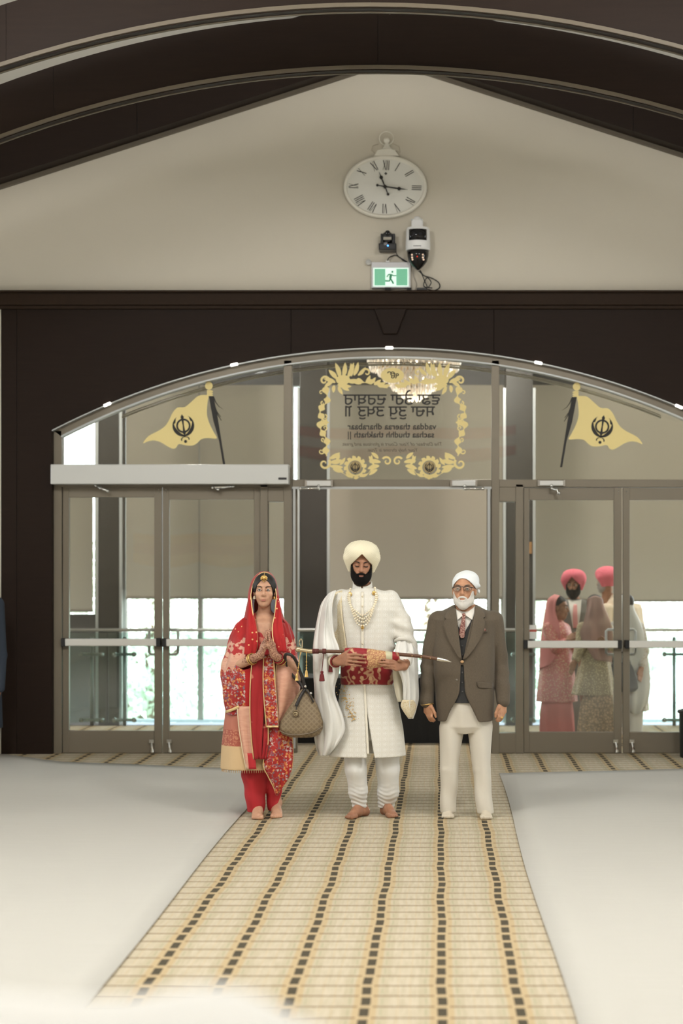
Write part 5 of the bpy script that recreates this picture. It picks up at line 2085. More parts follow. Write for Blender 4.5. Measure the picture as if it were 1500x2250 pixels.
for x, y in ((769, 1306), (821, 1303)):
    MB().ball(gr.on(x, y, csurf, .018), .012, 10, 7, (1.1, .5, 1.3)).build('clasp', GOLD, E, smooth=True)

# churidar trousers
f = Field((-.22, -.18, .05), (.36, .24, .72), .005)
f.chain([g(778, 1590, 0), g(781, 1690, -.03), g(786, 1738, 0), g(792, 1779, .045)], [.095, .074, .060, .045], .02)
f.chain([g(846, 1590, .02), g(852, 1690, .03), g(852, 1738, .07), g(849, 1768, .115)], [.098, .080, .070, .056], .02)
def ank(x, y, z):
    a = np.clip((.30 - z) / .2, 0, 1)
    return a ** 2 * .0030 * np.sin(z * 2 * math.pi / .030 + x * 18 + 2.5 * np.sin(x * 40 + z * 9)) + .004 * np.sin(z * 17 + x * 35)
f.disp(ank)
f.build('churidar', WHITE_COT, E)
# bangles
fa = (L_wr - L_el).normalized()
uu = fa.orthogonal().normalized()
vv = fa.cross(uu)
for k, (off, rr, mt) in enumerate(((-.034, .043, 'bangle_cream'), (-.022, .043, 'bangle_cream'), (-.010, .042, 'bangle_cream'), (.004, .037, 'bangle_red'))):
    mt_ = mat('bangle_cream', (234, 226, 204), .35) if mt == 'bangle_cream' else mat('bangle_red', (120, 24, 26), .4)
    c = L_wr + fa * off
    MB().tube([c + (uu * math.cos(i * .2618) + vv * math.sin(i * .2618)) * rr for i in range(25)], .0055, 8).build('bangle', mt_, E, smooth=True)
c = L_wr + fa * -.05 + Vector((-.02, -.02, -.05))
MB().lathe([(.006, .03), (.012, .02), (.016, -.03)], c, 12).build('tassel', mat('maroon_tassel', (100, 26, 28), .8), E)

# ------------------------------------------------------------------ sword held by the groom
def sw(x, y, d=-.285): return at(x, y, YP + d)
so = sw(820, 1436)
swd = empty('sword', so)
tag(swd, 'curved sword in brown scabbard with red brocade wrap in the groom hands', 'sword')
SCAB = mat('brown_scabbard', (92, 62, 44), .4)
P = catmull([sw(700, 1431), sw(760, 1432), sw(830, 1435), (sw(890, 1439)), sw(930, 1443), sw(962, 1448)], 6)
MB().tube(P, .0125, 10).build('scabbard', SCAB, swd, smooth=True)
MB().tube([sw(686, 1431), sw(700, 1431)], .017, 10).build('grip_collar', mat('maroon_cord', (84, 34, 30), .7), swd, smooth=True)
MB().tube([sw(708, 1431), sw(716, 1431)], .018, 10).build('grip_collar', MATS['maroon_cord'], swd, smooth=True)
MB().tube(catmull([sw(960, 1447.6), sw(972, 1450), sw(982, 1452), sw(991, 1455)], 4), [.0135, .0133, .0130, .0126, .0120, .0112, .0104, .0095, .0085, .007, .005, .003, .001], 10).build('chape', mat('silver_chape', (225, 222, 214), .2, .9), swd, smooth=True)
for x, y in ((905, 1441), (925, 1443.5), (945, 1446)):
    MB().ball(sw(x, y, -.299), .004, 8, 6).build('stud', GOLD, swd)
SILV = mat('warm_silver', (205, 190, 158), .25, .9)
MB().tube(catmull([sw(657, 1427), sw(668, 1429), sw(680, 1431), sw(692, 1431)], 4), [.010, .012, .0125, .013, .0135, .014, .0145, .015, .0155, .016, .016, .016, .016], 10).build('hilt', SILV, swd, smooth=True)
MB().lathe([(.002, .024), (.014, .016), (.020, 0), (.014, -.016), (.002, -.022)], sw(655, 1427), 14, 'x').build('pommel', SILV, swd, smooth=True)
MB().tube(catmull([sw(660, 1420), sw(657, 1412), sw(661, 1404), sw(664, 1412), sw(662, 1432), sw(659, 1440)], 5), .0035, 8).build('quillon', SILV, swd, smooth=True)
for x0, x1, y1 in ((660, 652, 1490), (673, 673, 1482)):
    b = sw(x0, 1432, -.30)
    t = sw(x1, y1, -.30)
    ts = empty('t', b) if False else None
    o = MB().tube([b, b.lerp(t, .5), t], .0025, 6).build('tassel_cord', GOLD, swd)
    m = MB()
    for q in (.45, .6, .72):
        m.ball(b.lerp(t, q), .0055, 8, 6)
    m.lathe([(.004, .0), (.008, -.012), (.009, -.03), (.013, -.045), (.012, -.048)], t + Vector((0, 0, .03)), 10)
    m.build('tassel', GOLD, o)
b, t = sw(711, 1434, -.305), sw(707, 1474, -.305)
o = MB().tube([b, t], .003, 6).build('tassel_cord', MATS['maroon_cord'], swd)
MB().lathe([(.003, 0), (.010, -.004), (.010, -.012), (.008, -.016), (.014, -.03), (.019, -.066), (.016, -.069)], t, 12).build('tassel', mat('maroon_tassel', (100, 26, 28), .8), o)
# cloth wrapped round the scabbard
def wrap(x0, x1, tops, bots, m, name, dep=.040):
    rows = []
    n = len(tops)
    for i in range(n):
        x = x0 + (x1 - x0) * i / (n - 1)
        c = sw(x, (tops[i] + bots[i]) / 2, -.285)
        rz = (bots[i] - tops[i]) / 2 / 325.2
        rows.append([c + Vector((0, dep * math.cos(t) * (1 + .06 * math.sin(3 * t + i)), rz * math.sin(t))) for t in [2 * math.pi * k / 28 for k in range(28)]])
    MB().grid(rows, closed_u=True).build(name, m, swd, smooth=True)
wrap(757, 808, [1424, 1423, 1424, 1426], [1458, 1462, 1466, 1468], REDSASH, 'brocade_wrap')
wrap(806, 848, [1425, 1427, 1429, 1431], [1469, 1468, 1466, 1463], WRAPGOLD, 'woven_wrap', .042)
wrap(846, 868, [1430, 1432, 1434], [1462, 1455, 1452], GREENSILK, 'silk_wrap', .036)
wrap(862, 876, [1431, 1433, 1434], [1455, 1453, 1451], REDTRIM, 'red_band', .038)
# ------------------------------------------------------------------ man in the brown suit
def line_plane(p, q, keep_right=True):
    """half space in x,z on one side of the line p-q (local points)"""
    nx, nz = (q.z - p.z), -(q.x - p.x)
    if (nx < 0) != (not keep_right):
        nx, nz = -nx, -nz
    # after this nx has the sign of keep_right: n.(x) > d is to the right
    if keep_right and nx < 0:
        nx, nz = -nx, -nz
    if (not keep_right) and nx > 0:
        nx, nz = -nx, -nz
    d = nx * p.x + nz * p.z
    return (-nx, 0, -nz, -d)
SUIT = NT('brown_grey_suiting', rough=.85, spec=.2, sheen=.1)
_c = SUIT.coord()
_n = SUIT.noise(SUIT.mapping(_c, (260, 260, 90)), 1.0, 2)
SUIT.bump(_n, .2, .002)
SUIT = SUIT.color(SUIT.mix(_n, (80, 71, 60), (100, 90, 77)))
VEST = mat('charcoal_vest', (42, 42, 42), .8, bump=.1, bscale=200)
SHIRT = mat('white_shirt', (226, 222, 214), .7)
CHINO = mat('cream_trousers', (212, 206, 194), .8, bump=.08, bscale=120)
SOCK = mat('beige_sock', (206, 196, 178), .9, bump=.1, bscale=200)
SKIN_M = skin_mat('skin_suited_man', (176, 128, 98), (196, 148, 116))
GREY_BEARD = mat('white_beard', (214, 210, 204), .85, bump=.5, bscale=150)
TIE = floral('maroon_paisley', (112, 66, 60), (186, 152, 136), 90, .3, .6)

mn = Person(1022, 'older man in brown suit jacket and white head cover with glasses')
g = mn.g
E = mn.e
jp = mn.prof([(1583, 962, 1084, -.01, .155), (1540, 956, 1086, -.01, .16), (1480, 953, 1085, -.01, .16), (1430, 952, 1087, -.01, .155), (1390, 952, 1090, 0, .145),
              (1362, 950, 1093, .0, .13), (1348, 960, 1085, .01, .11), (1335, 985, 1058, .02, .085), (1327, 1000, 1045, .02, .07)])
jsurf = prof_surf(jp, 2.2)
h2 = Head(g(1020, 1295, -.02), yaw=-9, pitch=-2, s=1.0)
LW2, LK2 = g(939, 1546, -.04), g(942, 1566, -.055)
RW2, RK2 = g(1104, 1546, -.05), g(1101, 1566, -.07)
f = Field((-.36, -.30, -.01), (.34, .22, 1.68), .0048)
h2.add(f)
f.cap(h2.p(0, .012, -.08), g(1022, 1345, .02), .054, .060, .015)
f.loft([(z, a, b, c * .80, d * (.72 if z > .95 else .5)) for z, a, b, c, d in jp], k=.03)
f.chain([g(960, 1362, .01), g(940, 1462, .03), LW2], [.05, .042, .029], .02)
f.chain([g(1085, 1362, .01), g(1100, 1462, .03), RW2], [.05, .042, .029], .02)
hand(f, LW2, LK2, (.75, -.6, 0), [[g(948, 1575, -.085), g(953, 1581, -.075), g(955, 1583, -.06)], [g(946, 1577, -.075), g(950, 1584, -.065), g(952, 1585, -.05)],
                                 [g(943, 1577, -.062), g(946, 1584, -.05), g(949, 1584, -.036)], [g(940, 1576, -.05), g(943, 1582, -.036), g(946, 1581, -.025)]],
     [g(950, 1557, -.09), g(955, 1567, -.095), g(957, 1575, -.09)])
hand(f, RW2, RK2, (-.75, -.6, 0), [[g(1095, 1575, -.10), g(1091, 1581, -.09), g(1090, 1582, -.075)], [g(1098, 1577, -.09), g(1094, 1584, -.08), g(1092, 1585, -.065)],
                                  [g(1101, 1577, -.078), g(1098, 1584, -.066), g(1095, 1584, -.052)], [g(1104, 1576, -.066), g(1101, 1582, -.052), g(1098, 1581, -.04)]],
     [g(1093, 1557, -.105), g(1089, 1567, -.11), g(1088, 1575, -.105)])
f.chain([g(992, 1590, 0), g(987, 1690, -.01), (-.115, .01, .09)], [.058, .042, .033], .01)
f.chain([g(1053, 1590, 0), g(1058, 1690, -.015), (.135, -.03, .09)], [.058, .042, .033], .01)
foot(f, (-.112, .05, 0), (-.125, -.11, 0), (-.115, .03, .09), side=1)
foot(f, (.125, .0, 0), (.145, -.16, 0), (.135, -.02, .09), side=-1)
def sk(c):
    return (c[:, 2] < .25).astype(int)
f.build('body', [SKIN_M, SOCK], E, matfn=sk)
h2.eye_parts(E, brow=(96, 88, 80))
# beard
f = Field(tuple(h2.c + Vector((-.11, -.16, -.19))), tuple(h2.c + Vector((.11, .08, .06))), .0034)
h2.add(f, grow=.0035, ears=False, eyes=False)
f.ell(h2.p(0, -.066, -.108), (.030, .030, .030), .03)
f.op(beard_region(h2, hi=-.068, side=.060, top=-.012, tache=-.0475), (0, 0, 0), (0, 0, 0), 0, 'i')
f.ell(h2.p(0, -.11, -.0680), (.020, .03, .0065), .004, 's', h2.mm())
f.build('beard', GREY_BEARD, E)
f = Field(tuple(h2.c + Vector((-.06, -.14, -.12))), tuple(h2.c + Vector((.05, .02, -.02))), .003)
f.ell(h2.p(0, -.0975, -.0625), (.0185, .006, .0035), .003, 'u', h2.mm()).ell(h2.p(0, -.0965, -.0730), (.017, .008, .005), .002, 'u', h2.mm())
f.build('lips', mat('lips_man', (166, 112, 98), .5), E)
# tied white head cover
f = Field(tuple(h2.c + Vector((-.12, -.13, -.06))), tuple(h2.c + Vector((.14, .15, .16))), .0042)
mm = h2.mm()
f.ell(h2.p(0, .012, .036), (.084, .104, .088), 0, 'u', mm)
f.ell(h2.p(.03, .03, .06), (.065, .07, .064), .03, 'u', mm)
f.cap(h2.p(.082, .0, .03), h2.p(.098, .03, .022), .012, .007, .02)
def capreg(X, Y, Z):
    x, y, z = h2.local(X, Y, Z)
    lim = .072 - .052 * np.clip(np.abs(x) / .07, 0, 1.2) ** 2 - .25 * np.clip(y + .02, 0, .2)
    return (lim - z)
f.op(capreg, (0, 0, 0), (0, 0, 0), 0, 'i')
f.disp(lambda x, y, z: .0007 * np.sin((z + .5 * x) * 120))
f.build('head_cover', mat('white_headcloth', (236, 240, 242), .8), E)
MB().ball(h2.p(.092, .035, -.012), .012, 8, 6, (.8, 1, 1.2)).build('knot', MATS['white_headcloth'], E, smooth=True)
# glasses
gl = MB().tube([h2.p(-.066, -.088, .010), h2.p(-.040, -.108, .0145), h2.p(-.010, -.113, .012), h2.p(0, -.114, .014), h2.p(.010, -.113, .012), h2.p(.040, -.108, .0145), h2.p(.066, -.088, .010)], .0026, 8)
for sg in (-1, 1):
    gl.tube([h2.p(sg * .066, -.088, .010), h2.p(sg * .078, -.04, .006), h2.p(sg * .082, .01, .0)], .002, 6)
    LP = [h2.p(sg * u, -.117 + .40 * u, v) for u, v in ((.062, .010), (.060, -.008), (.050, -.014), (.022, -.014), (.012, -.006), (.010, .012), (.040, .0145))]
    gl.tube(LP[:6], .0011, 6)
go = gl.build('glasses', mat('dark_frame', (40, 36, 34), .35), E)
for sg in (-1, 1):
    LP = [h2.p(sg * u, -.117 + .40 * u, v) for u, v in ((.062, .010), (.060, -.008), (.050, -.014), (.022, -.014), (.012, -.006), (.010, .012), (.040, .0145))]
    MB().add(LP, [tuple(range(7))]).build('lens', GLASS_LENS, go, thick=.001, base=(0, 0, 0))
# shirt, then the waistcoat over it with its own V
f = Field((-.22, -.19, .74), (.22, .16, 1.50), .006)
f.loft([r for r in jp], off=-.026, power=2.2, z0=g(0, 1500).z, z1=g(0, 1333).z)
f.cap(h2.p(0, .01, -.07), g(1022, 1340, .02), .060, .066, .01)
f.cap(h2.p(0, .01, -.06), g(1022, 1335, .02), .055, .055, 0, 's')
f.build('shirt', SHIRT, E)
f = Field((-.22, -.19, .74), (.22, .16, 1.42), .0055)
f.loft([r for r in jp], off=-.017, power=2.2, z0=g(0, 1542).z, z1=g(0, 1352).z)
f.loft([r for r in jp], off=-.024, power=2.2, mode='s', z0=.6, z1=1.5)
v0, v1, v2 = g(1017, 1396, -.16), g(994, 1348, -.12), g(1042, 1348, -.12)
f.wedge([line_plane(v0, v1, True), line_plane(v0, v2, False), (0, 1, 0, .0)], .003)
f.build('waistcoat', VEST, E)
isurf = prof_surf([(a, b, c, d - .018, e - .018) for a, b, c, d, e in jp], 2.2)
tr = mn.patch([[(1014, 1349), (1018, 1349), (1023, 1349)], [(1015, 1357), (1018, 1357), (1022, 1357)], [(1011, 1375), (1016, 1375), (1022, 1375)], [(1008, 1392), (1014, 1392), (1021, 1392)], [(1012, 1402), (1015, 1402), (1019, 1402)]], isurf, .012)
MB().grid(tr).build('necktie', TIE, E, smooth=True, thick=.008)
MB().ball(mn.on(1018.5, 1352, isurf, .014), .014, 10, 8, (1, .6, 1.1)).build('tie_knot', TIE, E, smooth=True)
for rows in ([[(1001, 1337), (1004, 1341)], [(1002, 1347), (1012, 1347)], [(1003, 1356), (1016, 1352)], [(1004, 1364), (1006, 1361)]],
             [[(1038, 1336), (1043, 1332)], [(1026, 1346), (1043, 1344)], [(1022, 1351), (1040, 1354)], [(1034, 1360), (1037, 1362)]]):
    MB().grid(mn.patch(rows, isurf, .018)).build('shirt_collar', SHIRT, E, smooth=True, thick=.004)
for y in (1420, 1440, 1478, 1500, 1520):
    MB().ball(mn.on(1015.5, y, isurf, .004), .006, 8, 6, (1, .5, 1)).build('waistcoat_button', mat('dark_button', (70, 68, 66), .3), E)
# trousers
f = Field((-.26, -.22, .03), (.26, .20, .82), .0055)
f.loft(mn.prof([(1610, 975, 1070, 0, .09), (1595, 966, 1080, 0, .12), (1560, 966, 1080, -.005, .13), (1535, 968, 1078, -.005, .135)]), power=2.3)
f.chain([g(991, 1600, 0), g(987, 1690, -.01), g(984, 1787, .005)], [.084, .060, .053], .008, ys=1.2)
f.chain([g(1054, 1600, 0), g(1058, 1690, -.015), g(1066, 1789, -.045)], [.084, .060, .053], .008, ys=1.2)
def cre(x, y, z):
    return .004 * np.sin(z * 24 + x * 22) * np.clip((.45 - z) / .3, 0, 1) + .003 * np.sin(x * 60 + z * 9)
f.disp(cre)
f.wedge([(0, 0, 1, .025)], 0)
f.build('trousers', CHINO, E)
for pts in (((975, 1610), (980, 1690), (983, 1780)), ((1062, 1610), (1058, 1690), (1066, 1782))):
    pass
# jacket
f = Field((-.40, -.27, .58), (.40, .22, 1.50), .0055)
f.loft(jp, power=2.2)
f.loft([r for r in jp], off=-.016, power=2.2, mode='s', z0=.50, z1=1.32)
SH = [([g(962, 1364, .01), g(941, 1462, .03), g(938, 1540, -.035)], [.068, .055, .047]), ([g(1083, 1364, .01), g(1100, 1462, .03), g(1105, 1540, -.045)], [.068, .055, .047])]
for P_, R_ in SH:
    f.cap(P_[0], P_[0].lerp(P_[1], .45), R_[0], R_[0] * .55 + R_[1] * .45, .016)
    f.chain([P_[0].lerp(P_[1], .45)] + P_[1:], [R_[0] * .55 + R_[1] * .45] + R_[1:], .002)
f.cap(h2.p(0, .01, -.06), g(1022, 1340, .018), .068, .072, 0, 's')
pts = dict(a=g(1000, 1330, -.1), b=g(1014, 1450, -.17), c=g(1045, 1326, -.1), d=g(1016, 1450, -.17))
f.wedge([line_plane(pts['a'], pts['b'], True), line_plane(pts['c'], pts['d'], False), (0, 1, 0, .0), (0, 0, -1, -pts['b'].z)], .004)
q0, q1, q2, q3 = g(1013, 1462, -.17), g(1007, 1545, -.17), g(1017, 1462, -.17), g(1023, 1545, -.17)
f.wedge([line_plane(q0, q1, True), line_plane(q2, q3, False), (0, 1, 0, .0), (0, 0, 1, q0.z)], .004)
q4, q5 = g(1008, 1528, -.17), g(980, 1590, -.17)
q6, q7 = g(1022, 1528, -.17), g(1052, 1590, -.17)
f.wedge([line_plane(q4, q5, True), line_plane(q6, q7, False), (0, 1, 0, .0), (0, 0, 1, q4.z + .02)], .02)
def jw(x, y, z):
    s = np.clip((np.abs(x) - .19) / .05, 0, 1)
    return .0028 * s * np.sin(z * 42 + x * 25 + 2 * np.sin(z * 13)) * np.clip((1.3 - z) / .1, 0, 1) + .002 * np.sin(z * 14 + x * 20)
f.disp(jw)
f.build('jacket', SUIT, E)
LAP = [[(990, 1338), (996, 1338), (1001, 1338)], [(980, 1349), (991, 1349), (1002, 1349)], [(976, 1358), (990, 1358), (1003, 1358)], [(980, 1361), (992, 1361), (1003.5, 1361)], [(974, 1372), (990, 1372), (1005, 1372)], [(982, 1400), (995, 1400), (1008, 1400)],
       [(995, 1425), (1003, 1425), (1011, 1425)], [(1009, 1448), (1011, 1448), (1014, 1448)]]
LAP2 = [[(1043, 1333), (1049, 1333), (1054, 1333)], [(1042, 1347), (1053, 1347), (1064, 1347)], [(1040, 1356), (1053, 1356), (1066, 1356)], [(1040, 1359), (1051, 1359), (1061, 1359)], [(1038, 1370), (1052, 1370), (1066, 1370)], [(1032, 1400), (1045, 1400), (1057, 1400)],
        [(1025, 1425), (1033, 1425), (1042, 1425)], [(1016, 1448), (1019, 1448), (1023, 1448)]]
for L in (LAP, LAP2):
    MB().grid(mn.patch(L, jsurf, .013, 3, 3)).build('lapel', SUIT, E, smooth=True, thick=.010)
MB().ball(mn.on(1015, 1454, jsurf, .004), .010, 12, 8, (1.3, .5, 1)).build('jacket_button', mat('brass_button', (196, 160, 120), .3, .7), E, smooth=True)
MB().ball(mn.on(1003, 1494, jsurf, .002), .008, 10, 7, (1, .5, 1)).build('jacket_button', mat('horn_button', (112, 104, 92), .4), E, smooth=True)
MB().grid(mn.patch([[(1048, 1498), (1066, 1499), (1083, 1500)], [(1048, 1506), (1066, 1507), (1083, 1508)], [(1052, 1511), (1066, 1512), (1082, 1513)]], jsurf, .005, 3, 3)).build('pocket_flap', SUIT, E, smooth=True, thick=.005)
MB().grid(mn.patch([[(1045, 1387), (1058, 1386), (1070, 1385)], [(1045, 1392), (1058, 1391), (1070, 1390)]], jsurf, .005, 3, 3)).build('breast_pocket', SUIT, E, smooth=True, thick=.004)
for tri in ([(1049, 1387), (1057, 1375), (1062, 1387)], [(1055, 1387), (1063, 1377), (1068, 1386)]):
    P_ = [mn.on(x, y, jsurf, .011) for x, y in tri]
    MB().add(P_, [(0, 1, 2)]).build('pocket_square', TIE, E, thick=.004)
# gold watch bracelet and ring
for c, r, n_ in ((g(938, 1543, -.037), .040, 'bracelet'), (g(1105, 1543, -.047), .034, 'shirt_cuff')):
    MB().tube([c + Vector((r * math.cos(i * .2618), r * math.sin(i * .2618) * 1.0, -.012 + .004 * math.cos(i * .2618))) for i in range(25)], .005, 8).build(n_, GOLD if n_ == 'bracelet' else SHIRT, E, smooth=True)
MB().ball(g(1102, 1577, -.09), .009, 8, 6).build('ring', GOLD, E, smooth=True)
# ------------------------------------------------------------------ woman in red
RED = NT('red_chiffon', rough=.65, spec=.25, sheen=.15)
_c = RED.coord()
_d = RED.voro(RED.mapping(_c, (1, .4, 1)), 26, rnd=.9)
RED = RED.color(RED.mix(RED.step(_d, .17, .12), RED.mix(RED.noise(_c, 7, 2), (150, 18, 22), (176, 32, 32)), (228, 190, 130)))
REDF = floral('red_pink_floral', (164, 34, 36), (214, 164, 142), 24, .40, 1.0)
PINKS = NT('pink_gold_silk', rough=.42, spec=.45)
_c = PINKS.coord()
_n = PINKS.noise(PINKS.mapping(_c, (18, 18, 120)), 1.0, 2)
PINKS.bump(_n, .15, .002)
PINKS = PINKS.color(PINKS.mix(_n, (196, 136, 116), (222, 176, 150)))
MULTI = floral('red_multicolour_weave', (160, 36, 32), (206, 138, 78), 46, .30, .7, extra=((150, 32, 34), (196, 176, 168), (120, 98, 112)))
DKRED = floral('deep_red_silk', (152, 24, 30), (198, 120, 100), 13, .20, .0)
KAM1 = mat('rose_brown_silk', (176, 106, 86), .6, bump=.2, bscale=120, stretch=(1, 1, 8))
KAM2 = floral('rust_border', (160, 82, 66), (190, 128, 98), 60, .3, .6)
KAM3 = mat('beige_gold_border', (206, 176, 134), .55, bump=.2, bscale=200)
GOLDTAPE = mat('gold_ribbon', (226, 196, 140), .4, .45)
REDTR = mat('red_cotton_trousers', (176, 34, 42), .75, bump=.1, bscale=60)
SKIN_W = skin_mat('skin_woman', (186, 142, 116), (204, 160, 132))
HENNA = floral('skin_with_henna', (186, 142, 116), (112, 62, 48), 120, .30, 1.0)
VEIL = mat('sheer_red_veil', (172, 28, 28), .6, alpha=.86, sheen=.2)
HAIR = mat('black_hair', (26, 22, 21), .55, bump=.3, bscale=120)

wm = Person(575, 'woman in red and gold dupatta walking with palms pressed together')
g = wm.g
E = wm.e
h3 = Head(g(581, 1297, -.02), yaw=2, pitch=-1, roll=1, s=.96)
sp = wm.prof([(1572, 497, 632, -.01, .155), (1550, 494, 646, -.01, .16), (1520, 490, 654, -.02, .165), (1485, 487, 659, -.02, .17), (1455, 490, 657, -.02, .17), (1425, 499, 651, -.01, .16),
              (1395, 507, 643, 0, .14), (1372, 517, 634, .01, .115), (1358, 532, 622, .02, .095), (1347, 552, 610, .02, .075)])
ssurf = prof_surf(sp, 2.2)
LE, LWr, LKn = g(512, 1466, -.10), g(572, 1440, -.27), g(581, 1415, -.30)
RE, RWr, RKn = g(645, 1466, -.10), g(602, 1440, -.27), g(595, 1415, -.30)
f = Field((-.30, -.40, -.01), (.30, .20, 1.66), .0046)
h3.add(f, slim=.95)
f.cap(h3.p(0, .018, -.085), g(580, 1362, .02), .041, .046, .012)
f.loft(wm.prof([(1500, 530, 622, 0, .11), (1430, 530, 624, 0, .12), (1390, 524, 628, 0, .112), (1368, 530, 624, .005, .10), (1356, 552, 608, .015, .075), (1346, 562, 598, .02, .05)]), k=.03)
f.loft(wm.prof([(1600, 520, 622, 0, .12), (1500, 530, 622, 0, .11)]), k=.02)
for S_, E_, W_ in ((g(541, 1378, .015), LE, LWr), (g(615, 1378, .015), RE, RWr)):
    f.chain([S_, E_, W_], [.036, .036, .026], .012)
def up4(sx):
    return [[g(588 + sx * 4.0, 1402, -.285), g(588 + sx * 3.2, 1393, -.285), g(588 + sx * 2.6, 1388, -.285)], [g(588 + sx * 3.9, 1401, -.305), g(588 + sx * 3.1, 1390, -.305), g(588 + sx * 2.6, 1384, -.303)],
            [g(588 + sx * 3.8, 1402, -.325), g(588 + sx * 3.0, 1392, -.323), g(588 + sx * 2.6, 1387, -.32)], [g(588 + sx * 3.7, 1406, -.342), g(588 + sx * 3.0, 1399, -.338), g(588 + sx * 2.6, 1395, -.334)]]
hand(f, LWr, LKn, (-.5, .87, .1), up4(-1), [g(580, 1416, -.235), g(584, 1406, -.235), g(586, 1400, -.24)])
hand(f, RWr, RKn, (.5, .87, .1), up4(1), [g(596, 1416, -.235), g(592, 1406, -.235), g(590, 1400, -.24)])
f.chain([g(556, 1620, 0), g(558, 1700, 0), (-.025, .0, .09)], [.075, .05, .034], .02)
f.chain([g(598, 1620, .02), g(600, 1700, .03), (.092, .06, .09)], [.075, .05, .034], .02)
foot(f, (-.022, .03, 0), (-.018, -.17, 0), (-.025, .01, .09), w=.042, side=1)
foot(f, (.085, .09, 0), (.112, -.10, 0), (.092, .06, .09), w=.042, side=-1)
def hn(c):
    return ((c[:, 1] < -.20) & (c[:, 2] > 1.05) & (c[:, 2] < 1.28)).astype(int)
f.build('body', [SKIN_W, HENNA], E, matfn=hn)
h3.eye_parts(E, brow=(70, 52, 42), slim=.95)
f = Field(tuple(h3.c + Vector((-.05, -.14, -.12))), tuple(h3.c + Vector((.05, .0, -.02))), .003)
f.ell(h3.p(0, -.0985, -.0622), (.0195, .006, .0035), .003, 'u', h3.mm()).ell(h3.p(0, -.0975, -.0730), (.017, .008, .0048), .002, 'u', h3.mm())
f.build('lips', mat('lips_rose', (158, 92, 82), .5), E)
# hair
f = Field(tuple(h3.c + Vector((-.11, -.12, -.14))), tuple(h3.c + Vector((.11, .14, .15))), .004)
f.ell(h3.p(0, .014, .036), (.076, .097, .083), 0, 'u', h3.mm())
for sg in (-1, 1):
    f.cap(h3.p(sg * .066, -.01, .03), h3.p(sg * .066, .01, -.05), .016, .012, .02)
f.op(lambda X, Y, Z: (lambda q: np.maximum(.072 - .085 * np.clip(np.abs(q[0]) / .066, 0, 1.3) ** 2.2 - .9 * np.clip(q[1] + .045, 0, .2) - q[2], -9))(h3.local(X, Y, Z)), (0, 0, 0), (0, 0, 0), 0, 'i')
f.build('hair', HAIR, E)
# forehead jewel, earrings, choker
m = MB()
for k in range(7):
    a = math.radians(-20 + 220 * k / 6)
    m.ball(h3.p(.019 * math.cos(a), -.090, .083 + .015 * math.sin(a)), .0075 * .9, 8, 6)
m.ball(h3.p(0, -.090, .085), .013, 10, 8, (1.1, .6, 1))
m.ball(h3.p(0, -.093, .062), .0055, 8, 6)
m.ball(h3.p(-.010, -.092, .067), .004, 8, 6).ball(h3.p(.010, -.092, .067), .004, 8, 6)
m.build('forehead_jewel', GOLD, E, smooth=True)
MB().tube([h3.p(0, -.085, .095), h3.p(0, -.06, .112), h3.p(0, -.02, .122)], .003, 6).build('jewel_chain', GOLD, E)
for sg in (-1, 1):
    c = Vector(h3.p(sg * .070, -.012, -.052))
    MB().lathe([(.003, .012), (.007, .006), (.011, -.008), (.009, -.011)], c, 12).build('earring', PEARL if sg < 0 else GOLD, E)
nk = g(580, 1352, .012)
m = MB()
for k in range(26):
    a = math.pi + math.pi * k / 25
    p = nk + Vector((.056 * math.cos(a), .062 * math.sin(a), -.006 - .016 * -math.sin(a)))
    m.ball(p, .0058, 7, 5)
    m.ball(p + Vector((0, -.002, -.011)), .0045, 7, 5)
ob = m.build('choker', GOLD, E, smooth=True)
MB().tube([nk + Vector((.053 * math.cos(a), .058 * math.sin(a), .010 - .014 * -math.sin(a))) for a in [math.pi + math.pi * k / 20 for k in range(21)]], .003, 6).build('neck_cord', mat('dark_cord', (44, 28, 24), .7), E)
# kameez
f = Field((-.31, -.22, .30), (.26, .20, 1.42), .006)
kp = wm.prof([(1688, 486, 604, 0, .16), (1640, 488, 606, 0, .155), (1560, 496, 630, 0, .145), (1500, 508, 634, 0, .135), (1430, 522, 630, 0, .128), (1395, 524, 628, 0, .122), (1376, 530, 624, .01, .10)])
f.loft(kp, power=2.2, folds=lambda th, Z: np.clip((.9 - Z) / .5, 0, 1) * .03 * np.sin(6 * th + 1))
f.loft([(.28, kp[0][1], 0, .155, .135), (.42, kp[0][1], 0, .13, .11), (.5, kp[0][1], 0, .08, .05)], mode='s')
a0, a1, a2 = g(579, 1402, -.13), g(560, 1352, -.1), g(602, 1352, -.1)
f.wedge([line_plane(a0, a1, True), line_plane(a0, a2, False), (0, 1, 0, .0)], .004)
def kz(c):
    Y = 1795 - c[:, 2] * 325.2
    X = c[:, 0] * 325.2 + 575
    return np.where(Y < 1530, 3, np.where(Y < 1600, 0, np.where(Y < 1636, 1, 2)))
f.build('kameez', [KAM1, KAM2, KAM3, DKRED], E, matfn=kz)
ksurf = prof_surf(kp, 2.2)
# hem fringe
m = MB()
for k in range(70):
    t = 2 * math.pi * k / 70
    p = Vector((kp[0][1] + (kp[0][3] - .004) * math.cos(t), (kp[0][4] - .004) * math.sin(t), kp[0][0] + .004))
    m.tube([p, p + Vector((0, 0, -.022))], [.003, .001], 5)
o = m.build('fringe', KAM3, E)
o['kind'] = 'stuff'
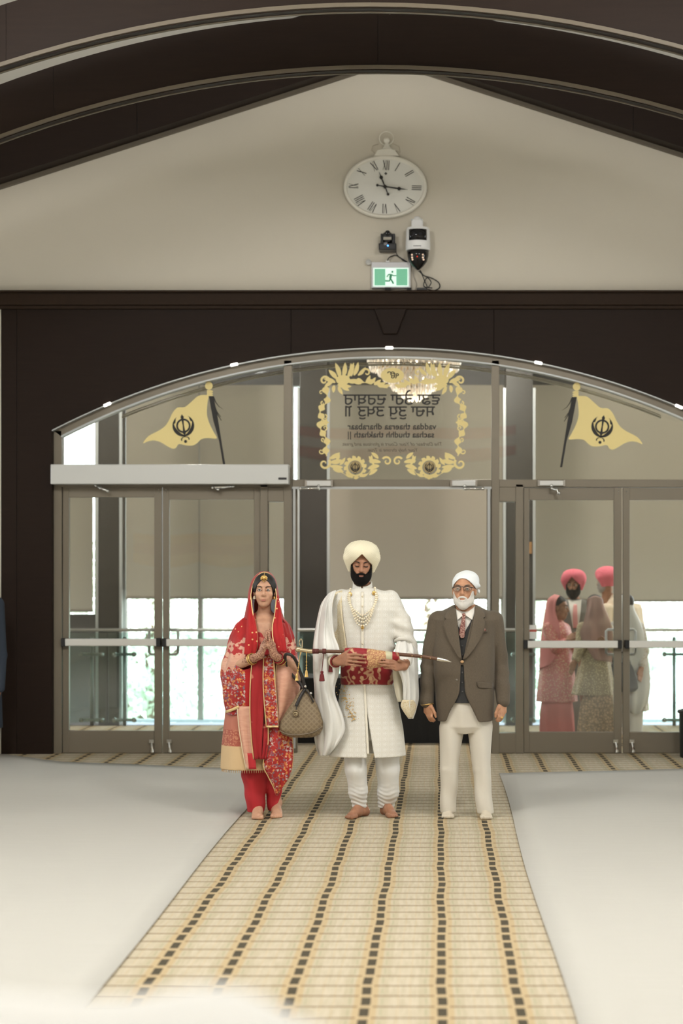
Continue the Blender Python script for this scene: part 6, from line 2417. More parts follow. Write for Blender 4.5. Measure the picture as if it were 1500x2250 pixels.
# trousers
f = Field((-.18, -.14, .03), (.20, .18, .50), .005)
f.chain([g(556, 1640, 0), g(558, 1700, -.005), g(562, 1782, .005)], [.098, .085, .064], .02)
f.chain([g(598, 1640, .03), g(600, 1700, .03), g(602, 1774, .055)], [.085, .062, .048], .01)
f.disp(lambda x, y, z: .005 * np.sin(x * 55 + z * 12) + .003 * np.sin(z * 50 + x * 20))
f.wedge([(0, 0, 1, .035)], 0)
f.build('trousers', REDTR, E)
# body of the shawl
f = Field((-.31, -.23, .62), (.31, .20, 1.46), .0055)
f.loft(sp, power=2.2, folds=lambda th, Z: .028 * np.sin(7 * th + 10 * Z) + .018 * np.sin(13 * th - 16 * Z))
f.loft(sp, power=2.2, off=-.018, mode='s', z0=.5, z1=g(0, 1376).z)
f.cap(h3.p(0, .01, -.06), g(580, 1356, .02), .054, .054, 0, 's')
# open front: neck V widening to the waist
b0, b1 = g(556, 1338, -.1), g(572, 1420, -.16)
c0_, c1_ = g(606, 1338, -.1), g(600, 1420, -.16)
f.wedge([line_plane(b0, b1, True), line_plane(c0_, c1_, False), (0, 1, 0, .005), (0, 0, -1, -g(0, 1440).z)], .006)
d0, d1 = g(566, 1432, -.16), g(548, 1580, -.16)
e0, e1 = g(606, 1432, -.16), g(606, 1580, -.16)
f.wedge([line_plane(d0, d1, True), line_plane(e0, e1, False), (0, 1, 0, .0), (0, 0, 1, g(0, 1432).z)], .006)
# forearm slots
f.cap(LE + Vector((.08, -.06, .02)), LWr + Vector((0, 0, 0)), .037, .036, .008, 's')
f.cap(RE + Vector((-.05, -.06, .02)), RWr + Vector((0, 0, 0)), .037, .036, .008, 's')
# slanting hem: picture-left piece ends about 1560, the right one runs to a point
p0, p1 = g(494, 1568, -.1), g(526, 1553, -.15)
f.wedge([(0, 0, 1, p0.z - .01), (1, 0, 0, g(548, 1500).x)], 0)
def sz(c):
    X = c[:, 0] * 325.2 + 575
    Y = 1795 - c[:, 2] * 325.2
    Yl = Y + (X - 520) * .35 - 8 + 5 * np.sin(X * .35)
    Yr = Y - (X - 635) * .35 + 5 * np.sin(X * .4)
    L = np.where(Yl < 1398, 0, np.where(Yl < 1432, 1, np.where(Yl < 1456, 2, 3)))
    R = np.where(Yr < 1405, 0, np.where(Yr < 1440, 1, 2))
    return np.where(X < 545, L, np.where(X > 608, R, 0))
f.build('shawl', [RED, REDF, PINKS, MULTI], E, matfn=sz)
MB().grid(wm.patch([[(496, 1561), (508, 1557), (524, 1550)], [(497, 1567), (509, 1563), (525, 1556)]], ssurf, .010, 4, 2)).build('gold_hem', GOLDTAPE, E, smooth=True, thick=.005)
# dupatta over the head
fe = [(553, 1352, -.10), (550, 1325, -.065), (552, 1300, -.04), (558, 1277, -.015), (570, 1261.5, .02), (581, 1257.5, .035), (592, 1261.5, .02), (601, 1277, -.01), (606, 1300, -.04), (608, 1325, -.06), (606, 1352, -.095)]
md = [(533, 1370, -.01), (543, 1325, .02), (546, 1300, .045), (554, 1274, .06), (568, 1259, .075), (581, 1256, .08), (594, 1259, .075), (605, 1274, .06), (611, 1300, .045), (614, 1325, .02), (627, 1370, -.01)]
bk = [(548, 1372, .10), (552, 1325, .13), (553, 1300, .135), (560, 1275, .14), (570, 1264, .14), (581, 1261, .14), (592, 1264, .14), (601, 1275, .14), (608, 1300, .135), (609, 1325, .13), (613, 1372, .10)]
b2 = [(572, 1364, .14), (574, 1325, .15), (575, 1300, .155), (576, 1280, .155), (578, 1272, .155), (581, 1270, .155), (583, 1272, .155), (585, 1280, .155), (586, 1300, .155), (587, 1325, .15), (588, 1364, .14)]
cols = [[g(*p) for p in r] for r in (fe, md, bk, b2)]
S = sheet(cols, 6, 5)
MB().grid(S).build('dupatta_veil', VEIL, E, smooth=True, thick=.003)
MB().tube(catmull([g(x, y, d - .003) for x, y, d in fe], 5), .0032, 6).build('gold_edge', GOLDTAPE, E, smooth=True)
# front falls of the dupatta
def fall(rows, m, edge=None, nm='dupatta_fall', amp=.008, gm=GOLDTAPE, hem=False):
    R = [[g(x, y, d) for x, d in r] for y, r in rows]
    S = drape(R, 5, 5, amp, 1.1)
    o = MB().grid(S).build(nm, m, E, smooth=True, thick=.004)
    w = .0065
    if edge is not None:
        for ed in edge:
            pts = [r[ed] for r in S]
            sg = 1 if ed == 0 else -1
            MB().grid([[p + Vector((0, -.005, 0)), p + Vector((sg * w, -.006, 0))] for p in pts]).build('gold_edge', gm, o, smooth=True, thick=.003)
    if hem:
        pts = S[-1]
        MB().grid([[p + Vector((0, -.005, .012)) for p in pts], [p + Vector((0, -.006, -.001)) for p in pts]]).build('gold_edge', gm, o, smooth=True, thick=.003)
    return o
fall(((1308, ((547, -.02), (549, -.045), (552, -.05))), (1345, ((543, -.085), (549, -.105), (556, -.10))), (1380, ((541, -.15), (553, -.165), (564, -.15))), (1415, ((538, -.18), (553, -.19), (566, -.175))), (1438, ((536, -.19), (552, -.20), (562, -.19)))), RED, [-1])
fall(((1308, ((606, -.05), (609, -.045), (612, -.02))), (1345, ((603, -.10), (609, -.105), (617, -.085))), (1380, ((597, -.15), (608, -.165), (622, -.15))), (1412, ((600, -.19), (612, -.20), (628, -.18))), (1432, ((604, -.20), (614, -.21), (630, -.19)))), RED, [0])
fall(((1448, ((553, -.19), (566, -.20), (582, -.20))), (1500, ((549, -.20), (566, -.205), (583, -.20))), (1560, ((548, -.20), (564, -.205), (580, -.20))), (1620, ((551, -.20), (563, -.205), (576, -.20))), (1668, ((556, -.19), (566, -.195), (575, -.19)))), DKRED, [0])
fall(((1438, ((578, -.215), (590, -.225), (602, -.215))), (1500, ((577, -.215), (592, -.225), (605, -.215))), (1550, ((580, -.215), (595, -.225), (609, -.215))), (1598, ((584, -.21), (598, -.22), (612, -.21)))), MULTI, [0, -1], hem=True)
fall(((1590, ((574, -.185), (582, -.19), (590, -.185))), (1630, ((576, -.19), (583, -.2), (590, -.19))), (1668, ((574, -.19), (579, -.195), (585, -.19)))), DKRED, [-1])
fall(((1596, ((590, -.17), (615, -.175), (640, -.12))), (1640, ((585, -.18), (614, -.19), (644, -.13))), (1680, ((577, -.18), (610, -.19), (643, -.14))), (1706, ((588, -.17), (612, -.18), (636, -.14))), (1730, ((600, -.16), (611, -.165), (621, -.14))), (1747, ((606, -.15), (608, -.15), (610, -.14)))), MULTI, [0, -1], amp=.014)
# pink panel with pale edge at the picture-left front
fall(((1552, ((520, -.15), (536, -.17), (552, -.18))), (1600, ((524, -.16), (538, -.175), (554, -.185))), (1650, ((532, -.165), (545, -.18), (558, -.185))), (1690, ((540, -.165), (550, -.18), (562, -.185)))), PINKS, [0], nm='silk_panel', gm=mat('pale_fringe', (220, 200, 170), .7))
fall(((1655, ((538, -.172), (548, -.188), (560, -.19))), (1690, ((542, -.172), (551, -.188), (563, -.19)))), REDTR, [0], nm='silk_panel_end', gm=MATS['pale_fringe'], amp=0)
# pink end falling from the picture-right arm
fall(((1450, ((606, -.17), (632, -.17), (656, -.06))), (1490, ((604, -.185), (634, -.19), (659, -.06))), (1530, ((603, -.185), (630, -.19), (656, -.07))), (1562, ((604, -.18), (622, -.185), (640, -.12))), (1585, ((605, -.175), (612, -.18), (620, -.16)))), PINKS, [0], nm='shawl_end', amp=.016)
# bangles
for P0, P1, cols_ in ((LE, LWr, (('bangle_gold', .72, GOLD), ('bangle_gold', .66, GOLD))), (RE, RWr, (('b', .78, REDTRIM), ('b', .72, GOLD), ('b', .66, REDTRIM), ('b', .60, GOLD)))):
    fa = (P1 - P0).normalized()
    uu = fa.orthogonal().normalized()
    vv = fa.cross(uu)
    for nm, t, mt in cols_:
        c = P0.lerp(P1, t)
        MB().tube([c + (uu * math.cos(i * .2618) + vv * math.sin(i * .2618)) * .036 for i in range(25)], .0042, 8).build('bangle', mt, E, smooth=True)

# ------------------------------------------------------------------ handbag on her arm
bgp = Person(662, 'brown canvas hobo handbag hanging from the woman forearm', name='handbag', cat='handbag')
g = bgp.g
E = bgp.e
bz0 = g(662, 1618, -.13).z
bgp.e.location.y -= .06
CANV = NT('brown_canvas', rough=.55, spec=.35)
_c = CANV.coord()
_x, _y, _z = CANV.xyz(_c)
_a = CANV.math('ABSOLUTE', CANV.math('SUBTRACT', CANV.math('FRACT', CANV.math('DIVIDE', CANV.math('ADD', _x, _z), .034)), .5))
_b = CANV.math('ABSOLUTE', CANV.math('SUBTRACT', CANV.math('FRACT', CANV.math('DIVIDE', CANV.math('SUBTRACT', _x, _z), .034)), .5))
_k = CANV.math('LESS_THAN', CANV.math('MAXIMUM', _a, _b), .33)
_n = CANV.noise(_c, 40, 2)
CANV = CANV.color(CANV.mix(CANV.math('MULTIPLY', _k, CANV.math('ADD', CANV.math('MULTIPLY', _n, .5), .25)), (128, 112, 88), (92, 76, 56)))
f = Field((-.19, -.22, bz0 - .02), (.19, .0, bz0 + .40), .0045)
f.loft(bgp.prof([(1618, 640, 690, -.13, .045), (1612, 622, 703, -.13, .065), (1600, 615, 710, -.13, .07), (1585, 617, 711, -.13, .066), (1565, 627, 704, -.13, .056), (1545, 642, 695, -.13, .044), (1528, 655, 686, -.13, .032), (1512, 665, 678, -.13, .02)]), power=2.2)
f.disp(lambda x, y, z: .006 * np.sin((x - .02) / (.06 + .9 * np.maximum(.02, bz0 + .36 - z)) * 7.0) * np.clip((z - bz0 - .08) / .15, 0, 1))
f.build('bag_body', CANV, E)
BLEATHER = mat('black_leather', (34, 30, 28), .4)
TAUPE = mat('taupe_leather', (104, 90, 72), .5)
bp = [g(x, y, d) for x, y, d in ((616, 1604, -.165), (635, 1612, -.195), (662, 1612.5, -.2), (690, 1607, -.19), (709, 1595, -.16))]
MB().tube(catmull(bp, 6), .0035, 6).build('piping', TAUPE, E)
MB().tube(catmull([g(672, 1516, -.13), g(668, 1496, -.14), g(660, 1474, -.16), g(652, 1452, -.19), (g(640, 1438, -.22)), g(628, 1440, -.20), g(634, 1470, -.10), g(660, 1500, -.09), g(671, 1516, -.11)], 6), .011, 8).build('strap', BLEATHER, E, smooth=True)
MB().tube(catmull([g(671, 1513, -.155), g(661, 1530, -.17), g(652, 1550, -.185)], 5), .012, 8).build('top_trim', BLEATHER, E, smooth=True)
MB().tube(catmull([g(673, 1513, -.155), g(682, 1526, -.165), g(690, 1542, -.165)], 5), .006, 8).build('top_trim', BLEATHER, E, smooth=True)
for x, y in ((672, 1507), (684, 1522)):
    MB().ball(g(x, y, -.165), .009, 8, 6).build('buckle', CHROME, E, smooth=True)
c = g(651, 1566, -.20)
md_ = MB().tube([c + Vector((.018 * math.cos(i * .2618), 0, .019 * math.sin(i * .2618))) for i in range(25)], .0035, 8)
md_.lathe([(.016, 0), (.016, .004)], c, 18, 'y')
o = md_.build('medallion', mat('aged_brass', (120, 104, 80), .35, .7), E)
for s_ in (-1, 1):
    MB().tube([c + Vector((s_ * .004 + .0075 * math.cos(t), -.003, .0085 * math.sin(t))) for t in [.6 * s_ + math.pi * (0 if s_ < 0 else 1) + i * .25 for i in range(20)]], .0016, 6).build('monogram', mat('bright_brass', (196, 180, 146), .3, .8), o)
MB().tube(catmull([g(657, 1535, -.19), g(654, 1548, -.2), g(652, 1558, -.205)], 4), .003, 6).build('charm_strap', BLEATHER, E)
# ------------------------------------------------------------------ guests seen through the right doors
SKIN_L = skin_mat('skin_guest', (150, 108, 84), (172, 128, 100))
PINKT = NT('pink_turban', rough=.8, spec=.2)
PINKT = PINKT.color(PINKT.mix(PINKT.noise(PINKT.coord(), 9, 2), (222, 106, 124), (236, 134, 148)))
PINKK = sequin('pink_sequin_dress', (206, 124, 122), (216, 170, 140), 60)
PINKP = mat('pink_crepe', (214, 128, 124), .7, bump=.1, bscale=60)
SAGE = sequin('sage_gold_dress', (156, 142, 112), (196, 176, 132), 70)
SAGEL = floral('sage_lehenga', (140, 122, 98), (190, 160, 128), 34, .32, .7)
PALE = floral('pale_embroidered', (206, 202, 196), (186, 172, 150), 40, .28, .6)
GREYS = mat('grey_suit', (128, 126, 120), .8, bump=.1, bscale=150)
CREAMJ = mat('cream_jacket', (222, 206, 182), .7, bump=.1, bscale=90)

def guest(cx, Y, label, head, yaw, garments, arms, skin=SKIN_L, pitch=4, legs=True, box=.55):
    P = Person(cx, label, Y=Y, group='wedding guests in the foyer')
    H = Head(P.g(head[0], head[1], 0), yaw=yaw, pitch=pitch)
    top = H.c.z + .16
    f = Field((-box, -.35, -.01), (box, .35, top), .0075)
    H.add(f)
    f.cap(H.p(0, .01, -.07), P.g(head[0], head[1] + 45, .02), .05, .058, .03)
    gp = P.prof(garments[0][1])
    f.loft([(z, a, b, c * .8, d * .75) for z, a, b, c, d in gp], k=.03)
    for A in arms:
        pts = [P.g(*q) for q in A[0]]
        f.chain(pts, [.042, .036, .026], .015)
        w = pts[-1]
        d = (pts[-1] - pts[-2]).normalized()
        k = w + d * .075
        up = d.orthogonal().normalized()
        hand(f, w, k, up, [[k + up * .02 * (1.5 - i) + d * .03 + Vector((0, -.01, 0)), k + up * .016 * (1.5 - i) + d * .058 + Vector((0, -.02, 0))] for i in range(4)],
             [w + up * .04 + d * .05, w + up * .045 + d * .075])
    for sx in (-.08, .08):
        f.chain([(gp[0][1] + sx, 0, .8), (gp[0][1] + sx, 0, .45), (gp[0][1] + sx, .02, .09)], [.07, .05, .035], .02)
        foot(f, (gp[0][1] + sx, .05, 0), (gp[0][1] + sx * 1.2, -.15, 0), (gp[0][1] + sx, .02, .09), side=1 if sx < 0 else -1)
    f.build('body', skin, P.e)
    for nm, rows, m, fold in garments:
        gp2 = P.prof(rows)
        z0, z1 = gp2[0][0], gp2[-1][0]
        f = Field((-box, -.35, max(.005, z0 - .02)), (box, .35, z1 + .03), .0075)
        f.loft(gp2, power=2.2, folds=(lambda th, Z, fo=fold, zz=z0, zt=z1: fo * np.sin(8 * th + 3 * Z) * np.clip((zt - Z) / (zt - zz + .01), 0, 1)))
        if nm in ('kameez', 'jacket', 'tunic'):
            for A in arms:
                f.chain([P.g(*q) for q in A[0]][:2] + [P.g(*A[0][1]).lerp(P.g(*A[0][2]), .75)], [.062, .054, .044], .02)
            f.cap(H.p(0, .01, -.05), P.g(head[0], head[1] + 42, .02), .052, .056, 0, 's')
        f.build(nm, m, P.e)
    return P, H

# pink dress woman in profile
P, H = guest(1222, 18.35, 'woman in pink sequinned dress and veil facing right behind the glass', (1226, 1334), 75,
             [('kameez', [(1541, 1178, 1268, 0, .17), (1480, 1184, 1262, 0, .16), (1420, 1190, 1254, 0, .14), (1390, 1192, 1252, 0, .14), (1372, 1198, 1244, .01, .11), (1362, 1212, 1236, .01, .07)], PINKK, .03),
              ('trousers', [(1617, 1186, 1262, 0, .13), (1570, 1186, 1260, 0, .13), (1530, 1190, 1256, 0, .13)], PINKP, .06)],
             [([(1205, 1380, -.06), (1222, 1425, -.16), (1246, 1408, -.2)],), ([(1240, 1382, .04), (1252, 1426, .02), (1258, 1410, -.05)],)])
H.eye_parts(P.e)
f = Field(tuple(H.c + Vector((-.14, -.14, -.12))), tuple(H.c + Vector((.14, .14, .15))), .006)
f.ell(H.p(0, .016, .036), (.08, .10, .086), 0, 'u', H.mm())
f.op(lambda X, Y, Z: (lambda q: .06 - .9 * np.clip(q[1] + .06, 0, .2) - q[2])(H.local(X, Y, Z)), (0, 0, 0), (0, 0, 0), 0, 'i')
f.build('hair', HAIR, P.e)
rows = [[P.g(x, y, d) for x, y, d in r] for r in (
    ((1230, 1309, -.06), (1218, 1306, .0), (1230, 1310, .08)), ((1222, 1320, -.09), (1202, 1318, .0), (1218, 1322, .1)), ((1220, 1345, -.10), (1197, 1345, .0), (1212, 1346, .11)),
    ((1228, 1372, -.14), (1194, 1372, -.02), (1205, 1374, .12)), ((1232, 1410, -.17), (1190, 1412, -.06), (1195, 1415, .12)), ((1222, 1440, -.17), (1188, 1446, -.07), (1190, 1450, .1)), ((1206, 1462, -.15), (1186, 1470, -.07), (1186, 1475, .06)))]
MB().grid(drape(rows, 6, 5, .012)).build('veil', mat('pink_veil', (232, 150, 148), .6, alpha=.85), P.e, smooth=True, thick=.004)

# man in grey suit and pink turban
P, H = guest(1264, 18.95, 'man in grey suit and round pink turban looking left behind the glass', (1260, 1284), -14,
             [('jacket', [(1470, 1215, 1312, 0, .14), (1400, 1213, 1314, 0, .14), (1345, 1212, 1316, 0, .13), (1326, 1222, 1305, .01, .10), (1316, 1246, 1278, .02, .07)], GREYS, .0),
              ('trousers', [(1608, 1225, 1303, 0, .11), (1460, 1218, 1310, 0, .13)], GREYS, .02)],
             [([(1216, 1345, .0), (1208, 1410, .0), (1214, 1460, -.08)],), ([(1312, 1345, .0), (1322, 1410, .0), (1316, 1460, -.06)],)])
H.eye_parts(P.e, brow=(30, 24, 20))
f = Field(tuple(H.c + Vector((-.11, -.16, -.19))), tuple(H.c + Vector((.11, .08, .06))), .005)
H.add(f, grow=.008, ears=False, eyes=False)
f.ell(H.p(0, -.055, -.105), (.05, .046, .046), .03)
f.op(beard_region(H), (0, 0, 0), (0, 0, 0), 0, 'i')
f.build('beard', BEARD, P.e)
turban(H, P.e, PINKT, 1.0)
gs = prof_surf(P.prof([(1470, 1215, 1312, 0, .14), (1400, 1213, 1314, 0, .14), (1345, 1212, 1316, 0, .13), (1326, 1222, 1305, .01, .10), (1316, 1246, 1278, .02, .07)]), 2.2)
MB().grid(P.patch([[(1248, 1318), (1262, 1320), (1277, 1318)], [(1252, 1345), (1263, 1345), (1275, 1345)], [(1258, 1380), (1264, 1380), (1270, 1380)]], gs, .012)).build('shirt', SHIRT, P.e, smooth=True, thick=.005)
MB().grid(P.patch([[(1260, 1328), (1263, 1328), (1267, 1328)], [(1258, 1350), (1263, 1350), (1268, 1350)], [(1259, 1380), (1264, 1380), (1269, 1380)]], gs, .02)).build('necktie', mat('pink_tie', (226, 160, 156), .6), P.e, smooth=True, thick=.006)

# second pink turban, turned away
P, H = guest(1362, 19.42, 'man in cream jacket and pink turban turned away beside the door stile', (1332, 1277), -120,
             [('jacket', [(1460, 1322, 1410, 0, .15), (1380, 1320, 1412, 0, .15), (1335, 1326, 1404, 0, .13), (1318, 1334, 1386, .0, .11), (1306, 1342, 1366, .0, .07)], CREAMJ, .02),
              ('trousers', [(1602, 1328, 1404, 0, .12), (1450, 1324, 1408, 0, .13)], CREAMJ, .02)],
             [([(1332, 1338, -.12), (1330, 1400, -.18), (1316, 1410, -.25)],), ([(1398, 1338, .02), (1408, 1400, .02), (1406, 1450, -.05)],)])
turban(H, P.e, PINKT, .98)
f = Field(tuple(H.c + Vector((-.13, -.14, -.17))), tuple(H.c + Vector((.13, .14, .0))), .006)
H.add(f, grow=.006, ears=False, eyes=False)
f.op(beard_region(H), (0, 0, 0), (0, 0, 0), 0, 'i')
f.build('beard', mat('grey_beard', (150, 144, 138), .85), P.e)

# sage and gold dress woman
P, H = guest(1303, 17.85, 'woman in sage gold dress and long skirt with veil over dark hair', (1308, 1333), 150,
             [('kameez', [(1526, 1256, 1350, 0, .17), (1480, 1268, 1344, 0, .15), (1430, 1276, 1336, 0, .125), (1390, 1274, 1338, 0, .13), (1372, 1280, 1334, .01, .11), (1362, 1294, 1322, .01, .07)], SAGE, .05),
              ('skirt', [(1622, 1266, 1372, 0, .19), (1570, 1272, 1358, 0, .17), (1510, 1280, 1346, 0, .13)], SAGEL, .05)],
             [([(1280, 1380, -.03), (1274, 1425, -.10), (1262, 1455, -.18)],), ([(1334, 1382, .0), (1340, 1425, -.08), (1326, 1412, -.22)],)])
f = Field(tuple(H.c + Vector((-.13, -.13, -.2))), tuple(H.c + Vector((.13, .13, .15))), .006)
f.ell(H.p(0, .016, .036), (.08, .10, .086), 0, 'u', H.mm())
f.ell(H.p(0, .07, -.04), (.05, .05, .06), .04, 'u', H.mm())
f.op(lambda X, Y, Z: (lambda q: np.maximum(.05 - 1.6 * np.clip(q[1] + .04, 0, .2) - q[2], -9))(H.local(X, Y, Z)), (0, 0, 0), (0, 0, 0), 0, 'i')
f.build('hair', HAIR, P.e)
rows = [[P.g(x, y, d) for x, y, d in r] for r in (
    ((1290, 1316, -.10), (1306, 1309, -.08), (1322, 1314, -.06)), ((1288, 1338, -.13), (1306, 1335, -.15), (1328, 1336, -.10)), ((1282, 1365, -.15), (1308, 1362, -.17), (1340, 1364, -.12)),
    ((1274, 1395, -.16), (1308, 1392, -.185), (1346, 1394, -.13)), ((1290, 1425, -.165), (1314, 1424, -.18), (1346, 1428, -.13)), ((1306, 1450, -.16), (1322, 1452, -.17), (1344, 1455, -.13)))]
MB().grid(drape(rows, 6, 5, .012)).build('veil', mat('rose_veil', (196, 160, 150), .6, alpha=.6), P.e, smooth=True, thick=.004)

# pale suit woman with dark bag
P, H = guest(1388, 18.35, 'woman in pale embroidered suit and grey veil behind the door stile', (1372, 1330), -150,
             [('kameez', [(1562, 1330, 1424, 0, .16), (1500, 1336, 1420, 0, .15), (1430, 1344, 1412, 0, .13), (1390, 1346, 1408, 0, .13), (1370, 1352, 1402, .01, .11), (1360, 1364, 1388, .01, .07)], PALE, .05),
              ('trousers', [(1618, 1344, 1410, 0, .12), (1540, 1342, 1414, 0, .13)], mat('pale_cotton', (206, 204, 200), .8), .04)],
             [([(1350, 1378, -.03), (1342, 1425, -.10), (1352, 1452, -.18)],), ([(1404, 1380, .0), (1414, 1430, -.05), (1408, 1470, -.14)],)])
f = Field(tuple(H.c + Vector((-.13, -.13, -.2))), tuple(H.c + Vector((.13, .13, .15))), .006)
f.ell(H.p(0, .016, .036), (.08, .10, .086), 0, 'u', H.mm())
f.op(lambda X, Y, Z: (lambda q: np.maximum(.05 - 1.6 * np.clip(q[1] + .04, 0, .2) - q[2], -9))(H.local(X, Y, Z)), (0, 0, 0), (0, 0, 0), 0, 'i')
f.build('hair', HAIR, P.e)
rows = [[P.g(x, y, d) for x, y, d in r] for r in (
    ((1356, 1312, -.10), (1372, 1306, -.08), (1388, 1312, -.04)), ((1352, 1340, -.13), (1372, 1338, -.15), (1394, 1340, -.06)), ((1348, 1372, -.15), (1376, 1370, -.17), (1410, 1374, -.06)),
    ((1352, 1420, -.155), (1384, 1420, -.17), (1420, 1424, -.08)), ((1362, 1475, -.16), (1392, 1478, -.17), (1428, 1484, -.08)), ((1378, 1520, -.17), (1400, 1524, -.18), (1426, 1530, -.10)), ((1384, 1565, -.17), (1398, 1572, -.17), (1412, 1560, -.12)))]
MB().grid(drape(rows, 6, 5, .014)).build('veil', mat('pale_grey_veil', (196, 196, 192), .6), P.e, smooth=True, thick=.004)
b = Person(1362, 'dark grey handbag carried by the pale suit woman behind the door', Y=18.12, name='handbag', cat='handbag')
q = b.g(1362, 1522, 0)
f = Field((-.22, -.09, q.z - .02), (.24, .09, q.z + .36), .007)
f.loft(b.prof([(1520, 1330, 1394, 0, .05), (1512, 1322, 1402, 0, .06), (1492, 1326, 1400, 0, .055), (1465, 1340, 1390, 0, .035), (1455, 1346, 1384, 0, .025)]), power=2.4)
f.build('bag_body', mat('grey_leather', (66, 68, 70), .45), b.e)
MB().tube(catmull([b.g(1346, 1457, 0), b.g(1350, 1440, 0), b.g(1362, 1432, 0), b.g(1376, 1440, 0), b.g(1384, 1457, 0)], 5), .009, 8).build('strap', MATS['grey_leather'], b.e, smooth=True)

# ------------------------------------------------------------------ person at the left edge of the picture
NAVY = mat('navy_wool', (38, 48, 62), .8, bump=.1, bscale=120)
P = Person(-42, 'person in navy clothes cut off by the left picture edge', Y=16.1)
H = Head(P.g(-36, 1250, 0), yaw=20)
f = Field((-.42, -.34, -.01), (.36, .25, H.c.z + .15), .007)
H.add(f)
f.cap(H.p(0, .01, -.07), P.g(-36, 1300, .02), .05, .058, .03)
f.loft(P.prof([(1480, -68, -4, 0, .10), (1400, -72, -2, 0, .10), (1330, -70, -4, 0, .10), (1305, -56, -18, .01, .07)]), k=.03)
f.chain([P.g(2 - 12, 1325, 0), P.g(-1, 1440, .03), P.g(-4, 1520, -.05)], [.045, .04, .028], .02)
f.chain([P.g(-66, 1325, 0), P.g(-74, 1440, .03), P.g(-70, 1520, -.05)], [.045, .04, .028], .02)
for s_, w0 in ((1, P.g(-4, 1520, -.05)), (-1, P.g(-70, 1520, -.05))):
    k = w0 + Vector((0, -.02, -.075))
    hand(f, w0, k, (0, -1, 0), [[k + Vector((-.005 * s_, -.02 * (1.5 - i), -.03)), k + Vector((-.012 * s_, -.018 * (1.5 - i), -.06))] for i in range(4)], [w0 + Vector((-.01 * s_, -.045, -.04)), w0 + Vector((-.015 * s_, -.055, -.065))])
for sx in (-.1, .1):
    f.chain([(sx, 0, .8), (sx, 0, .45), (sx, .02, .09)], [.07, .05, .035], .02)
f.build('body', SKIN_L, P.e)
H.eye_parts(P.e)
f = Field((-.42, -.25, .25), (.36, .25, 1.62), .008)
f.loft(P.prof([(1600, -76, 4, 0, .15), (1480, -72, 0, 0, .13), (1400, -74, 0, 0, .13), (1332, -72, -2, 0, .12), (1312, -58, -16, .01, .09), (1302, -48, -26, .01, .065)]), power=2.2, folds=lambda th, Z: .03 * np.sin(7 * th))
f.chain([P.g(-8, 1328, 0), P.g(2, 1440, .03), P.g(0, 1512, -.05)], [.07, .052, .042], .02)
f.chain([P.g(-64, 1328, 0), P.g(-76, 1440, .03), P.g(-74, 1512, -.05)], [.07, .052, .042], .02)
f.build('tunic', NAVY, P.e)
f = Field((-.3, -.2, .05), (.3, .2, .6), .008)
for sx in (-.1, .1):
    f.chain([(sx, 0, .5), (sx, 0, .1)], [.085, .06], .02)
f.build('trousers', NAVY, P.e)
for sx in (-.1, .1):
    f = Field((sx - .1, -.28, -.005), (sx + .1, .14, .14), .006)
    f.chain([(sx, .06, .04), (sx, -.05, .042), (sx * 1.05, -.19, .03)], [.04, .045, .03], .02, ys=1.0)
    f.wedge([(0, 0, 1, .002)], 0)
    f.build('shoe', mat('black_shoe', (24, 24, 25), .35), P.e)
f = Field(tuple(H.c + Vector((-.12, -.13, -.1))), tuple(H.c + Vector((.12, .14, .15))), .006)
f.ell(H.p(0, .016, .036), (.08, .10, .086), 0, 'u', H.mm())
f.op(lambda X, Y, Z: (lambda q: .06 - .9 * np.clip(q[1] + .06, 0, .2) - q[2])(H.local(X, Y, Z)), (0, 0, 0), (0, 0, 0), 0, 'i')
f.build('hair', HAIR, P.e)

# ------------------------------------------------------------------ waste bin at the right edge
bx_ = at(1530, 1660, 16.35)
e = empty('waste_bin', (bx_.x, 16.35, 0))
tag(e, 'black round waste bin in front of the rightmost glass door', 'bin')
MB().lathe([(.14, .0), (.15, .01), (.158, .40), (.150, .40), (.142, .02)], (bx_.x, 16.35, 0), 32).build('bin_body', mat('bin_black', (22, 23, 23), .4), e, angle=40)
MB().lathe([(.158, .395), (.172, .40), (.176, .415), (.165, .43), (.145, .432), (.145, .42)], (bx_.x, 16.35, 0), 32).build('bin_rim', mat('bin_rim', (44, 45, 45), .3), e, angle=40)

# paper notice on the door glass
nz_ = MB().box(px(1164), px(1180), GY - .0075, GY - .0055, pz(1405), pz(1374)).build('notice', mat('notice_paper', (222, 222, 218), .7))
tag(nz_, 'small white notice with red stripe on the door glass beside the pink woman', 'notice')
MB().box(px(1164), px(1180), GY - .0085, GY - .0076, pz(1389), pz(1384)).build('red_stripe', mat('notice_red', (176, 90, 80), .7), nz_)
o = MB().box((1163 - CX) * 20 / FPX, (1170 - CX) * 20 / FPX, 20.17, 20.19, CH - (1216 - CY) * 20 / FPX, CH - (1190 - CY) * 20 / FPX).build('wall_plate', mat('amber_plate', (150, 110, 66), .5))
tag(o, 'small amber plate on the column behind the right door', 'plate')

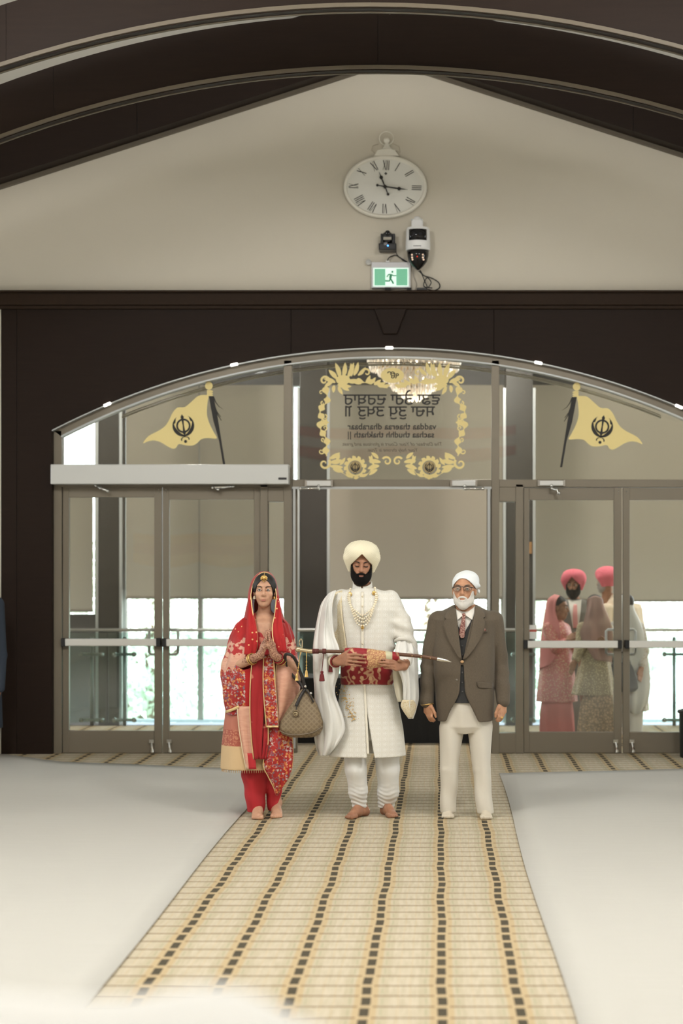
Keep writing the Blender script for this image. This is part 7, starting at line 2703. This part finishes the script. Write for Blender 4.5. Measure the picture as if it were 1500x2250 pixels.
# ------------------------------------------------------------------ white cloth on a stand right before the camera
cs = empty('draped_stand', (-.46, 1.55, 0))
tag(cs, 'blurred white cloth over a stand in the near left foreground', 'draped stand')
def topz(x, y):
    return 1.216 + .020 * math.exp(-((x + .20) / .07) ** 2) + .010 * math.exp(-((x + .47) / .08) ** 2)
rows = []
for i, (sc2, z) in enumerate(((1.12, .001), (1.08, .4), (1.04, .85), (1.0, 1.08), (.97, 1.15), (.90, None), (.75, None), (.5, None), (.25, None), (.02, None))):
    row = []
    for k in range(72):
        t = 2 * math.pi * k / 72
        c_, s_ = math.cos(t), math.sin(t)
        kk = (abs(c_) ** 3 + abs(s_) ** 3) ** (-1 / 3)
        fo = (.018 * math.sin(9 * t) * (1.2 - z) if z is not None else 0)
        x = -.40 + (.36 * sc2 + fo) * c_ * kk
        y = 1.55 + (.26 * sc2 + fo) * s_ * kk
        zz = z if z is not None else topz(x, y) - .022 * max(0, sc2 - .78) / .12
        row.append((x, y, zz))
    rows.append(row)
MB().grid(rows, closed_u=True).build('cloth', mat('bright_white_cloth', (244, 244, 242), .8), cs, smooth=True)
MB().box(-.66, -.18, 1.38, 1.72, 1.11, 1.14).build('stand_top', mat('stand_wood', (140, 110, 80), .6), cs)
MB().tube([(-.42, 1.55, .0), (-.42, 1.55, 1.12)], .03, 10).build('stand_post', MATS['stand_wood'], cs)

# ------------------------------------------------------------------ coloured swags on the wall behind the camera (they show as faint reflections)
def swag(x0, x1, z, drop, n, cols_, label):
    e = empty('wall_swag', ((x0 + x1) / 2, YBACK + .1, z))
    tag(e, label, 'swag', 'swags on the back wall')
    for ci, c in enumerate(cols_):
        rows = []
        for j in range(4):
            row = []
            for i in range(n * 10 + 1):
                u = i / (n * 10)
                dd = drop * abs(math.sin(u * n * math.pi))
                row.append((x0 + (x1 - x0) * u, YBACK + .08 + .04 * math.sin(j * 1.2), z - ci * .22 - dd * (.4 + .6 * j / 3) - j * .07))
            rows.append(row)
        MB().grid(rows).build('swag_cloth', mat('swag_%d_%d_%d' % c, c, .7), e, smooth=True, thick=.005)
swag(-3.3, 1.7, 5.0, .18, 2, ((214, 84, 52), (240, 232, 222), (206, 90, 60)), 'red and white cloth swag high on the back wall')
swag(-6.8, -3.9, 2.6, .12, 2, ((236, 170, 70), (222, 140, 60), (236, 180, 90)), 'orange cloth swag low on the back wall')

for o in list(bpy.data.objects):
    if '_base' in o:
        del o['_base']
